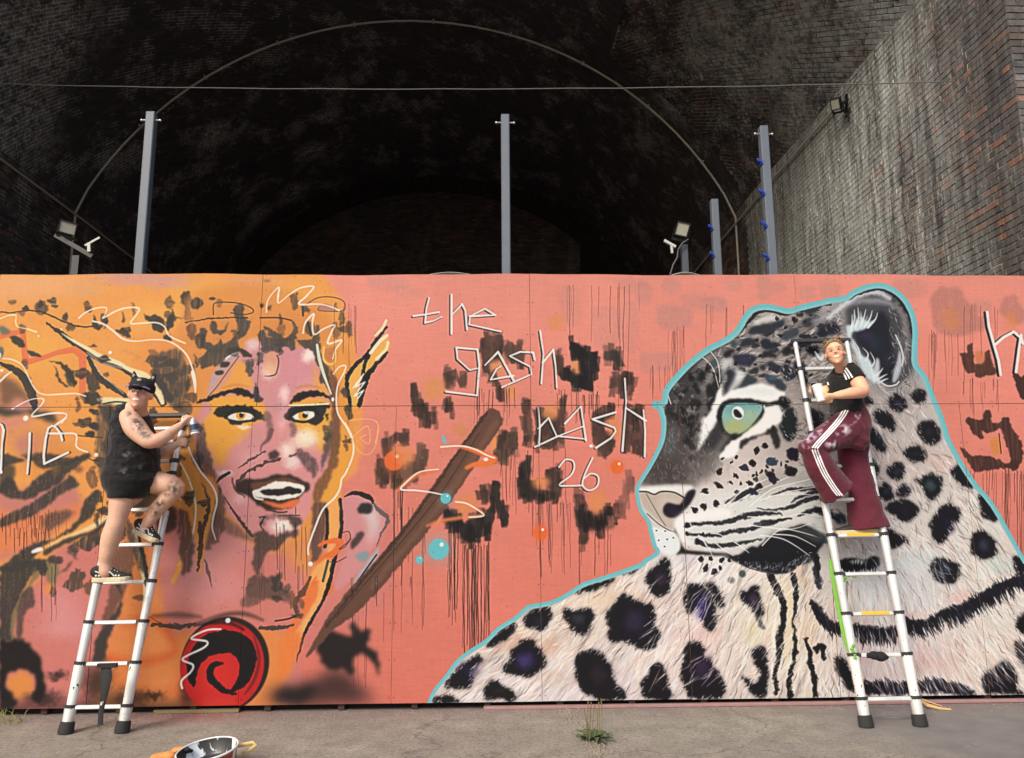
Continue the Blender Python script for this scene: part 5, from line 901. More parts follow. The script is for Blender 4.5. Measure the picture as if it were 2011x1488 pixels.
# ---- ground
def ground_material():
    n = NT('gritty_concrete'); P = n.pos(); g = n.n('NewGeometry').outputs['Position']
    sx = n.n('SeparateXYZ'); n.l(g, sx.inputs[0])
    big = n.noise(P, .8, 5); mid = n.noise(P, 5, 6); grit = n.noise(P, 120, 3, .7); fine = n.noise(P, 38, 4, .7)
    base = n.ramp(mid, [(.25, lin((132, 124, 108))), (.5, lin((154, 147, 133))), (.78, lin((176, 168, 152)))])
    base = n.mix(n.ramp(big, [(.35, 0.), (.65, .55)]), base, lin((128, 118, 112)))
    base = n.mix(n.ramp(fine, [(.38, .55), (.52, 0.)]), base, lin((98, 90, 84)))
    base = n.mix(n.ramp(grit, [(.32, .8), (.42, 0.)]), base, lin((70, 64, 60)))
    base = n.mix(n.ramp(grit, [(.60, 0.), (.68, .85)]), base, lin((206, 198, 180)))
    coarse = n.noise(n.pos((1, 1.6, 1)), 22, 5, .72, .6); base = n.mix(n.ramp(coarse, [(.34, .6), (.44, 0.)]), base, lin((92, 84, 78))); base = n.mix(n.ramp(coarse, [(.6, 0.), (.7, .4)]), base, lin((196, 186, 162)))
    vor = n.n('TexVoronoi'); vor.feature = 'DISTANCE_TO_EDGE'; vor.inputs['Scale'].default_value = .3; wv = n.n('VectorMath'); wv.operation = 'ADD'; wn_ = n.n('TexNoise'); wn_.inputs['Scale'].default_value = 2.2; wn_.inputs['Detail'].default_value = 6; n.l(P, wn_.inputs['Vector']); wsc = n.n('VectorMath'); wsc.operation = 'SCALE'; wsc.inputs['Scale'].default_value = .9; n.l(wn_.outputs['Color'], wsc.inputs[0]); n.l(P, wv.inputs[0]); n.l(wsc.outputs[0], wv.inputs[1]); n.l(wv.outputs[0], vor.inputs['Vector'])
    crk = n.ramp(vor.outputs['Distance'], [(.0, .5), (.005, .0)]); base = n.mix(crk, base, lin((64, 58, 52)))
    # shade on the right painted in as a smoother grey patch
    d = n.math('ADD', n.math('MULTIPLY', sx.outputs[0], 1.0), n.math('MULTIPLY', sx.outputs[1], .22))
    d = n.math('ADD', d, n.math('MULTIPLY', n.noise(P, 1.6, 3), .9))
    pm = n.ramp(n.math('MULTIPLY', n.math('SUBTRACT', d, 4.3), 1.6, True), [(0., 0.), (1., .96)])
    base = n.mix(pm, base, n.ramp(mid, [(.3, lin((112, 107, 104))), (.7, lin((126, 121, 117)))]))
    # paint dust along the foot of the boards: mauve on the left, red under the disc
    foot = n.math('SUBTRACT', sx.outputs[1], n.math('ADD', 6.1, n.math('MULTIPLY', n.noise(P, 2.2, 4), .5)))
    fm = n.math('MULTIPLY', foot, 2.1, True)
    base = n.mix(n.math('MULTIPLY', fm, .6), base, lin((128, 104, 104)))
    rx = n.math('ABSOLUTE', n.math('ADD', sx.outputs[0], 2.35))
    rm = n.math('MULTIPLY', n.math('SUBTRACT', 1., n.math('MULTIPLY', rx, 1.4), True), n.math('MULTIPLY', n.math('SUBTRACT', sx.outputs[1], 6.42), 3.5, True))
    base = n.mix(n.math('MULTIPLY', rm, .45), base, lin((160, 62, 56)))
    sp = n.noise(n.pos((3, 9, 1)), 1.9, 2, .4)
    base = n.mix(n.ramp(sp, [(.70, 0.), (.73, .5)]), base, lin((160, 158, 176)))
    sp2 = n.noise(n.pos((2.2, 7, 1), src=None), 3.1, 2, .3)
    base = n.mix(n.ramp(sp2, [(.24, .55), (.28, 0.)]), base, lin((112, 108, 118)))
    n.bump(n.math('ADD', n.math('MULTIPLY', grit, n.math('SUBTRACT', 1.0, n.math('MULTIPLY', pm, .8))), n.math('MULTIPLY', n.math('ADD', fine, coarse), .9)), .8, .008)
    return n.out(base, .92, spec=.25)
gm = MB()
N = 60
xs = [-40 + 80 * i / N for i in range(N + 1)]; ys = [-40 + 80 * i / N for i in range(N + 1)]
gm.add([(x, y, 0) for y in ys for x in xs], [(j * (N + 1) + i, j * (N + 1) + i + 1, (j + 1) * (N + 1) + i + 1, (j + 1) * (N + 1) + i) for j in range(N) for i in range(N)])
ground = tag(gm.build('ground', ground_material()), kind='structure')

# ---- brickwork of the viaduct arch
def brick_colour(n, rand):
    return n.ramp(rand, [(0.0, lin((52, 50, 56))), (.2, lin((66, 60, 62))), (.38, lin((84, 70, 66))), (.55, lin((74, 66, 70))), (.7, lin((98, 82, 74))), (.82, lin((76, 72, 74))), (.90, lin((106, 80, 70))), (.95, lin((138, 86, 64))), (.97, lin((92, 76, 72))), (1., lin((84, 76, 74)))])
def lime(n, base, k=1.0, mortar=False):
    """lime and salt runs down the wall, soot, green-grey damp: placed by where they are on the masonry"""
    g = n.n('NewGeometry').outputs['Position']; s = n.n('SeparateXYZ'); n.l(g, s.inputs[0])
    st = n.noise(n.pos((1, 3.2, .34)), 2.3, 7, .62, .4); st2 = n.noise(n.pos((1, 9, .8)), 2.6, 5, .65)
    patch = n.noise(n.pos((1, .55, .22)), 1.1, 4, .55)
    band = n.math('MULTIPLY', n.math('SUBTRACT', n.math('ADD', s.outputs[1], n.math('MULTIPLY', patch, 2.2)), 8.6), .55, True)
    f = n.math('MULTIPLY', n.ramp(n.math('ADD', n.math('MULTIPLY', st, .6), n.math('MULTIPLY', st2, .4)), [(.42, 0.), (.53, .35), (.66, .95)]), n.math('ADD', n.math('MULTIPLY', band, .9), .2), True)
    base = n.mix(n.math('MULTIPLY', n.math('MULTIPLY', band, n.ramp(n.math('ADD', n.math('MULTIPLY', st, .5), n.math('MULTIPLY', patch, .5)), [(.36, .1), (.56, 1.)])), .92 * k), base, lin((122, 127, 124)))
    base = n.mix(n.math('MULTIPLY', f, .9 * k), base, lin((206, 210, 206)))
    wi = n.noise(n.pos((1, 5., 1.1)), 5.5, 6, .68, 1.6); wf = n.math('MULTIPLY', n.ramp(wi, [(.545, 0.), (.60, 1.)]), n.math('ADD', n.math('MULTIPLY', band, .85), .12), True)
    base = n.mix(n.math('MULTIPLY', wf, .8 * k), base, lin((214, 212, 204)))
    damp = n.ramp(patch, [(.45, 0.), (.62, .65)])
    base = n.mix(n.math('MULTIPLY', damp, .5 * k), base, lin((86, 90, 84)))
    soot = n.ramp(n.noise(n.pos((1, .5, .5)), .9, 4), [(.46, 0.), (.66, .7)])
    return n.mix(n.math('MULTIPLY', soot, n.math('SUBTRACT', .55, n.math('MULTIPLY', band, .35))), base, lin((40, 38, 38)))
def brick_material(name, attr):
    n = NT(name)
    if attr: a = n.n('Attribute'); a.attribute_name = 'tone'; r = a.outputs['Fac']
    else: r = n.n('ObjectInfo').outputs['Random']
    base = brick_colour(n, r); f = n.noise(n.pos(), 55, 5, .65)
    base = n.mix(.5, base, n.mix(f, .35, 1.35), 'MULTIPLY') if False else n.mix(n.ramp(f, [(.35, .55), (.6, 0.)]), base, lin((42, 38, 38)))
    base = lime(n, base, .9); n.bump(f, .5, .006)
    return n.out(base, .85, spec=.3)
BRICK = brick_material('soot_stained_brick', False); BRICKS = brick_material('soot_stained_bricks', True)
def mortar_material():
    n = NT('lime_mortar'); f = n.noise(n.pos(), 14, 5); w = n.noise(n.pos((1, .8, .5)), 2.2, 4)
    b = n.mix(f, lin((46, 43, 40)), lin((84, 80, 74)))
    b = n.mix(n.ramp(w, [(.48, 0.), (.6, .9)]), b, lin((196, 190, 176)))
    b = lime(n, b, .95); n.bump(f, .4, .01); return n.out(b, .95, spec=.2)
MORTAR = mortar_material()
def on_vault(px, py):
    d = ray(px, py); lo, hi = 3., 40.
    for _ in range(50):
        m_ = (lo + hi) / 2; x, z = d[0] / d[1] * m_, CAM[2] + d[2] / d[1] * m_
        if math.hypot(x - ARC, z - CZ) > RAD: hi = m_
        else: lo = m_
    return (x, m_, z)
def stains(n, spots):
    """0..1 mask of salt stains centred on given places of the masonry, ragged by noise"""
    g = n.n('NewGeometry').outputs['Position']; tot = None; rag = n.noise(n.pos(), 1.6, 6, .7)
    for (c, r) in spots:
        v = n.n('VectorMath'); v.operation = 'DISTANCE'; n.l(g, v.inputs[0]); v.inputs[1].default_value = c
        k = n.math('SUBTRACT', 1.35, n.math('ADD', n.math('DIVIDE', v.outputs['Value'], r), n.math('MULTIPLY', rag, .7)), True)
        tot = k if tot is None else n.math('MAXIMUM', tot, k)
    return tot
VSTAIN = [(on_vault(30, 50), 2.0), (on_vault(100, 95), 1.0), (on_vault(30, 250), 1.3), (on_vault(612, 296), .6), (on_vault(580, 375), .7), (on_vault(510, 420), .6), (on_vault(640, 232), .35), (on_vault(420, 262), .5), (on_vault(1420, 120), 1.0), (on_vault(1330, 200), .8)]
def distant_brick(name, dark, axis, rot=0., white=.8):
    """brick courses too far off to count: colour and fine relief only"""
    n = NT(name); uv = n.n('UVMap').outputs['UV']; mp = n.pos((1, 1, 1), (0, 0, rot), src=uv)
    wob = n.n('VectorMath'); wob.operation = 'ADD'; nz = n.n('TexNoise'); nz.inputs['Scale'].default_value = 3.; n.l(mp, nz.inputs['Vector'])
    sc = n.n('VectorMath'); sc.operation = 'SCALE'; sc.inputs['Scale'].default_value = .03; n.l(nz.outputs['Color'], sc.inputs[0]); n.l(mp, wob.inputs[0]); n.l(sc.outputs[0], wob.inputs[1])
    b = n.n('TexBrick'); b.inputs['Scale'].default_value = 1.; b.inputs['Brick Width'].default_value = .228; b.inputs['Row Height'].default_value = .076; b.inputs['Mortar Size'].default_value = .006
    b.inputs['Mortar Smooth'].default_value = .3; b.inputs['Color1'].default_value = (.0, .0, .0, 1); b.inputs['Color2'].default_value = (1, 1, 1, 1); b.inputs['Mortar'].default_value = (.5, .5, .5, 1); b.offset = .5
    n.l(wob.outputs[0], b.inputs['Vector'])
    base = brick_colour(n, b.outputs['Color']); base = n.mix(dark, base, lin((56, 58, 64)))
    g = n.pos((1, .7, .7)); w = n.noise(g, 1.5, 6, .6); w2 = n.noise(n.pos((1, 1, 1)), 6, 5, .7)
    mcol = n.mix(n.ramp(n.math('ADD', n.math('MULTIPLY', w, .65), n.math('MULTIPLY', w2, .35)), [(.5, 0.), (.6, white)]), lin((50, 52, 54)), lin((196, 198, 194)))
    base = n.mix(b.outputs['Fac'], base, mcol)
    base = n.mix(n.math('MULTIPLY', n.ramp(n.math('ADD', n.math('MULTIPLY', w, .6), n.math('MULTIPLY', w2, .4)), [(.53, 0.), (.66, .8)]), white * .6), base, lin((140, 143, 144)))
    if axis == 's':
        stn = stains(n, VSTAIN); fine_ = n.noise(n.pos((1, 1, 1)), 7, 7, .8, .6)
        base = n.mix(n.math('MULTIPLY', n.math('MULTIPLY', stn, 1.5, True), n.math('MULTIPLY', n.ramp(fine_, [(.44, .08), (.56, 1.)]), n.math('ADD', .3, n.math('MULTIPLY', b.outputs['Fac'], .7)))), base, lin((212, 215, 212)))
    n.bump(n.math('ADD', n.math('MULTIPLY', b.outputs['Fac'], -1.), n.math('MULTIPLY', w2, .8)), .7, .02)
    return n.out(base, .9, spec=.2), n

arch = empty('viaduct_arch', (0, Y0, 0), 'deep brick railway arch with a blackened vault behind the painted boards', 'railway arch')
def uv_sheet(name, rows, mat, parent):
    """rows: list of (list of (point, (u, v)))"""
    nr, nc = len(rows), len(rows[0]); me = bpy.data.meshes.new(name)
    me.from_pydata([tuple(p) for r in rows for p, _ in r], [], [(j * nc + i, j * nc + i + 1, (j + 1) * nc + i + 1, (j + 1) * nc + i) for j in range(nr - 1) for i in range(nc - 1)])
    me.update(); uvl = me.uv_layers.new(name='UVMap'); flat = [u for r in rows for _, u in r]
    for lp in me.loops: uvl.data[lp.index].uv = flat[lp.vertex_index]
    me.materials.append(mat); o = bpy.data.objects.new(name, me)
    return link(o, parent)
# unseen shell added behind the faces, so that no light comes through the joints
sh = MB(); NS = 20; ra = RAD + .5
outl = [(ARX + .5, 0), (ARX + .5, SPZ)] + [(ARC + ra * math.cos(A0 + (math.pi - 2 * A0) * i / NS), CZ + ra * math.sin(A0 + (math.pi - 2 * A0) * i / NS)) for i in range(NS + 1)] + [(ALX - .5, SPZ), (ALX - .5, 0)]
nn_ = len(outl); sh.add([(x, Y0 + .3, z) for x, z in outl] + [(x, YE + .4, z) for x, z in outl], [(i, i + 1, nn_ + i + 1, nn_ + i) for i in range(nn_ - 1)] + [tuple(range(nn_, 2 * nn_))])
sh.build('light_seal_shell', simple('light_seal_shell', (40, 38, 38), .95), arch)
wall_far, _ = distant_brick('sooty_side_wall_brick', .05, 'y', 0., .9)
wall_left, _ = distant_brick('sooty_left_wall_brick', .05, 'y', 0., .9)
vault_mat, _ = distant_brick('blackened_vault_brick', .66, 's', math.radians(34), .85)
end_mat, _ = distant_brick('brown_end_wall_brick', .35, 'x', 0., .2)
BY = 14.6                                         # built bricks reach this far in
def rows_wall(X, ya, yb, z0, z1):
    ny = max(int((yb - ya) / .6), 2)
    return [[((X, ya + (yb - ya) * i / ny, z), (ya + (yb - ya) * i / ny, z)) for i in range(ny + 1)] for z in (z0, (z0 + z1) / 2, z1)]
uv_sheet('side_wall', rows_wall(ARX + .006, BY, YE, 0, SPZ), wall_far, arch)
uv_sheet('side_wall', rows_wall(ALX, Y0, YE, 0, SPZ), wall_left, arch)
uv_sheet('side_wall', rows_wall(ARX + .008, Y0, BY, 0, SPZ), MORTAR, arch)
NA = 56
def arc_rows(a_from, a_to, ya, yb, off):
    n = max(int((a_to - a_from) * RAD / .35), 2)
    return [[(arc_pt(a_from + (a_to - a_from) * i / n, y, off), ((a_from + (a_to - a_from) * i / n - A0) * RAD, y)) for i in range(n + 1)] for y in [ya + (yb - ya) * j / 12 for j in range(13)]]
ASPLIT = A0 + 4.2 / RAD
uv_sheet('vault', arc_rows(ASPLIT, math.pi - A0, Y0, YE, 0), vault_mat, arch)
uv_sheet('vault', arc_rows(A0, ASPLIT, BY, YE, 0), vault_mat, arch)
def dark_mortar():
    n = NT('blackened_mortar'); f = n.noise(n.pos(), 9, 5); w = n.noise(n.pos((1, .7, .7)), 1.7, 5, .62)
    b = n.mix(f, lin((26, 25, 25)), lin((48, 46, 44))); b = n.mix(n.ramp(w, [(.47, 0.), (.58, .9)]), b, lin((168, 164, 150))); return n.out(b, .95, spec=.2)
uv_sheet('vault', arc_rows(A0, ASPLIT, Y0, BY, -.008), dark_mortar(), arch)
def black_bricks():
    n = NT('blackened_bricks'); a = n.n('Attribute'); a.attribute_name = 'tone'
    base = brick_colour(n, a.outputs['Fac']); f = n.noise(n.pos(), 50, 5, .65); w = n.noise(n.pos((1, .7, .7)), 1.5, 6, .6); w2 = n.noise(n.pos(), 7, 5, .7)
    base = n.mix(.45, base, lin((44, 46, 50)))
    base = n.mix(n.ramp(n.math('ADD', n.math('MULTIPLY', w, .6), n.math('MULTIPLY', w2, .4)), [(.49, 0.), (.6, .75)]), base, lin((136, 139, 138)))
    wi = n.noise(n.pos((2., 2., 2.)), 4.5, 6, .7, 1.8); base = n.mix(n.math('MULTIPLY', n.ramp(wi, [(.56, 0.), (.61, .8)]), n.ramp(w, [(.4, .1), (.55, 1.)])), base, lin((196, 196, 190)))
    stn = stains(n, [(on_vault(1440, 120), 1.1), (on_vault(1540, 60), 1.1), (on_vault(1640, 90), .9), (on_vault(1730, 10), 1.2), (on_vault(1560, 240), .8), (on_vault(1400, 40), .8)]); base = n.mix(n.math('MULTIPLY', n.math('MULTIPLY', stn, 1.3, True), n.ramp(w2, [(.4, .15), (.58, .85)])), base, lin((158, 161, 156)))
    n.bump(f, .5, .008); return n.out(base, .9, spec=.2)
# end wall; the dark of its right-hand opening is painted as a slab
em = []
for z in (0, 4, SPZ): em.append([((x, YE, z), (x, z)) for x in (ALX, ARC, ARX)])
uv_sheet('end_wall', em, end_mat, arch)
top = [[(arc_pt(math.pi - A0 - (math.pi - 2 * A0) * i / 24, YE, 0), (arc_pt(math.pi - A0 - (math.pi - 2 * A0) * i / 24, 0).x, arc_pt(math.pi - A0 - (math.pi - 2 * A0) * i / 24, 0).z)) for i in range(25)],
       [((arc_pt(math.pi - A0 - (math.pi - 2 * A0) * i / 24, YE).x, YE, SPZ), (arc_pt(math.pi - A0 - (math.pi - 2 * A0) * i / 24, 0).x, SPZ)) for i in range(25)]]
uv_sheet('end_wall', top, end_mat, arch)
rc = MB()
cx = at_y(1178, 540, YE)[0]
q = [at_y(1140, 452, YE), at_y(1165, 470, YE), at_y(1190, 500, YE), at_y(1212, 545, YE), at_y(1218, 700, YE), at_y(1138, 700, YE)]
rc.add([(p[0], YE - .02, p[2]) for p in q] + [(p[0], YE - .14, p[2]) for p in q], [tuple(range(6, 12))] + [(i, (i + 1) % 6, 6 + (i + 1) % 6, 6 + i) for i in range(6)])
rc.build('dark_opening_slab', simple('opening_shade_black', (20, 20, 21), .95, scale=4.), arch)
rm_ = MB()
for k in range(30):
    a, b = math.pi * .16 + k * .0232 * math.pi, math.pi * .16 + (k + .93) * .0232 * math.pi
    rm_.add([arc_pt(t, YE - d, r) for d in (.0, .16) for t, r in ((a, .02), (b, .02), (b, .5), (a, .5))], [(4, 5, 6, 7), (0, 3, 2, 1), (0, 1, 5, 4), (2, 3, 7, 6), (1, 2, 6, 5), (0, 4, 7, 3)])
tag(rm_.build('arch_ring', simple('sooty_ring_brick', (34, 32, 32), .95, scale=6.), arch), kind='stuff')

# bricks: the largest in view are parts, the rest joined
def proj(p):
    d = [p[i] - CAM[i] for i in range(3)]; z = sum(d[i] * FWD[i] for i in range(3))
    if z < .1: return -9999, -9999, z
    return PW / 2 + FPX * sum(d[i] * RGT[i] for i in range(3)) / z, PH / 2 - FPX * sum(d[i] * UPV[i] for i in range(3)) / z, z
def brick_mesh(name, L, H, D, seed):
    r = random.Random(seed); m = MB(); b = .0035
    fr = [(-L / 2 + b, -H / 2 + b), (L / 2 - b, -H / 2 + b), (L / 2 - b, H / 2 - b), (-L / 2 + b, H / 2 - b)]; bk = [(-L / 2, -H / 2), (L / 2, -H / 2), (L / 2, H / 2), (-L / 2, H / 2)]
    j = lambda: r.uniform(-.0022, .0022)
    vs = [(p + j(), -D / 2 + j(), q + j()) for p, q in fr] + [(p, -D / 2 + b, q) for p, q in bk] + [(p, D / 2, q) for p, q in bk]
    fs = [(0, 1, 2, 3)] + [(i, 4 + i, 4 + (i + 1) % 4, (i + 1) % 4) for i in range(4)] + [(4 + i, 8 + i, 8 + (i + 1) % 4, 4 + (i + 1) % 4) for i in range(4)]
    m.add(vs, fs); me = m.mesh(name); me.materials.append(BRICK); return me
STRET = [brick_mesh('brick', .218, .066, .08, s) for s in range(4)]; HEAD = [brick_mesh('brick', .104, .066, .08, 10 + s) for s in range(3)]
cands = []
rb = random.Random(5)
def wall_courses():
    z = .038; c = 0
    while z < SPZ - .02:
        header = c % 2 == 1
        step = .1145 if header else .229
        y = Y0 + (step / 2 if not header else .1145 / 2 + .056)
        if header: cands.append((Vector((ARX, Y0 + .027, z)), .05, 'w', HEAD, c))
        while y < BY:
            cands.append((Vector((ARX, y, z)), step - .011, 'w', STRET if not header else HEAD, c)); y += step
        z += .0765; c += 1
    z = .038; c = 0
    while z < 9.2:                                    # face of the pier beside the mouth
        header = c % 2 == 0; step = .1145 if header else .229; x = ARX + .004 + (step / 2)
        while x < ARX + 1.5:
            cands.append((Vector((x, Y0, z)), step - .011, 'f', STRET if not header else HEAD, c)); x += step
        z += .0765; c += 1
wall_courses()
def in_frame(p, m=12):
    x, y, z = proj(p); return -m < x < PW + m and -m < y < 545 and z > 0
ROTW = Matrix.Rotation(math.radians(-90), 4, 'Z')
vis = [c for c in cands if in_frame(c[0])]
vis.sort(key=lambda c: proj(c[0])[2])
chosen = vis[:296]; chosen_id = {id(c) for c in chosen}
for c in chosen:
    p, L, face, meshes, k = c
    o = bpy.data.objects.new('brick', rb.choice(meshes))
    jit = Matrix.Rotation(rb.uniform(-.012, .012), 4, 'X') @ Matrix.Rotation(rb.uniform(-.01, .01), 4, 'Z')
    base = (Matrix.Rotation(math.radians(-90), 4, 'Z') if face == 'w' else Matrix.Identity(4))
    # face normal of a wall brick looks towards -X, of a pier brick towards -Y
    sx = L / (.218 if meshes is STRET else .104)
    off = rb.uniform(-.003, .004)
    pos = p + (Vector((.04 + off, 0, 0)) if face == 'w' else Vector((0, .04 + off, 0)))
    link(o, arch); o.matrix_world = Matrix.Translation(pos) @ base @ jit @ Matrix.Diagonal((sx, 1, 1, 1))
rest = MB(); tones = []
def rest_brick(c, u, n, w, L, H):
    c = c + n * rb.uniform(-.004, .003); b = .003; q = []
    j = lambda: rb.uniform(-.0025, .0025)
    for s, t in ((-1, -1), (1, -1), (1, 1), (-1, 1)): q.append(c + u * (s * (L / 2 - b) + j()) + w * (t * (H / 2 - b) + j()) + n * j())
    for s, t in ((-1, -1), (1, -1), (1, 1), (-1, 1)): q.append(c + u * (s * L / 2) + w * (t * H / 2) - n * b)
    for s, t in ((-1, -1), (1, -1), (1, 1), (-1, 1)): q.append(c + u * (s * L / 2) + w * (t * H / 2) - n * .03)
    return q
BF = [(0, 1, 2, 3)] + [(i, 4 + i, 4 + (i + 1) % 4, (i + 1) % 4) for i in range(4)] + [(4 + i, 8 + i, 8 + (i + 1) % 4, 4 + (i + 1) % 4) for i in range(4)]
def build_rest(name, bricks, mat):
    m = MB(); tn = []
    for q in bricks: m.add(q, BF); tn += [rb.random()] * 12
    me = m.mesh(name); me.materials.append(mat); at = me.attributes.new('tone', 'FLOAT', 'POINT'); at.data.foreach_set('value', tn)
    o = bpy.data.objects.new(name, me); link(o, arch); return tag(o, kind='stuff')
R1 = []
for c in cands:
    if id(c) in chosen_id: continue
    p, L, face, meshes, k = c
    if p.z < 2.4 or (face == 'w' and p.y > 10 and not in_frame(p, 300)): continue
    if face == 'w': R1.append(rest_brick(p, Vector((0, 1, 0)), Vector((-1, 0, 0)), Vector((0, 0, 1)), L, .066))
    else: R1.append(rest_brick(p, Vector((1, 0, 0)), Vector((0, -1, 0)), Vector((0, 0, 1)), L, .066))
build_rest('far_brickwork', R1, BRICKS)
# skewed courses of the vault above the springing
R2 = []; SK = math.radians(34); cs, sn = math.cos(SK), math.sin(SK)
for i in range(-60, 120):
    for j in range(-160, 160):
        uu, vv = (i + (.5 if j % 2 else 0)) * .229, j * .0765
        s_, y_ = uu * sn + vv * cs, Y0 + uu * cs - vv * sn
        if not (.0 < s_ < 4.19 and Y0 + .1 < y_ < BY): continue
        a = A0 + s_ / RAD; p = arc_pt(a, y_)
        if not in_frame(p, 420): continue
        n_ = Vector((-math.cos(a), 0, -math.sin(a))); tg = Vector((-math.sin(a), 0, math.cos(a))); yy = Vector((0, 1, 0))
        R2.append(rest_brick(p, (tg * sn + yy * cs).normalized(), n_, (tg * cs - yy * sn).normalized(), .217, .066))
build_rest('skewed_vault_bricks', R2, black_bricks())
# face wall above and beside the mouth, with its brick ring
face_mat, _ = distant_brick('viaduct_face_brick', .1, 'x', 0., .4)
fr_ = []
for i in range(33):
    a = A0 + (math.pi - 2 * A0) * i / 32; p = arc_pt(a, Y0 + .004); fr_.append((p, (p.x, p.z)))
up_ = [((p[0].x, Y0 + .004, 15.), (p[0].x, 15.)) for p in fr_]
uv_sheet('face_wall', [fr_, up_], face_mat, arch)
for xa, xb in ((ARX + .0, 26.), (-28., ALX)):
    uv_sheet('face_wall', [[((x, Y0 + .014, z), (x, z)) for x in (xa, (xa + xb) / 2, xb)] for z in (0, 7, 15.)], MORTAR if xa > 0 else face_mat, arch)
uv_sheet('face_wall', [[((x, Y0 - .002, z), (x, z)) for x in (ARX + 1.49, 26.)] for z in (0, 15.)], face_mat, arch)
cm = MB(); cm.box((-1, Y0 + 8, 15.3), (56, 17, .6)); cm.build('parapet', simple('parapet_stone', (120, 114, 104), .9, scale=3.), arch)

# ---- cables and conduits
GAL = simple('galvanised_conduit', (176, 174, 166), .6, .2); DKC = simple('dull_cable', (92, 90, 88), .7)
YH = 15.2
hp = [Vector((ARX - .03, YH, z)) for z in (0, 3, 5, 7, SPZ - .15)] + [arc_pt(A0 + (math.pi - 2 * A0) * i / 40, YH, .05) for i in range(1, 40)] + [Vector((ALX + .03, YH, z)) for z in (SPZ - .15, 7, 5, 3, 0)]
hoop = empty('conduit_hoop', (ARC, YH, 0), 'thin pale conduit bent in a hoop round the inside of the vault', 'conduit')
h = MB(); h.tube(hp, .024, 8); h.build('pipe', GAL, hoop, True)
for k in range(3, 38, 4):
    a = A0 + (math.pi - 2 * A0) * k / 40; p = arc_pt(a, YH, .045); c = MB(); nn = Vector((math.cos(a), 0, math.sin(a))); c.bar(p - nn * .04, p + nn * .05, .06, .035); c.build('clip', GAL, hoop)
def wall_run(name, X, pts, r, label):
    P = [Vector((X, at_x(px, py, X)[1], at_x(px, py, X)[2])) for px, py in pts]
    m = MB(); m.tube(P, r, 8); o = m.build(name, GAL, None, True); return tag(o, label, 'conduit')
wall_run('wall_conduit', ARX - .05, [(1636, 216), (1514, 356), (1440, 444), (1362, 536)], .022, 'straight conduit sloping down the right wall from the wall floodlight')
wall_run('wall_conduit', ALX + .05, [(-60, 266), (0, 311), (165, 433), (266, 511), (300, 537)], .022, 'straight conduit sloping down the left wall of the arch')
wp = []
a_, b_ = Vector(at_y(-120, 161, 10.)), Vector(at_x(1872, 160, ARX - .02))
for i in range(25):
    t = i / 24; p = a_.lerp(b_, t); x, y, _ = proj(p)
    wp.append(p - Vector((0, 0, .10 * 4 * t * (1 - t) + .004 * math.sin(i * 2.3))))
m = MB(); m.tube(wp, .0065, 6); tag(m.build('overhead_wire', DKC, None, True), 'thin sagging wire strung across the arch above the posts', 'wire')

# ---- steel posts behind the boards
STEEL = simple('blue_grey_painted_steel', (90, 97, 106), .5, .0, .10, 6.); TIE = simple('blue_plastic', (24, 56, 150), .5); BOLT = simple('bright_bolt', (200, 200, 196), .3, .9); BLACKP = simple('black_plastic', (24, 24, 25), .5)
def post(px, ptop, Y, w, label, ties=(), bolts=True, name='steel_post'):
    bx, bz = at_y(px[0], 536, Y)[0], 0; tp = at_y(px[1], ptop, Y)
    e = empty(name, ((bx + tp[0]) / 2, Y, 0), label, 'post', 'grey steel posts standing behind the boards')
    m = MB(); m.bar((bx, Y, 0), (tp[0], Y, tp[2]), w, w, Vector((0, 1, 0)), .008); m.build('shaft', STEEL, e)
    c = MB(); c.box((tp[0], Y, tp[2] + .004), (w - .006, w - .006, .008)); c.build('cap', STEEL, e)
    if bolts:
        for s in (-1, 1):
            b = MB(); b.tube([(tp[0] + s * (w / 2), Y - .01, tp[2] - .07), (tp[0] + s * (w / 2 + .045), Y - .01, tp[2] - .07)], .009, 8); b.ball((tp[0] + s * (w / 2 + .045), Y - .01, tp[2] - .07), .014, 8); b.build('bolt', BOLT, e, True)
    for py in ties:
        z = at_y(px[0], py, Y)[2]; x = bx + (tp[0] - bx) * z / tp[2]
        k = MB(); k.tube([(x - w / 2 - .0, Y - .0, z), (x - w / 2 - .035, Y - .0, z + .01)], .015, 8); k.ball((x - w / 2 - .03, Y, z + .022), .014, 8); k.bar((x - w / 2 - .004, Y - .05, z - .03), (x - w / 2 - .004, Y + .02, z - .03), .012, .03); k.build('blue_insulator', TIE, e, True)
    return e
post((275, 298.5), 224, 7.02, .086, 'tall grey post behind the orange end of the boards')
post((995, 992), 229, 7.02, .083, 'tall grey post in the middle of the dark arch')
post((1517, 1498), 251, 7.02, .083, 'tall grey post with blue insulators beside the right wall', (317, 377, 440, 503))
post((1409, 1402), 394, 8.1, .083, 'short grey post with blue insulators left of the tallest right one', (446, 499), False)

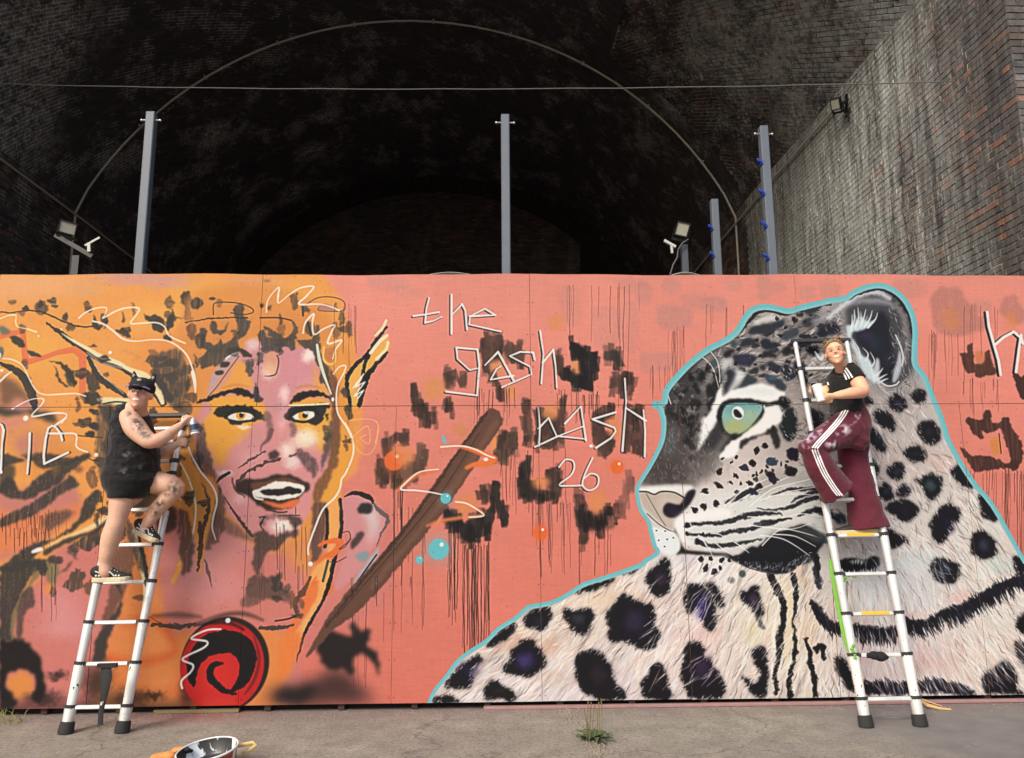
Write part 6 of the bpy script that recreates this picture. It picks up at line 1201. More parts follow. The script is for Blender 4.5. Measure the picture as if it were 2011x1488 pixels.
# ---- floodlights
LENS = simple('floodlight_glass', (150, 150, 138), .25, 0., .05); LAMPB = simple('black_lamp_housing', (22, 22, 23), .45)
def floodlight(c, nrm, up, w, h_, label, arm=None, name='floodlight'):
    c = Vector(c); nrm = Vector(nrm).normalized(); up = Vector(up); up = (up - nrm * up.dot(nrm)).normalized(); r = up.cross(nrm)
    e = empty(name, tuple(c), label, 'floodlight'); R = Matrix((r, up, nrm)).transposed()
    m = MB(); m.box(c - nrm * .025, (w, h_, .05), R)
    for k in range(5): m.box(c - nrm * .06 + r * (w * (-.36 + .18 * k)), (.008, h_ * .8, .04), R)
    m.build('housing', LAMPB, e, bevel=.004)
    g = MB(); g.box(c + nrm * .004, (w * .84, h_ * .82, .008), R); g.build('glass', LENS, e)
    rim = MB()
    for s in (-1, 1): rim.box(c + nrm * .006 + r * (s * w * .46), (w * .06, h_, .02), R); rim.box(c + nrm * .0065 + up * (s * h_ * .455), (w * .86, h_ * .07, .02), R)
    rim.build('rim', LAMPB, e)
    b = MB()
    for s in (-1, 1): b.bar(c - nrm * .03 + r * (s * (w / 2 + .012)), c - nrm * .05 + r * (s * (w / 2 + .012)) - up * (h_ * .75), .008, .03, nrm)
    b.bar(c - nrm * .05 - up * (h_ * .75) - r * (w / 2 + .016), c - nrm * .05 - up * (h_ * .75) + r * (w / 2 + .016), .03, .008, nrm); b.build('bracket', LAMPB, e)
    return e
YL = 7.6
p = at_y(133, 447, YL); floodlight(p, (.25, -1, -.38), (.22, 0, 1), .17, .13, 'small floodlight with pale glass on a dark bracket, far left above the boards')
la = empty('light_mast', (at_y(147, 520, YL)[0], YL + .05, 0), 'black mast and crossbar holding the left floodlight', 'mast')
m = MB(); m.bar((at_y(147, 500, YL)[0], YL + .05, 0), (at_y(147, 500, YL)[0], YL + .05, at_y(147, 500, YL)[2]), .07, .07, Vector((0, 1, 0))); m.build('mast', LAMPB, la)
m = MB(); m.bar(at_y(110, 462, YL + .08), at_y(183, 504, YL + .08), .05, .045); m.build('crossbar', LAMPB, la)
m = MB(); m.bar(at_y(167, 482, YL + .04), at_y(196, 466, YL + .04), .012, .02); m.bar(at_y(175, 478, YL + .04), at_y(175, 494, YL + .04), .02, .03); m.build('aerial', GAL, la)
p = at_y(1340, 450, YL); floodlight(p, (-.3, -1, -.35), (.32, 0, 1), .14, .15, 'small floodlight with cream glass on a short post right of centre')
lb = empty('light_post', (at_y(1348, 520, YL)[0], YL + .06, 0), 'short dark post with a curved cable holding the right floodlight', 'post')
m = MB(); m.bar((at_y(1346, 480, YL)[0], YL + .06, 0), (at_y(1346, 480, YL)[0], YL + .06, at_y(1346, 478, YL)[2]), .07, .07, Vector((0, 1, 0)), .006); m.build('shaft', simple('dark_grey_steel', (70, 74, 80), .5, .2), lb)
m = MB(); m.tube([at_y(1352, 470, YL - .02), at_y(1340, 478, YL - .02), at_y(1332, 490, YL), at_y(1330, 506, YL), at_y(1322, 520, YL), at_y(1316, 540, YL)], .012, 8); m.build('cable', BLACKP, lb, True)
cs_ = empty('wall_sensor', at_y(1320, 482, YL), 'white stick-shaped sensor left of the right floodlight', 'sensor')
WPL = simple('white_plastic', (176, 176, 170), .5)
m = MB(); m.bar(at_y(1304, 472, YL), at_y(1327, 485, YL), .03, .03); m.build('sensor_body', WPL, cs_, bevel=.004); m = MB(); m.bar(at_y(1318, 481, YL), at_y(1320, 497, YL), .022, .022); m.build('sensor_stem', WPL, cs_)
pw = at_x(1641, 204, ARX - .22); floodlight(pw, (-.80, -.42, -.42), (.35, 0, 1), .15, .17, 'black floodlight fixed high on the right wall of the arch')
m = MB(); q0 = Vector(pw) + Vector((.06, .05, 0)); m.bar(q0, Vector((ARX + .01, q0.y + .02, q0.z + .1)), .05, .04); m.bar(Vector((ARX - .01, q0.y + .06, q0.z - .12)), Vector((ARX - .01, q0.y + .02, q0.z + .2)), .06, .015, Vector((1, 0, 0)))
tag(m.build('lamp_bracket', LAMPB), 'black bracket carrying the wall floodlight on the right wall', 'bracket')
m = MB(); m.tube([q0 + Vector((.02, 0, -.02)), q0 + Vector((.14, .0, -.16)), Vector((ARX - .02, q0.y + .02, q0.z - .24)), Vector((ARX - .02, q0.y - .06, q0.z - .05))], .012, 8); tag(m.build('hanging_cable', BLACKP, None, True), 'loop of black cable behind the wall floodlight', 'cable')

# ================================================================ THE PAINTED BOARDS
paint_mural()
def screws():
    xs_u = [board_point(x, 650)[0] for x in (-12, 511, 1041, 1567)]; xs_l = [board_point(x, 1250)[0] for x in (-115, 180, 474, 770, 1063, 1354, 1642, 1932)]; zs = board_point(1000, 796)[1]
    for xs_, za, zb in ((xs_u, zs + .05, 3.72), (xs_l, .11, zs - .05)):
        for x in xs_:
            for s in (-.022, .022):
                z = za
                while z < zb:
                    u, v = int((x + s - MX0) * MPX + prng.uniform(-1, 1)), int((MZ1 - z) * MPX); CV[v:v + 2, u:u + 2] *= .45; z += .3
    for z in (zs + .02, zs - .02):
        for k in range(36):
            u, v = int((MX0 + .1 + k * .305 - MX0) * MPX), int((MZ1 - z) * MPX); CV[v:v + 2, u:u + 2] *= .5
screws()
img = bpy.data.images.new('mural_paint', MW, MH, alpha=False)
px_ = np.ones((MH, MW, 4), np.float32); px_[..., :3] = np.clip(CV, 0, 1)[::-1]
img.pixels.foreach_set(px_.ravel()); img.update(); img.pack()
n = NT('spray_painted_board'); tx = n.n('TexImage'); tx.image = img; tx.interpolation = 'Cubic'; tx.extension = 'EXTEND'
col = n.mix(1.0, tx.outputs['Color'], (MUR_K, MUR_K, MUR_K), 'MULTIPLY')
gr = n.noise(n.pos((1, 1, .12)), 70, 4, .6); n.bump(n.math('ADD', gr, n.math('MULTIPLY', n.noise(n.pos(), 9, 3), .8)), .22, .004)
MURAL = n.out(col, n.ramp(n.noise(n.pos(), 12, 4), [(.3, .55), (.7, .75)]), spec=.18)
PLYE = simple('plywood_edge', (120, 84, 70), .9)
hoard = empty('painted_hoarding', (.3, BY0, 0), 'long hoarding of boards painted with a leopard head, a smiling face and white lettering', 'hoarding')
ZB, ZT = .058, 3.772; ZS = board_point(1000, 796)[1]
def panel(x0, x1, z0, z1):
    """one board: a subdivided face with a faint warp, edges and back"""
    g = .0018; x0 += g; x1 -= g; z0 += g; z1 -= g; nx, nz = max(int((x1 - x0) / .15), 2), max(int((z1 - z0) / .15), 2)
    ox, a1, a2 = rnd.uniform(-.003, .003), rnd.uniform(-.002, .002), rnd.uniform(-.003, .003); ph = rnd.uniform(0, 6)
    V = []; F = []; UV = []
    for j in range(nz + 1):
        for i in range(nx + 1):
            s, t = i / nx, j / nz; x = x0 + (x1 - x0) * s; z = z0 + (z1 - z0) * t
            if z1 > 3.6 and j == nz: z += .006 * math.sin(x * 2.1 + 1) + .003 * math.sin(x * 7.)
            V.append((x, board_y(x) + ox + a1 * math.sin(3.1 * s) + a2 * (s - .5) + .0015 * math.sin(5 * t + ph), z)); UV.append(((x - MX0) / (MX1 - MX0), (z - MZ0) / (MZ1 - MZ0)))
    nf = len(V); W = nx + 1
    F = [(j * W + i, j * W + i + 1, (j + 1) * W + i + 1, (j + 1) * W + i) for j in range(nz) for i in range(nx)]; nfront = len(F)
    rim = [i for i in range(W)] + [j * W + nx for j in range(1, nz + 1)] + [nz * W + i for i in range(nx - 1, -1, -1)] + [j * W for j in range(nz - 1, 0, -1)]
    b0 = len(V); V += [(V[k][0], V[k][1] + .018, V[k][2]) for k in rim]; UV += [UV[k] for k in rim]; L = len(rim)
    for k in range(L): F.append((rim[k], b0 + k, b0 + (k + 1) % L, rim[(k + 1) % L]))
    F.append(tuple(b0 + k for k in range(L)))
    me = bpy.data.meshes.new('panel'); me.from_pydata(V, [], F); me.update(); me.materials.append(MURAL); me.materials.append(PLYE)
    for k, p_ in enumerate(me.polygons): p_.material_index = 0 if k < nfront else 1; p_.use_smooth = k < nfront
    uvl = me.uv_layers.new(name='UVMap')
    for lp in me.loops: uvl.data[lp.index].uv = UV[lp.vertex_index]
    me.set_sharp_from_angle(angle=math.radians(30)); link(bpy.data.objects.new('panel', me), hoard)
ups = [board_point(x, 650)[0] for x in (-530, -12, 511, 1041, 1567)]; ups += [ups[-1] + 2.44]; ups[0] = MX0 + .02; ups[-1] = MX1 - .02
for a, b in zip(ups, ups[1:]): panel(a, b, ZS + .001, ZT)
los = [board_point(x, 1250)[0] for x in (-115, 180, 474, 770, 1063, 1354, 1642, 1932)]; los = [MX0 + .02] + los + [MX1 - .02]
for a, b in zip(los, los[1:]): panel(a, b, ZB + rnd.uniform(-.004, .004), ZS - .001)
TIMB = simple('dark_stained_timber', (60, 42, 38), .9, scale=8., vary=.3); RAILP = simple('paint_dusted_batten', (150, 116, 112), .9, vary=.25, scale=10.)
bk = MB(); bk.box((.1, BY0 + .16, 1.9), (11.2, .02, 3.6)); 
for k in range(19):
    x = MX0 + .1 + k * .61; s = MB(); s.box((x, board_y(x) + .062, 1.87), (.05, .07, 3.72)); s.build('stud', TIMB, hoard)
s = MB(); s.box((.1, BY0 + .13, .03), (11.2, .03, .058)); s.build('dark_gap_board', simple('gap_shade_black', (16, 14, 14), .95), hoard)  # dark of the gap under the boards put into a black strip
s = MB(); s.bar((board_point(950, 1378)[0], board_y(.3) + .01, .012), (MX1, board_y(MX1) - .02, .016), .05, .024, Vector((0, 0, 1)), .004); s.build('batten', RAILP, hoard)
s = MB(); s.bar((-2.72, board_y(-2.7) + .04, .014), (-2.02, board_y(-2) + .03, .016), .05, .024); s.build('batten', simple('bare_batten', (120, 108, 78), .9), hoard)
for px, lab in ((885, 'white curved tray edge peeping over the boards left of the middle post'), (1345, 'white board edge peeping over the boards below the right floodlight')):
    c = at_y(px, 541, 7.15); k = 7.15 / 1500; m = MB(); w = (96 if px < 1000 else 60) * k
    m.tube([(c[0] + w * (t - .5), 7.15, c[2] + .03 * math.sin(math.pi * t) - .012) for t in [i / 10 for i in range(11)]], [(.05, .012)] * 11, 8)
    m.box((c[0], 7.15, c[2] / 2 - .02), (w * .8, .03, c[2] - .05)); tag(m.build('white_board', WPL, None, True), lab, 'board')
# ================================================================ LADDERS
def scuffed():
    n = NT('scuffed_white_aluminium'); g = n.noise(n.pos((1, 1, .5)), 9, 5, .6); s = n.noise(n.pos((2, 2, 14)), 9, 4, .7); f = n.noise(n.pos(), 60, 2, .3)
    b = n.mix(n.ramp(g, [(.35, 0.), (.65, .6)]), lin((224, 224, 222)), lin((188, 186, 180))); b = n.mix(n.ramp(s, [(.6, 0.), (.68, .45)]), b, lin((130, 128, 124))); b = n.mix(n.ramp(f, [(.73, 0.), (.75, .9)]), b, lin((60, 56, 54)))
    return n.out(b, n.ramp(g, [(.3, .28), (.7, .5)]), .35)
ALU = scuffed(); ALUD = simple('paint_spotted_aluminium', (206, 202, 190), .5, .05, .12, 60.)
def spotted():
    n = NT('paint_spattered_aluminium'); f = n.noise(n.pos((1, 1, .6)), 42, 2, .3); g = n.noise(n.pos(), 6, 4)
    b = n.mix(g, lin((206, 203, 194)), lin((226, 224, 218))); b = n.mix(n.ramp(f, [(.70, 0.), (.73, 1.)]), b, lin((44, 40, 40))); return n.out(b, .5, .05)
ALUS = spotted(); RUB = simple('black_rubber_foot', (38, 37, 37), .8); COL = simple('grey_plastic_collar', (46, 46, 48), .55); YEL = simple('yellow_paint_smear', (214, 168, 44), .6)
def t_for_y(a, b, py):
    lo, hi = 0., 1.
    for _ in range(40):
        m = (lo + hi) / 2
        if proj(a.lerp(b, m))[1] > py: lo = m
        else: hi = m
    return lo
def ladder(feetpx, toppx, rung_y, label, yellow=()):
    Y = 6.64
    fl, fr = Vector(at_z(*feetpx[0])), Vector(at_z(*feetpx[1])); tl, tr = [Vector(at_y(p[0], p[1], board_y(fl.x) - .075)) for p in toppx]
    e = empty('telescopic_ladder', tuple((fl + fr) / 2), label, 'ladder', 'telescopic ladders leaning on the boards')
    ts = [0.] + [(t_for_y(fl, tl, y) + t_for_y(fr, tr, y)) / 2 for y in rung_y] + [1.]
    up = (tl - fl).normalized(); side = (fr - fl).normalized(); nrm = side.cross(up).normalized()
    n_ = len(ts) - 1
    for si, (a, b) in enumerate(((fl, tl), (fr, tr))):
        for i in range(n_):
            r = .044 - .0023 * i; m = MB(); p, q = a.lerp(b, ts[i]), a.lerp(b, ts[i + 1]); m.tube([p, q], (r * .82, r), 14, nrm, 1.); m.build('stile_section', ALUS if i == 1 else ALU, e, True)
        for i in range(1, n_):
            r = .05 - .0023 * i; m = MB(); p = a.lerp(b, ts[i]); m.tube([p - up * .019, p + up * .019], (r * .86, r * 1.05), 12, nrm); s = side * (1 if si == 0 else -1)
            m.bar(p + s * r * .8, p + s * (r + .055), .03, .028, up); m.build('collar', COL, e, True)
        m = MB(); m.tube([a, a + up * .02, a + up * .085], [(.046, .056), (.05, .058), (.046, .052)], 12, nrm); m.build('foot', RUB, e, True)
    for i in range(1, n_):
        p, q = fl.lerp(tl, ts[i]), fr.lerp(tr, ts[i]); r = .05 - .0023 * i; m = MB(); m.bar(p + side * (r * .8 + (.0 if i == 1 else .02)), q - side * (r * .8 + (.0 if i == 1 else .02)), .04, .030, up, .006); m.build('rung', ALU, e)
        if i in yellow: y = MB(); y.bar(p.lerp(q, .28) - nrm * 0 + up * .002, p.lerp(q, .8) + up * .002, .0415, .031, up, .006); y.build('anti_slip_tread', YEL, e)
    m = MB(); m.bar(tl - side * .03, tr + side * .03, .045, .038, up, .008); m.build('top_bar', COL if label.startswith('white ladder under') else ALUD, e)
    return e, fl, fr, tl, tr, ts, up, side, nrm
L1_ = ladder(((128, 1441), (239, 1439)), ((262, 817), (362, 815)), [1388, 1303, 1222, 1143, 1070, 1001, 931, 906, 868, 842], 'white ladder under the person in the black vest, black strap on its second rung')
L2_ = ladder(((1702, 1428), (1808, 1426)), ((1561, 670), (1662, 668)), [1372, 1286, 1205, 1127, 1051, 981, 915, 850, 786, 724], 'white ladder under the person in maroon trousers, green tape down one side', (3, 5))
# strap, cloth, green tape
m = MB(); ax = at_y(209, 1313, 6.05); m.tube([at_y(208, 1306, 6.09), at_y(209, 1330, 6.06), at_y(205, 1362, 6.03), at_y(201, 1384, 6.03), at_y(198, 1402, 6.02), at_y(197, 1424, 6.0)], [(.008, .036), (.009, .044), (.008, .028), (.007, .020), (.007, .020), (.006, .020)], 8); m.bar(at_y(192, 1307, 6.08), at_y(230, 1306, 6.08), .03, .03)
tag(m.build('strap', simple('black_webbing', (26, 26, 27), .8), None, True), 'black webbing strap hanging from the second rung of the left ladder', 'strap')
m = MB(); m.bar(at_y(201, 1378, 6.005), at_y(200, 1384, 6.005), .03, .012); tag(m.build('buckle', ALU), 'small bright buckle on the black hanging strap', 'buckle')
m = MB(); c = at_y(1722, 1288, 6.12)
for dx, dz, r in ((-.11, .0, .018), (-.07, .005, .028), (-.02, .005, .045), (.03, -.004, .052), (.065, -.008, .03), (.085, -.01, .014)): m.ball((c[0] + dx, c[1], c[2] + dz), (r, r * .8, r * .75), 10)
RS = []
def remesh(mb, vox, smooth=2, name='m'):
    me = mb.mesh(name); o = bpy.data.objects.new('tmp', me); scene.collection.objects.link(o)
    r = o.modifiers.new('r', 'REMESH'); r.mode = 'VOXEL'; r.voxel_size = vox
    s = o.modifiers.new('s', 'SMOOTH'); s.factor = .5; s.iterations = smooth
    dg = bpy.context.evaluated_depsgraph_get(); out = bpy.data.meshes.new_from_object(o.evaluated_get(dg)); bpy.data.objects.remove(o, do_unlink=True)
    out.name = name; out.polygons.foreach_set('use_smooth', [True] * len(out.polygons)); return out
def link_mesh(name, me, mat, parent): me.materials.clear(); me.materials.append(mat); return link(bpy.data.objects.new(name, me), parent)
tag(link_mesh('cloth_bundle', remesh(m, .008), simple('black_cloth', (24, 23, 25), .9, bump=.3), None), 'black cloth bundle tied to the middle of the right ladder rung', 'cloth')
GRN = simple('lime_green_tape', (104, 158, 52), .6)
fl, tl, side, up, nrm = L2_[1], L2_[3], L2_[7], L2_[6], L2_[8]
m = MB(); gp = []
for py, dx in ((1098, -.045), (1128, -.05), (1170, -.052), (1205, -.048), (1250, -.046), (1280, -.03)):
    t = t_for_y(fl, tl, py); gp.append(fl.lerp(tl, t) + side * dx + nrm * .0)
m.tube(gp, [(.010, .012), (.012, .018), (.011, .016), (.011, .018), (.010, .016), (.008, .012)], 8, nrm)
for k in range(9): m.ball(Vector(at_y(1668 + rnd.uniform(-14, 16), 1135 + rnd.uniform(-7, 6), 6.24)), (.018, .01, .009), 8)
for k in range(5): m.ball(fl.lerp(tl, t_for_y(fl, tl, 1268 + k * 6)) + side * rnd.uniform(-.02, .0) - nrm * -.035, (.016, .012, .014), 8)
tag(m.build('green_tape', GRN, None, True), 'lime green tape stuck along the left side of the right ladder', 'tape')

# ================================================================ PEOPLE
def vcol_material(name, rough=.6, sss=0., fabric=False):
    n = NT(name); a = n.n('Attribute'); a.attribute_name = 'paint'; f = n.noise(n.pos(), 60 if not fabric else 180, 4, .6); g = n.noise(n.pos(), 7, 3)
    c = n.mix(1., a.outputs['Color'], n.ramp(f, [(.2, .88), (.8, 1.1)]), 'MULTIPLY'); c = n.mix(1., c, n.ramp(g, [(.3, .93), (.7, 1.06)]), 'MULTIPLY')
    n.bump(f, .25, .003); 
    if sss: n.b.inputs['Subsurface Weight'].default_value = sss; n.b.inputs['Subsurface Radius'].default_value = (.02, .008, .004); n.b.inputs['Subsurface Scale'].default_value = .3
    if fabric: n.b.inputs['Sheen Weight'].default_value = .15
    return n.out(c, rough, spec=.3)
SKIN = vcol_material('skin', .55, .06); FAB = vcol_material('fabric', .85, 0., True)
def hash3(p, k): return math.sin(p[0] * 127.1 * k + p[1] * 311.7 + p[2] * 74.7 * k) 
def snoise(co, s, seed=0):
    """smooth lattice noise in numpy, -1..1"""
    q = co * s + seed * 17.3; i = np.floor(q).astype(int); f = q - i; f = f * f * (3 - 2 * f)
    def h(a): 
        v = np.sin(a[:, 0] * 127.1 + a[:, 1] * 311.7 + a[:, 2] * 74.7 + seed) * 43758.5453; return (v - np.floor(v)) * 2 - 1
    r = 0
    for dx in (0, 1):
        for dy in (0, 1):
            for dz in (0, 1):
                w = (f[:, 0] if dx else 1 - f[:, 0]) * (f[:, 1] if dy else 1 - f[:, 1]) * (f[:, 2] if dz else 1 - f[:, 2]); r = r + w * h(i + np.array((dx, dy, dz)))
    return r
def arrays(me):
    co = np.empty(len(me.vertices) * 3, np.float32); me.vertices.foreach_get('co', co); co = co.reshape(-1, 3)
    no = np.empty_like(co).ravel(); me.vertices.foreach_get('normal', no); return co, no.reshape(-1, 3)
def pix(co):
    d = co - np.array(CAM); z = d @ np.array(FWD); return np.stack([PW / 2 + FPX * (d @ np.array(RGT)) / z, PH / 2 - FPX * (d @ np.array(UPV)) / z], 1)
def wrinkle(me, amp, scale, seed, stretch=(1, 1, 1)):
    co, no = arrays(me); q = co * np.array(stretch); d = (np.abs(snoise(q, scale, seed)) - .35) * amp + snoise(co, scale * 2.7, seed + 3) * amp * .35
    me.vertices.foreach_set('co', (co + no * d[:, None]).ravel()); me.update()
def paint(me, base, layers):
    """base colour plus layers of (mask 0..1, colour)"""
    n = len(me.vertices); c = np.tile(np.array(lin(base)), (n, 1))
    for mk, col in layers: mk = np.clip(mk, 0, 1)[:, None]; c = c * (1 - mk) + np.array(lin(col)) * mk
    a = me.attributes.new('paint', 'FLOAT_COLOR', 'POINT'); a.data.foreach_set('color', np.concatenate([c, np.ones((n, 1))], 1).astype(np.float32).ravel())
def blobm(P, x, y, rx, ry, ang=0., soft=.5):
    c, s = math.cos(ang), math.sin(ang); u = ((P[:, 0] - x) * c + (P[:, 1] - y) * s) / rx; v = (-(P[:, 0] - x) * s + (P[:, 1] - y) * c) / ry
    return np.clip((1 + soft - np.hypot(u, v)) / (2 * soft), 0, 1)
K = lambda Y: Y * .985 / FPX                      # metres per photograph pixel at that depth
def J(px, py, Y): return Vector(at_y(px, py, Y))
def chain(mb, pts, n=26, up=(0, 1, 0)):
    """pts: (px, py, depth, radius in px, radius in depth metres or None)"""
    P = [J(a, b, c) for a, b, c, *_ in pts]; R = [((p[4] if len(p) > 4 else p[3] * K(p[2])), p[3] * K(p[2])) for p in pts]
    # resample smoothly
    PP, RR = [], []
    for i in range(len(P) - 1):
        a, b, c, d = P[max(i - 1, 0)], P[i], P[i + 1], P[min(i + 2, len(P) - 1)]; ra, rb_, = R[i], R[i + 1]
        for k in range(4):
            t = k / 4; PP.append(.5 * ((2 * b) + (c - a) * t + (2 * a - 5 * b + 4 * c - d) * t * t + (3 * b - a - 3 * c + d) * t ** 3)); e = t * t * (3 - 2 * t); RR.append((ra[0] + (rb_[0] - ra[0]) * e, ra[1] + (rb_[1] - ra[1]) * e))
    PP.append(P[-1]); RR.append(R[-1]); mb.tube(PP, RR, n, up, round_end=True)
def flat_chain(mb, pts, n=18):
    """like chain but with flat ends (hems)"""
    P = [J(a, b, c) for a, b, c, *_ in pts]; R = [((p[4] if len(p) > 4 else p[3] * K(p[2])), p[3] * K(p[2])) for p in pts]
    mb.tube(P, R, n, (0, 1, 0))
def head(mb, c, yaw, tilt, s=1.0, wide=1.0):
    """head with brow, nose, cheeks, jaw, chin and ears; returns the matrix from face space (x right, y back, z up)"""
    M = Matrix.Translation(c) @ Matrix.Rotation(yaw, 4, 'Z') @ Matrix.Rotation(tilt[0], 4, 'X') @ Matrix.Rotation(tilt[1], 4, 'Y') @ Matrix.Diagonal((s * wide, s, s, 1))
    rot = M.to_3x3()
    def bl(x, y, z, rx, ry, rz): mb.ball(M @ Vector((x, y, z)), (rx, ry, rz), 16, rot)
    bl(0, .012, .03, .074, .092, .086); bl(0, -.018, -.02, .062, .066, .082); bl(0, -.035, -.07, .040, .042, .036); bl(0, -.062, -.092, .019, .016, .015)
    bl(-.036, -.050, -.022, .025, .024, .023); bl(.036, -.050, -.022, .025, .024, .023)
    bl(0, -.066, .034, .045, .014, .010); bl(0, -.092, -.002, .0085, .013, .020); bl(0, -.100, -.014, .013, .012, .010)
    bl(-.0735, .012, .0, .008, .016, .027); bl(.0735, .012, .0, .008, .016, .027)
    bl(0, -.070, -.050, .026, .014, .008); bl(0, -.068, -.066, .022, .013, .008)
    return M
def face_masks(co, M):
    I = np.array(M.inverted()); q = co @ I[:3, :3].T + I[:3, 3]; x, y, z = q[:, 0], q[:, 1], q[:, 2]; fr = (y < -.03)
    e = lambda cx, cz, rx, rz, sf=.4: np.clip((1 + sf - np.hypot((x - cx) / rx, (z - cz) / rz)) / (2 * sf), 0, 1) * fr
    eyes = np.maximum(e(-.028, .012, .015, .0075), e(.028, .012, .015, .0075)); brow = np.maximum(e(-.029, .034, .021, .006), e(.029, .034, .021, .006))
    cheek = np.maximum(e(-.04, -.022, .022, .018, .8), e(.04, -.022, .022, .018, .8)); lips = e(0, -.050 + 0, .031, .014); teeth = e(0, -.048, .023, .0065); side = np.maximum(e(-.014, -.020, .008, .006), e(.014, -.020, .008, .006))
    sock = np.maximum(e(-.028, .015, .024, .017, .7), e(.028, .015, .024, .017, .7))
    return dict(eyes=eyes, brow=brow, cheek=cheek, lips=lips, teeth=teeth, nostril=side, sock=sock, q=q)
def face_bits(M, parent, iris):
    for s in (-1, 1):
        m = MB(); m.ball(M @ Vector((s * .028, -.0795, .013)), (.0115, .008, .0062), 10, M.to_3x3()); m.build('eye', simple('eye_white', (196, 190, 184), .2), parent, True)
        m = MB(); m.ball(M @ Vector((s * .028, -.086, .013)), (.0056, .004, .0056), 10, M.to_3x3()); m.build('iris', simple('iris', iris, .2), parent, True)
    m = MB(); m.tube([M @ Vector((x, -.0815 + abs(x) * .5, -.049 + abs(x) * .30)) for x in (-.022, -.011, 0, .011, .022)], [.0035, .0055, .006, .0055, .0035], 8, (0, 0, 1)); m.build('teeth', simple('teeth', (236, 232, 222), .3), parent, True)
def hand(mb, wrist, palm, fwd, spread, curl, L=.085, nrm=None, thumb=1):
    """palm with four curled fingers and a thumb. fwd: finger direction, spread: across the knuckles, curl: towards what is held"""
    wrist, palm, fwd, spread, curl = Vector(wrist), Vector(palm), Vector(fwd).normalized(), Vector(spread).normalized(), Vector(curl).normalized()
    mb.tube([wrist, palm.lerp(wrist, .4), palm], [(.022, .026), (.020, .032), (.017, .038)], 12, curl, round_end=True)
    for i, (o, l, r) in enumerate(((-.03, .88, .0085), (-.010, 1.0, .009), (.010, .95, .0088), (.029, .76, .0078))):
        b = palm + spread * o + fwd * .012; a1 = b + fwd * (L * .42 * l) + curl * .008; a2 = a1 + (fwd * .45 + curl * .9).normalized() * (L * .32 * l); a3 = a2 + (curl * .9 - fwd * .45).normalized() * (L * .24 * l)
        mb.tube([b - fwd * .02, a1, a2, a3], [r * 1.15, r * 1.05, r, r * .85], 8, spread, round_end=True)
    b = palm - spread * (.034 * thumb) - fwd * .03; a1 = b + (fwd * .5 - spread * (.7 * thumb) + curl * .5).normalized() * .034; a2 = a1 + (fwd * .75 + curl * .6).normalized() * .03
    mb.tube([b, a1, a2], [.0125, .0105, .009], 8, fwd, round_end=True)

# ---- person on the left ladder
P1 = empty('person', tuple(J(230, 1143, 6.3)), 'person in black vest, black shorts and cat-eared cap standing on the left ladder', 'person')
b = MB()
chain(b, [(276, 776, 6.20, 13), (272, 794, 6.22, 17), (264, 808, 6.26, 24, .12)])
chain(b, [(258, 820, 6.30, 26, .15), (257, 860, 6.30, 36, .16), (258, 900, 6.30, 44, .17), (254, 940, 6.30, 44, .17), (250, 962, 6.31, 34, .15)])
chain(b, [(253, 819, 6.15, 18), (266, 840, 6.07, 21), (288, 862, 6.01, 17), (303, 866, 5.98, 13.5), (322, 858, 6.01, 12.5), (341, 845, 6.07, 9), (354, 835, 6.11, 6.8)])       # near arm
chain(b, [(272, 832, 6.46, 15), (290, 868, 6.50, 14), (306, 890, 6.50, 12), (328, 883, 6.48, 10), (346, 873, 6.47, 7)])       # far arm
hw, hp_ = J(354, 835, 6.11), J(366, 825, 6.13)
hand(b, hw, hp_, J(378, 824, 6.13) - J(366, 826, 6.13), Vector((.3, -.25, 1)), Vector((.35, -.1, -.9)), .082, thumb=-1)
hand(b, J(346, 873, 6.47), J(353, 868, 6.46), Vector((.8, -.5, .1)), Vector((.1, 0, 1)), Vector((.4, 1, -.1)), .07, thumb=-1)
chain(b, [(243, 950, 6.22, 27), (238, 985, 6.21, 22), (231, 1015, 6.20, 17.5), (226, 1032, 6.195, 17.5), (218, 1056, 6.20, 18), (211, 1085, 6.21, 15), (208, 1106, 6.22, 12), (208, 1122, 6.22, 12)])       # standing leg
chain(b, [(268, 940, 6.36, 27), (300, 946, 6.34, 23), (326, 950, 6.33, 20), (347, 957, 6.33, 16.5), (332, 975, 6.34, 15.5), (312, 996, 6.35, 15), (296, 1018, 6.36, 12), (284, 1036, 6.37, 9.5), (281, 1046, 6.37, 9)])     # bent leg
M1 = head(b, J(275, 776, 6.15), math.radians(8), (math.radians(-4), math.radians(6)), 1.06, 1.12); b.ball(M1 @ Vector((0, -.015, -.080)), (.050, .050, .034), 14)
me = remesh(b, .0052, 3, 'body'); co, no = arrays(me); Px = pix(co); fm = face_masks(co, M1); near = no[:, 1] < .15
nz = snoise(co, 55, 2); nz2 = snoise(co, 110, 5); lines = np.clip(1.4 - np.abs(snoise(co, 30, 7)) * 9, 0, 1)
armt = np.maximum.reduce([blobm(Px, 271, 833, 13, 17, -.5), blobm(Px, 285, 852, 12, 9, .4), blobm(Px, 253, 812, 6, 6)]) * near * (co[:, 1] < 6.3)
knt = np.maximum.reduce([blobm(Px, 342, 957, 11, 14), blobm(Px, 312, 990, 12, 9, -.6), blobm(Px, 303, 1004, 9, 9), blobm(Px, 325, 972, 10, 4, -.3)]) * near
tat = np.maximum(armt, knt); tk = tat * np.clip(.62 + nz * .8 + lines * .5, 0, 1)
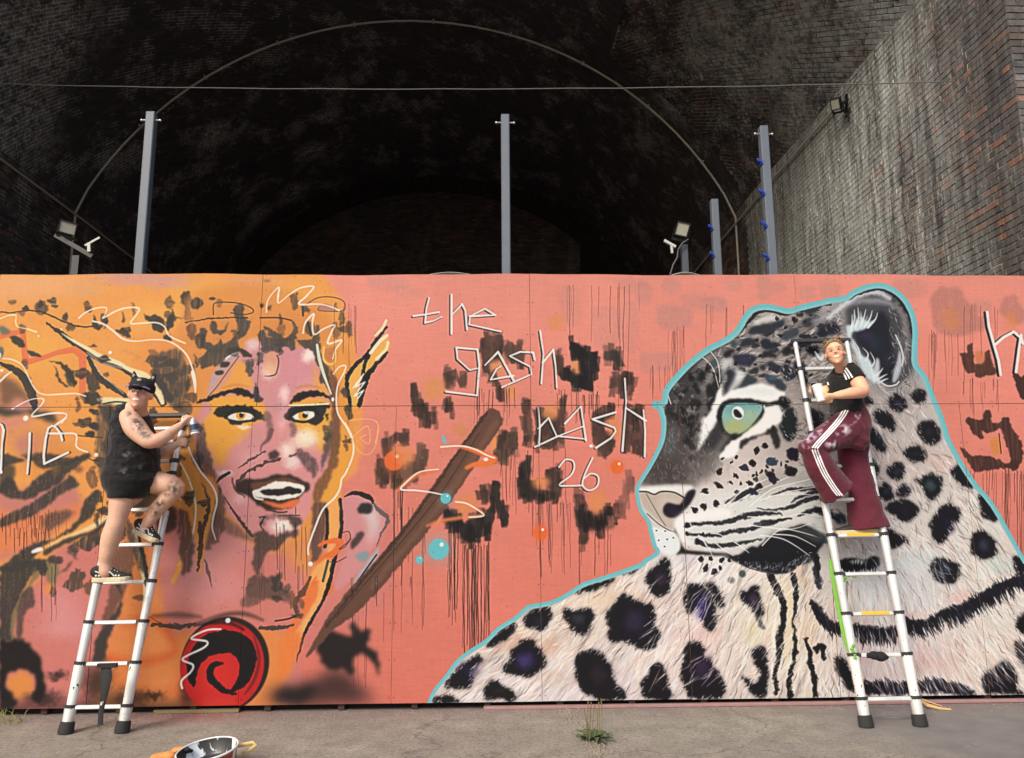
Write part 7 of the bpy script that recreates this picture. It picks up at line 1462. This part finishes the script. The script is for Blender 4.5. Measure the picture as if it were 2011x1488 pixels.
paint(me, (206, 162, 138), [(np.clip(nz * .3, 0, .25), (222, 182, 160)), (blobm(Px, 303, 872, 12, 8) * .3, (206, 130, 112)), (fm['cheek'] * .55, (204, 120, 112)), (fm['sock'] * .35, (150, 104, 90)), (fm['brow'] * .6, (98, 72, 60)), (fm['lips'] * .8, (172, 84, 82)), (fm['teeth'], (236, 230, 220)), (fm['nostril'] * .5, (120, 70, 60)), (fm['eyes'] * .5, (60, 44, 40)), (tk * .95, (66, 63, 64))])
link_mesh('body', me, SKIN, P1); face_bits(M1, P1, (70, 60, 52))
s = MB()
flat_chain(s, [(264, 799, 6.27, 18, .10), (259, 805, 6.28, 28, .15), (256, 820, 6.29, 35, .19), (259, 846, 6.30, 39, .20), (262, 874, 6.30, 44, .20), (263, 896, 6.30, 48, .21), (260, 918, 6.30, 51, .21), (257, 938, 6.30, 52, .205), (254, 948, 6.30, 50, .2)], 22)
me = remesh(s, .008, 4, 'vest'); wrinkle(me, .016, 7, 3, (1, .6, 2.4)); wrinkle(me, .008, 16, 5, (1.3, .7, 2.4)); co, no = arrays(me); Px = pix(co); nz = snoise(co, 60, 8)
paint(me, (16, 15, 18), [(blobm(Px, 250, 893, 9, 5) * np.clip(nz * 2, 0, .5), (120, 116, 114)), (blobm(Px, 246, 926, 12, 6) * np.clip(nz * 2, 0, .5), (120, 116, 116)), (blobm(Px, 277, 917, 5, 4) * np.clip(nz * 2, 0, .5), (110, 106, 106))])
link_mesh('vest', me, FAB, P1)
s = MB(); flat_chain(s, [(256, 926, 6.30, 51, .2), (254, 944, 6.30, 52, .21), (252, 958, 6.30, 46, .2), (250, 968, 6.31, 36, .18)], 22)
flat_chain(s, [(246, 945, 6.22, 32, .13), (241, 962, 6.215, 29, .12), (239, 979, 6.21, 26, .115)], 18)
flat_chain(s, [(262, 936, 6.36, 31, .12), (280, 944, 6.35, 29, .12), (298, 948, 6.34, 27, .115)], 18)
me = remesh(s, .008, 3, 'shorts'); wrinkle(me, .008, 8, 9, (1, .7, 2.)); co, no = arrays(me); paint(me, (14, 13, 15), []); link_mesh('shorts', me, FAB, P1)
def dir_px(a, b, Y): return (J(b[0], b[1], Y) - J(a[0], a[1], Y)).normalized()
UPPER1 = simple('black_canvas', (30, 29, 30), .8, bump=.3); SOLE = simple('cream_rubber_sole', (196, 182, 152), .6); LACE = simple('white_trim', (214, 212, 206), .7)
def shoe(parent, heel, toe, Y, Wd, upper, check=True, lift=1.0):
    """sneaker from heel to toe (photograph pixels of the sole line), seen from the side"""
    a, c = J(*heel, Y), J(*toe, Y); d = c - a; L = d.length; d.normalize(); sd_ = Vector((0, 1, 0)); sd_ = (sd_ - d * sd_.dot(d)).normalized(); u = sd_.cross(d)
    if u.z < 0: u = -u
    def sole(m, z0, z1, k):
        prof = [(0., .36), (.06, .46), (.2, .5), (.4, .44), (.6, .5), (.8, .52), (.93, .42), (1., .2)]; pts = [(t * L, w * Wd * k) for t, w in prof]
        ring = [a + d * t + sd_ * w for t, w in pts] + [a + d * t - sd_ * w for t, w in pts[::-1]]; n = len(ring); rise = [.012 if (t > .9 * L) else 0 for t, w in pts] + [.012 if t > .9 * L else 0 for t, w in pts[::-1]]
        m.add([p + u * (z0 + r) for p, r in zip(ring, rise)] + [p + u * (z1 + r * .6) for p, r in zip(ring, rise)], [tuple(range(n))[::-1], tuple(range(n, 2 * n))] + [(i, (i + 1) % n, n + (i + 1) % n, n + i) for i in range(n)])
    e = MB(); sole(e, 0, .036, 1.0); so = e.build('shoe_sole', SOLE, parent, bevel=.005)
    m = MB(); z = .034
    m.tube([a + d * (L * .04) + u * (z + .045), a + d * (L * .2) + u * (z + .05), a + d * (L * .42) + u * (z + .042), a + d * (L * .62) + u * (z + .024), a + d * (L * .82) + u * (z + .014), a + d * (L * .95) + u * (z + .008)], [(.030, .045), (.036, .052), (.038, .042), (.042, .03), (.040, .024), (.026, .016)], 14, sd_, round_end=True)
    m.tube([a + d * (L * .17) + u * z, a + d * (L * .16) + u * (z + .085)], [(.035, .04), (.033, .038)], 12, d)
    up_ = link_mesh('shoe_upper', remesh(m, .006, 2, 'shoe_upper'), upper, parent)
    if check:
        tr = MB()
        for t in (.34, .42, .50, .58, .66): c0 = a + d * (L * t) + u * (z + .088 - (t - .34) * .13); tr.bar(c0 - sd_ * .026, c0 + sd_ * .026, .007, .006, u)
        cl = a + d * (L * .38) + u * (z + .02); tr.tube([a + d * (L * .08) - sd_ * .036 + u * (z + .05), a + d * (L * .3) - sd_ * .042 + u * (z + .03), a + d * (L * .5) - sd_ * .043 + u * (z + .045), a + d * (L * .62) - sd_ * .044 + u * (z + .012)], .0045, 6)
        for t in (.12, .2, .28, .36, .66, .74): tr.box(a + d * (L * t) - sd_ * .040 + u * (z + .018), (.012, .01, .012), Matrix((d, sd_, u)).transposed())
        tr.build('shoe_laces', LACE, parent)
shoe(P1, (184, 1143), (256, 1142), 6.235, .105, UPPER1); shoe(P1, (262, 1045), (309, 1068), 6.375, .095, UPPER1)
# cat-eared cap
capm = simple('black_cap_cloth', (22, 20, 24), .85, bump=.3); m = MB(); R1_ = M1.to_3x3()
m.ball(M1 @ Vector((0, .012, .062)), (.086 * 1.0, .104, .078), 18, R1_)
m.tube([M1 @ Vector((0, -.04, .046)), M1 @ Vector((0, -.1, .058)), M1 @ Vector((0, -.145, .042))], [(.010, .080), (.008, .076), (.006, .048)], 16, M1.to_3x3() @ Vector((0, 0, 1)), round_end=True)
for s_ in (-1, 1): m.tube([M1 @ Vector((s_ * .052, .0, .10)), M1 @ Vector((s_ * .062, .0, .145)), M1 @ Vector((s_ * .068, .0, .176))], [(.016, .030), (.013, .022), (.008, .008)], 10, R1_ @ Vector((0, 1, 0)), round_end=True)
link_mesh('cap', remesh(m, .006, 2, 'cap'), capm, P1)
m = MB(); pr = []
for k in range(13):
    a = -1.15 + 2.3 * k / 12; pr.append(M1 @ Vector((.084 * math.sin(a), -.058 - .080 * math.cos(a), .046 - .016 * (1 - math.cos(a)))))
m.tube(pr, .006, 8); m.build('cap_brim_edge', simple('lilac_trim', (150, 136, 186), .6), P1, True)
m = MB()
for s_ in (-1, 1): m.ball(M1 @ Vector((s_ * .062, -.014, .142)), (.010, .006, .014), 8, R1_)
m.ball(M1 @ Vector((.0, -.090, .098)), (.016, .006, .012), 10, R1_); m.build('cap_patches', simple('grey_patch', (150, 142, 146), .7), P1, True)
m = MB(); m.tube([hw + Vector((math.cos(t) * .002, math.sin(t) * .031, math.cos(t) * .034)) + Vector((-.03, 0, -.016)) for t in [k * 2 * math.pi / 14 for k in range(15)]], .003, 6); m.build('hair_tie', BLACKP, P1, True)
m = MB()
for dx in (0, 5, 9): p = J(302 + dx, 876 + dx * .1, 6.07); m.box(p, (.008, .006, .018))
m.build('print_mark', LACE, P1)
# the can in the raised hand
can = empty('spray_can', tuple(J(381, 840, 6.12)), 'silver and blue paint can held in the raised hand on the left ladder', 'spray can')
m = MB(); c0, c1 = J(383, 851, 6.12), J(379, 826, 6.12); m.tube([c0, c0.lerp(c1, .1), c0.lerp(c1, .9), c1], [.028, .031, .031, .024], 16); m.build('can_body', simple('brushed_can', (176, 190, 200), .25, .7), can, True)
m = MB(); m.tube([c0.lerp(c1, .25), c0.lerp(c1, .7)], .0318, 16); m.build('can_label', simple('dark_blue_label', (46, 62, 88), .4), can, True)
m = MB(); m.tube([c0 - (c1 - c0) * .02, c0.lerp(c1, .08)], .0322, 16); m.build('can_rim', simple('white_rim', (230, 232, 234), .4), can, True)
m = MB(); m.tube([c1, c1 + (c1 - c0).normalized() * .018], [.012, .010], 10); m.build('nozzle', LACE, can, True)

# ---- person on the right ladder
P2 = empty('person', tuple(J(1690, 1048, 6.3)), 'person in black striped T-shirt and maroon track trousers standing on the right ladder', 'person')
b = MB()
chain(b, [(1644, 700, 6.22, 12), (1652, 720, 6.26, 13), (1660, 732, 6.30, 19, .10)])
chain(b, [(1662, 738, 6.32, 22, .15), (1658, 765, 6.32, 25, .15), (1668, 800, 6.32, 21, .13), (1676, 840, 6.32, 24, .14)])
chain(b, [(1676, 736, 6.17, 14.5), (1686, 752, 6.12, 15.5), (1694, 768, 6.08, 13), (1676, 771, 6.03, 12), (1657, 774, 6.0, 9.5), (1642, 776, 6.0, 7.2)])      # near arm
chain(b, [(1650, 738, 6.46, 13), (1636, 768, 6.45, 12), (1620, 778, 6.40, 10), (1606, 776, 6.30, 8), (1600, 772, 6.2, 7)])      # far arm
hand(b, J(1642, 776, 6.0), J(1627, 780, 6.01), Vector((-1, .1, .05)), Vector((0, -.55, .8)), Vector((0, .75, .75)), .085, thumb=1)
hand(b, J(1600, 772, 6.2), J(1595, 768, 6.15), Vector((-.2, -.3, 1)), Vector((-1, -.3, 0)), Vector((.8, -.6, -.1)), .075, thumb=1)
chain(b, [(1676, 846, 6.27, 18), (1630, 857, 6.21, 14), (1594, 880, 6.18, 12), (1616, 925, 6.22, 12), (1642, 958, 6.28, 8), (1652, 972, 6.34, 7)])
chain(b, [(1680, 860, 6.42, 22), (1682, 920, 6.42, 15), (1690, 980, 6.40, 12), (1700, 1030, 6.38, 9), (1702, 1040, 6.38, 9)])
M2 = head(b, J(1640, 694, 6.16), math.radians(-24), (math.radians(-6), math.radians(-8)), 1.0, 1.02)
me = remesh(b, .0052, 3, 'body'); co, no = arrays(me); Px = pix(co); fm = face_masks(co, M2); nz = snoise(co, 40, 12)
paint(me, (224, 170, 138), [(np.clip(nz * .3, 0, .25), (232, 184, 154)), (blobm(Px, 1700, 772, 9, 12) * .35, (200, 116, 92)), (fm['cheek'] * .6, (208, 118, 96)), (fm['sock'] * .35, (150, 98, 78)), (fm['brow'] * .6, (110, 84, 66)), (fm['lips'] * .8, (180, 84, 78)), (fm['teeth'], (240, 234, 224)), (fm['nostril'] * .5, (130, 70, 56)), (fm['eyes'] * .5, (64, 46, 40))])
link_mesh('body', me, SKIN, P2); face_bits(M2, P2, (80, 86, 92))
s = MB()
flat_chain(s, [(1655, 720, 6.27, 12, .09), (1660, 727, 6.29, 22, .14), (1658, 742, 6.31, 32, .18), (1655, 758, 6.32, 35, .185), (1658, 776, 6.32, 33, .18), (1662, 794, 6.32, 31, .18), (1665, 813, 6.32, 31, .185)], 22)
flat_chain(s, [(1668, 728, 6.21, 17, .10), (1676, 737, 6.165, 18.5, .095), (1683, 748, 6.135, 18.5, .09)], 18)
flat_chain(s, [(1660, 728, 6.42, 16, .09), (1650, 742, 6.46, 16, .085), (1644, 752, 6.46, 16, .085)], 16)
me = remesh(s, .0075, 3, 't_shirt'); wrinkle(me, .008, 9, 21, (1, .7, 1.6)); wrinkle(me, .004, 19, 23, (1, .7, 2)); co, no = arrays(me); paint(me, (16, 16, 19), []); SH2 = link_mesh('t_shirt', me, FAB, P2)
s = MB()
flat_chain(s, [(1665, 796, 6.32, 29, .165), (1671, 815, 6.32, 31, .175), (1676, 840, 6.32, 31, .185), (1674, 866, 6.32, 30, .18), (1670, 880, 6.32, 24, .15)], 24)
flat_chain(s, [(1672, 834, 6.25, 36, .14), (1648, 848, 6.22, 34, .125), (1622, 861, 6.19, 30, .115), (1602, 872, 6.17, 25, .10), (1592, 880, 6.16, 22, .09)], 20)
s.ball(J(1590, 879, 6.16), 21 * K(6.16) * Vector((1, 1, 1)) if False else (.088, .085, .088), 16)
flat_chain(s, [(1592, 878, 6.16, 23, .09), (1604, 905, 6.18, 27, .095), (1623, 934, 6.21, 31, .10), (1645, 968, 6.25, 36, .11)], 20)
flat_chain(s, [(1676, 852, 6.40, 29, .12), (1676, 890, 6.41, 29, .115), (1682, 930, 6.41, 28, .105), (1693, 975, 6.40, 31, .11), (1707, 1038, 6.38, 40, .125)], 20)
me = remesh(s, .0075, 3, 'trousers'); wrinkle(me, .016, 6.5, 31, (1.3, .8, .7)); wrinkle(me, .007, 15, 33, (1.8, .8, .6)); co, no = arrays(me); Px = pix(co); nz = snoise(co, 38, 35); nb = np.clip(.35 + nz * 1.6, 0, 1)
sm = np.maximum.reduce([blobm(Px, 1589, 858, 15, 9, -.5), blobm(Px, 1585, 874, 8, 6), blobm(Px, 1604, 850, 10, 6, -.6), blobm(Px, 1657, 845, 14, 9, -.5), blobm(Px, 1634, 872, 11, 8), blobm(Px, 1672, 829, 9, 5, -.4), blobm(Px, 1684, 815, 5, 9, .4), blobm(Px, 1618, 830, 8, 4, -.5)]) * (no[:, 1] < 0)
paint(me, (88, 28, 44), [(sm * nb * .95, (196, 180, 192)), (blobm(Px, 1590, 852, 9, 6) * nb * .7 * (no[:, 1] < 0), (140, 136, 190))]); TR2 = link_mesh('trousers', me, FAB, P2)
def decal(target, path, w, mat, parent, name='stripe', lift=.003, thick=.0015):
    """a narrow sewn stripe that follows the cloth"""
    tm = target.data; bvh = BVHTree.FromPolygons([v.co for v in tm.vertices], [p.vertices for p in tm.polygons]); m = MB()
    q = catmull(np.array(path, np.float32), n=8); rows = []
    for i in range(len(q)):
        t = q[min(i + 1, len(q) - 1)] - q[max(i - 1, 0)]; t = t / (np.linalg.norm(t) + 1e-6); nrm_ = np.array((-t[1], t[0])); row = []
        for s_ in (-.5, .5):
            x, y = q[i] + nrm_ * w * s_; d = Vector(ray(x, y)).normalized(); loc, nn, _, _ = bvh.ray_cast(Vector(CAM), d)
            row.append(None if loc is None else loc - d * lift)
        rows.append(row)
    V = [p for r in rows for p in r]
    for i in range(len(rows) - 1):
        a, b_, c, d = rows[i][0], rows[i][1], rows[i + 1][1], rows[i + 1][0]
        if None in (a, b_, c, d) or (a - d).length > .09 or (a - b_).length > .05: continue
        k = (Vector(CAM) - a).normalized() * thick; m.add([a, b_, c, d, a + k, b_ + k, c + k, d + k], [(0, 1, 2, 3), (4, 5, 6, 7), (0, 4, 5, 1), (1, 5, 6, 2), (2, 6, 7, 3), (3, 7, 4, 0)])
    return m.build(name, mat, parent)
Z4 = lambda s: [(1540 + x / 4.96, 780 + y / 4.96) for x, y in parse(s)]; Z3 = lambda s: [(1540 + x / 7.44, 640 + y / 7.44) for x, y in parse(s)]
STR = simple('white_stripe', (232, 230, 232), .8)
for off in (-24, 0, 24):
    pa = [(x + off, y + off * .15) for x, y in parse("600,82 590,140 530,230 440,335 350,430 298,495")]; decal(TR2, Z4(' '.join(f'{x},{y}' for x, y in pa)), 2.7, STR, P2)
    pa = [(x + off * 1.05, y) for x, y in parse("298,510 340,620 392,735 450,830 505,910 545,958")]; decal(TR2, Z4(' '.join(f'{x},{y}' for x, y in pa)), 2.7, STR, P2)
for off in (-40, 0, 40):
    decal(SH2, Z3(' '.join(f'{x},{y}' for x, y in [(830 + off * .75, 572 - off * .2), (885 + off, 650 - off * .25), (925 + off, 710 - off * .3), (955 + off * 1.1, 768 - off * .4)])), 3., STR, P2)
m = MB(); p = J(1626, 754, 6.12)
decal(SH2, [(1625, 750), (1627, 756)], 3.2, STR, P2, 'chest_mark')
shoe(P2, (1739, 1044), (1640, 1052), 6.385, .10, simple('dark_shoe_leather', (44, 38, 40), .6), False); shoe(P2, (1674, 988), (1640, 985), 6.42, .085, simple('pale_shoe', (150, 152, 154), .7), False)
# hair, bun and scrunchie
hairm = NT('ash_blonde_hair'); fh = hairm.noise(hairm.pos((60, 60, 14)), 3., 5, .6); HAIR = hairm.out(hairm.ramp(fh, [(.3, lin((72, 60, 46))), (.5, lin((122, 106, 84))), (.72, lin((168, 152, 124)))]), .5); 
m = MB(); R2_ = M2.to_3x3()
m.ball(M2 @ Vector((0, .036, .056)), (.086, .094, .080), 18, R2_); m.ball(M2 @ Vector((0, .05, .01)), (.076, .075, .088), 16, R2_)
m.tube([M2 @ Vector((.012, -.052, .102)), M2 @ Vector((.045, -.046, .084)), M2 @ Vector((.070, -.026, .050)), M2 @ Vector((.078, .0, .01))], [.012, .014, .012, .009], 10, round_end=True)
m.tube([M2 @ Vector((.012, -.052, .102)), M2 @ Vector((-.035, -.054, .090)), M2 @ Vector((-.066, -.034, .056)), M2 @ Vector((-.076, .0, .02))], [.012, .016, .012, .008], 10, round_end=True)
me = remesh(m, .005, 2, 'hair'); wrinkle(me, .011, 40, 41, (1, 1, .22)); me.polygons.foreach_set('use_smooth', [True] * len(me.polygons)); link_mesh('hair', me, HAIR, P2)
m = MB(); c = M2 @ Vector((.03, .03, .135))
for k in range(9): a = k * 2.4; m.ball(c + Vector((.018 * math.cos(a), .018 * math.sin(a), .008 * math.sin(a * 1.7))), (.02, .02, .018), 8)
link_mesh('hair_bun', remesh(m, .006, 1, 'hair_bun'), HAIR, P2)
sc = NT('leopard_print_scrunchie'); v_ = sc.n('TexVoronoi'); v_.inputs['Scale'].default_value = 70; sc.l(sc.pos(), v_.inputs['Vector']); SCR = sc.out(sc.ramp(v_.outputs['Distance'], [(.25, lin((40, 24, 16))), (.38, lin((150, 100, 48))), (.6, lin((104, 64, 30)))]), .8)
m = MB()
for k in range(16):
    a = k * math.pi / 8; m.ball(c + R2_ @ Vector((.036 * math.cos(a), .036 * math.sin(a), -.012 + .006 * math.sin(a * 5))), (.015, .015, .016), 8)
for q in ((-.045, -.01, .118), (-.058, -.004, .11), (-.052, .012, .122)): m.ball(M2 @ Vector(q), (.018, .014, .014), 8, R2_)
link_mesh('scrunchie', remesh(m, .005, 1, 'scrunchie'), SCR, P2)
m = MB(); m.tube([M2 @ Vector((.04, .085, .02)), M2 @ Vector((.055, .10, -.05)), M2 @ Vector((.05, .098, -.12))], [.014, .016, .006], 10, round_end=True); me = remesh(m, .006, 1, 'hair_strand'); link_mesh('hair_strand', me, HAIR, P2)
m = MB(); m.ball(M2 @ Vector((.078, .0, -.034)), .007, 8); m.build('earring', simple('dark_bead', (40, 30, 34), .3), P2, True)
# cup and phone
cup = empty('paint_cup', tuple(J(1613, 772, 6.03)), 'white cup held to the chest of the person on the right ladder', 'cup')
m = MB(); a, c = J(1613, 788, 6.03), J(1604, 756, 6.05); m.tube([a, a.lerp(c, .05), c.lerp(a, .04), c], [.030, .034, .042, .044], 18); m.build('cup_body', simple('white_cup', (226, 230, 230), .4), cup, True)
m = MB(); m.tube([c, c + (c - a).normalized() * .004], [.040, .036], 16); m.build('cup_paint', simple('pale_paint', (232, 206, 168), .3), cup, True)
ph = empty('phone', tuple(J(1598, 764, 6.08)), 'slim dark phone with a pale edge beside the white cup', 'phone')
m = MB(); a, c = J(1603, 781, 6.08), J(1597, 750, 6.06); m.bar(a, c, .012, .072, Vector((.3, -1, 0)), .002); m.build('phone_body', simple('silver_phone', (160, 172, 178), .3, .6), ph)
m = MB(); o_ = (Vector(CAM) - a).normalized() * .008; m.bar(a.lerp(c, .06) + o_, a.lerp(c, .94) + o_, .004, .060, Vector((.3, -1, 0)), .001); m.build('phone_screen', simple('dark_glass', (34, 44, 56), .1), ph)
m = MB(); gl = J(1619, 764, 6.02); m.tube([gl + Vector((0, 0, -.03)), gl + Vector((.012, 0, .0)), gl + Vector((.004, 0, .028))], [(.012, .02), (.013, .028), (.012, .02)], 12); tag(m.build('sponge', simple('peach_sponge', (232, 186, 134), .9, bump=.5), None, True), 'small peach sponge pressed against the white cup', 'sponge')

# ================================================================ THINGS ON THE GROUND
tray = empty('paint_tub', tuple(at_z(412, 1500)), 'round paint tub with white and black paint inside and rusty drips outside', 'paint tub')
tm_ = NT('splashed_paint'); f = tm_.noise(tm_.pos((1, 1, .4)), 10, 3, .5, 1.6); f2 = tm_.noise(tm_.pos(), 34, 4)
TUBI = tm_.out(tm_.mix(tm_.ramp(f, [(.47, 0.), (.5, 1.)]), lin((216, 220, 222)), tm_.mix(f2, lin((30, 30, 30)), lin((58, 58, 56)))), .35)
rm2 = NT('rust_red_drips'); f = rm2.noise(rm2.pos((1, 1, .15)), 22, 3, .4); TUBO = rm2.out(rm2.mix(rm2.ramp(f, [(.5, 0.), (.54, 1.)]), lin((150, 66, 44)), lin((222, 218, 210))), .5)
c = Vector(at_z(412, 1471, .13)); c.z = 0; TS = .79; tl_ = Matrix.Rotation(math.radians(-5), 3, 'Y') @ Matrix.Rotation(math.radians(6), 3, 'X')
def ringv(r, z, n=40): return [c + tl_ @ Vector((TS * r * math.cos(2 * math.pi * k / n), TS * r * math.sin(2 * math.pi * k / n), z * .88)) for k in range(n)]
def lathe(name, prof, mat, n=40, cap=False):
    m = MB(); vs = [v for r, z in prof for v in ringv(r, z, n)]; fs = [(i * n + k, i * n + (k + 1) % n, (i + 1) * n + (k + 1) % n, (i + 1) * n + k) for i in range(len(prof) - 1) for k in range(n)]
    if cap: fs.append(tuple((len(prof) - 1) * n + k for k in range(n)))
    m.add(vs, fs); return m.build(name, mat, tray, True)
lathe('tub_outside', [(.0, .02), (.19, .02), (.215, .05), (.236, .15)], TUBO); lathe('tub_inside', [(.232, .152), (.212, .06), (.18, .035), (.001, .03)], TUBI); lathe('tub_rim', [(.236, .145), (.243, .150), (.244, .158), (.236, .162), (.230, .156)], simple('white_tub_rim', (226, 226, 220), .45, vary=.2, scale=20.))
gl_m = simple('orange_glove', (214, 132, 70), .8, vary=.25, scale=18., bump=.3); m = MB(); g0 = Vector(at_z(330, 1499)); g0.z = .05
for k, (dx, dy, dz) in enumerate(((0, 0, 0), (.05, .02, .02), (.09, -.01, .03), (-.05, .01, -.01), (-.08, 0, -.015), (.03, -.05, .01))): m.ball(g0 + Vector((dx, dy, dz)), (.042, .034, .028), 10)
tag(link_mesh('work_glove', remesh(m, .007, 1), gl_m, None), 'crumpled orange glove lying left of the paint tub', 'glove')
m = MB()
for (px_b, py_b, zz), rr_ in zip(((345, 1484, .05), (352, 1480, .08), (361, 1475, .10), (368, 1472, .115), (358, 1484, .07), (374, 1474, .10)), (.022, .026, .026, .018, .028, .016)): m.ball(Vector(at_z(px_b, py_b, zz)), (rr_ * 1.3, rr_, rr_ * .8), 10)
tag(link_mesh('black_rag', remesh(m, .007, 1), simple('black_rag_cloth', (26, 26, 28), .9), None), 'black rag draped over the left edge of the paint tub', 'rag')
m = MB(); r0 = Vector(at_z(474, 1496)); 
m.tube([r0 + Vector((-.03, 0, .10)), r0 + Vector((.02, 0, .11)), r0 + Vector((.07, .0, .12)), r0 + Vector((.09, .0, .105)), r0 + Vector((.05, 0, .07)), r0 + Vector((.0, 0, .05))], [(.006, .012)] * 6, 8)
tag(m.build('yellow_rag', simple('straw_yellow_cloth', (214, 184, 118), .8), None, True), 'straw yellow cord looped at the right of the paint tub', 'cord')
# weed in the crack
weed = empty('weed', at_z(1165, 1458), 'small green weed with seed spikes growing from a crack in the concrete', 'weed')
LEAF = simple('weed_leaf', (76, 96, 58), .7, vary=.35, scale=40.); SPK = simple('seed_spike', (112, 100, 66), .9); w0 = Vector(at_z(1165, 1455)); rw = random.Random(4)
for k in range(30):
    a = rw.uniform(0, 2 * math.pi); L = rw.uniform(.07, .155); d = Vector((math.cos(a) * 1.1, math.sin(a), 0)); s_ = Vector((-math.sin(a), math.cos(a), 0)); w_ = rw.uniform(.015, .028); h0 = rw.uniform(.01, .06); m = MB(); vs = []
    for t, ww in ((0, .15), (.3, .7), (.55, 1.), (.8, .7), (1., .05)):
        c_ = w0 + d * (L * t) + Vector((0, 0, .006 + h0 * math.sin(t * 2.4) + .004 * math.sin(9 * t)))
        vs += [c_ + s_ * (w_ * ww) + Vector((0, 0, .006 * ww)), c_, c_ - s_ * (w_ * ww) + Vector((0, 0, .006 * ww))]
    m.add(vs, [(3 * i + j, 3 * i + j + 1, 3 * i + j + 4, 3 * i + j + 3) for i in range(4) for j in (0, 1)]); m.build('leaf', LEAF, weed, True)
for k in range(9):
    b0 = w0 + Vector((rw.uniform(-.06, .06), rw.uniform(-.03, .03), 0)); h_ = rw.uniform(.12, .30); m = MB(); m.tube([b0, b0 + Vector((rw.uniform(-.01, .01), 0, h_ * .5)), b0 + Vector((rw.uniform(-.02, .02), 0, h_))], [.003, .003, .0045], 6); m.build('seed_spike', SPK, weed)
# crack and crumbs, stick, grass tuft
cr = MB(); rc_ = random.Random(9)
for k in range(260):
    t = rc_.random(); x = w0.x + .10 * (t - .3) * -1 + rc_.gauss(0, .05); y = 5.45 + t * 1.25; s_ = rc_.uniform(.004, .014); cr.ball((x, y, s_ * .3), (s_, s_ * rc_.uniform(.6, 1.2), s_ * .6), 5)
for k in range(700):
    x = rc_.uniform(-4.4, 4.9); y = board_y(x) - abs(rc_.gauss(0, .16)) - .03; s_ = rc_.uniform(.003, .009); cr.ball((x, y, s_ * .3), (s_, s_, s_ * .6), 5)
tag(cr.build('gravel_crumbs', simple('crumbled_concrete', (134, 124, 108), .95, vary=.5, scale=60.)), kind='stuff')
m = MB(); m.tube([Vector(at_z(*p)) + Vector((0, 0, z)) for p, z in (((1806, 1384), .05), ((1822, 1392), .03), ((1846, 1394), .012), ((1868, 1395), .008))], [(.006, .016), (.006, .014), (.005, .01), (.003, .006)], 8); m.tube([Vector(at_z(*p)) + Vector((0, 0, z)) for p, z in (((1812, 1384), .045), ((1834, 1386), .02), ((1850, 1389), .01))], [.006, .005, .003], 6)
tag(m.build('split_stick', simple('pale_split_wood', (206, 168, 110), .8)), 'pale split stick on the ground beside the right ladder', 'stick')
tf = MB(); rt = random.Random(3)
for k in range(70):
    x = -3.95 + rt.gauss(0, .14) ; y = 6.6 + rt.gauss(0, .05); h_ = rt.uniform(.03, .12); lx, ly = rt.gauss(0, .05), rt.gauss(-.02, .03); s_ = .004
    tf.add([(x - s_, y, 0), (x + s_, y, 0), (x + lx * .5 + s_ * .7, y + ly * .5, h_ * .7), (x + lx * .5 - s_ * .7, y + ly * .5, h_ * .7), (x + lx, y + ly, h_ * .9)], [(0, 1, 2, 3), (3, 2, 4)])
tag(tf.build('dry_grass', simple('dry_grass_blade', (120, 120, 70), .9, vary=.4, scale=30.)), 'tuft of dry grass at the left foot of the boards', 'grass tuft', kind='stuff')
scene.render.resolution_x, scene.render.resolution_y = 1024, 758
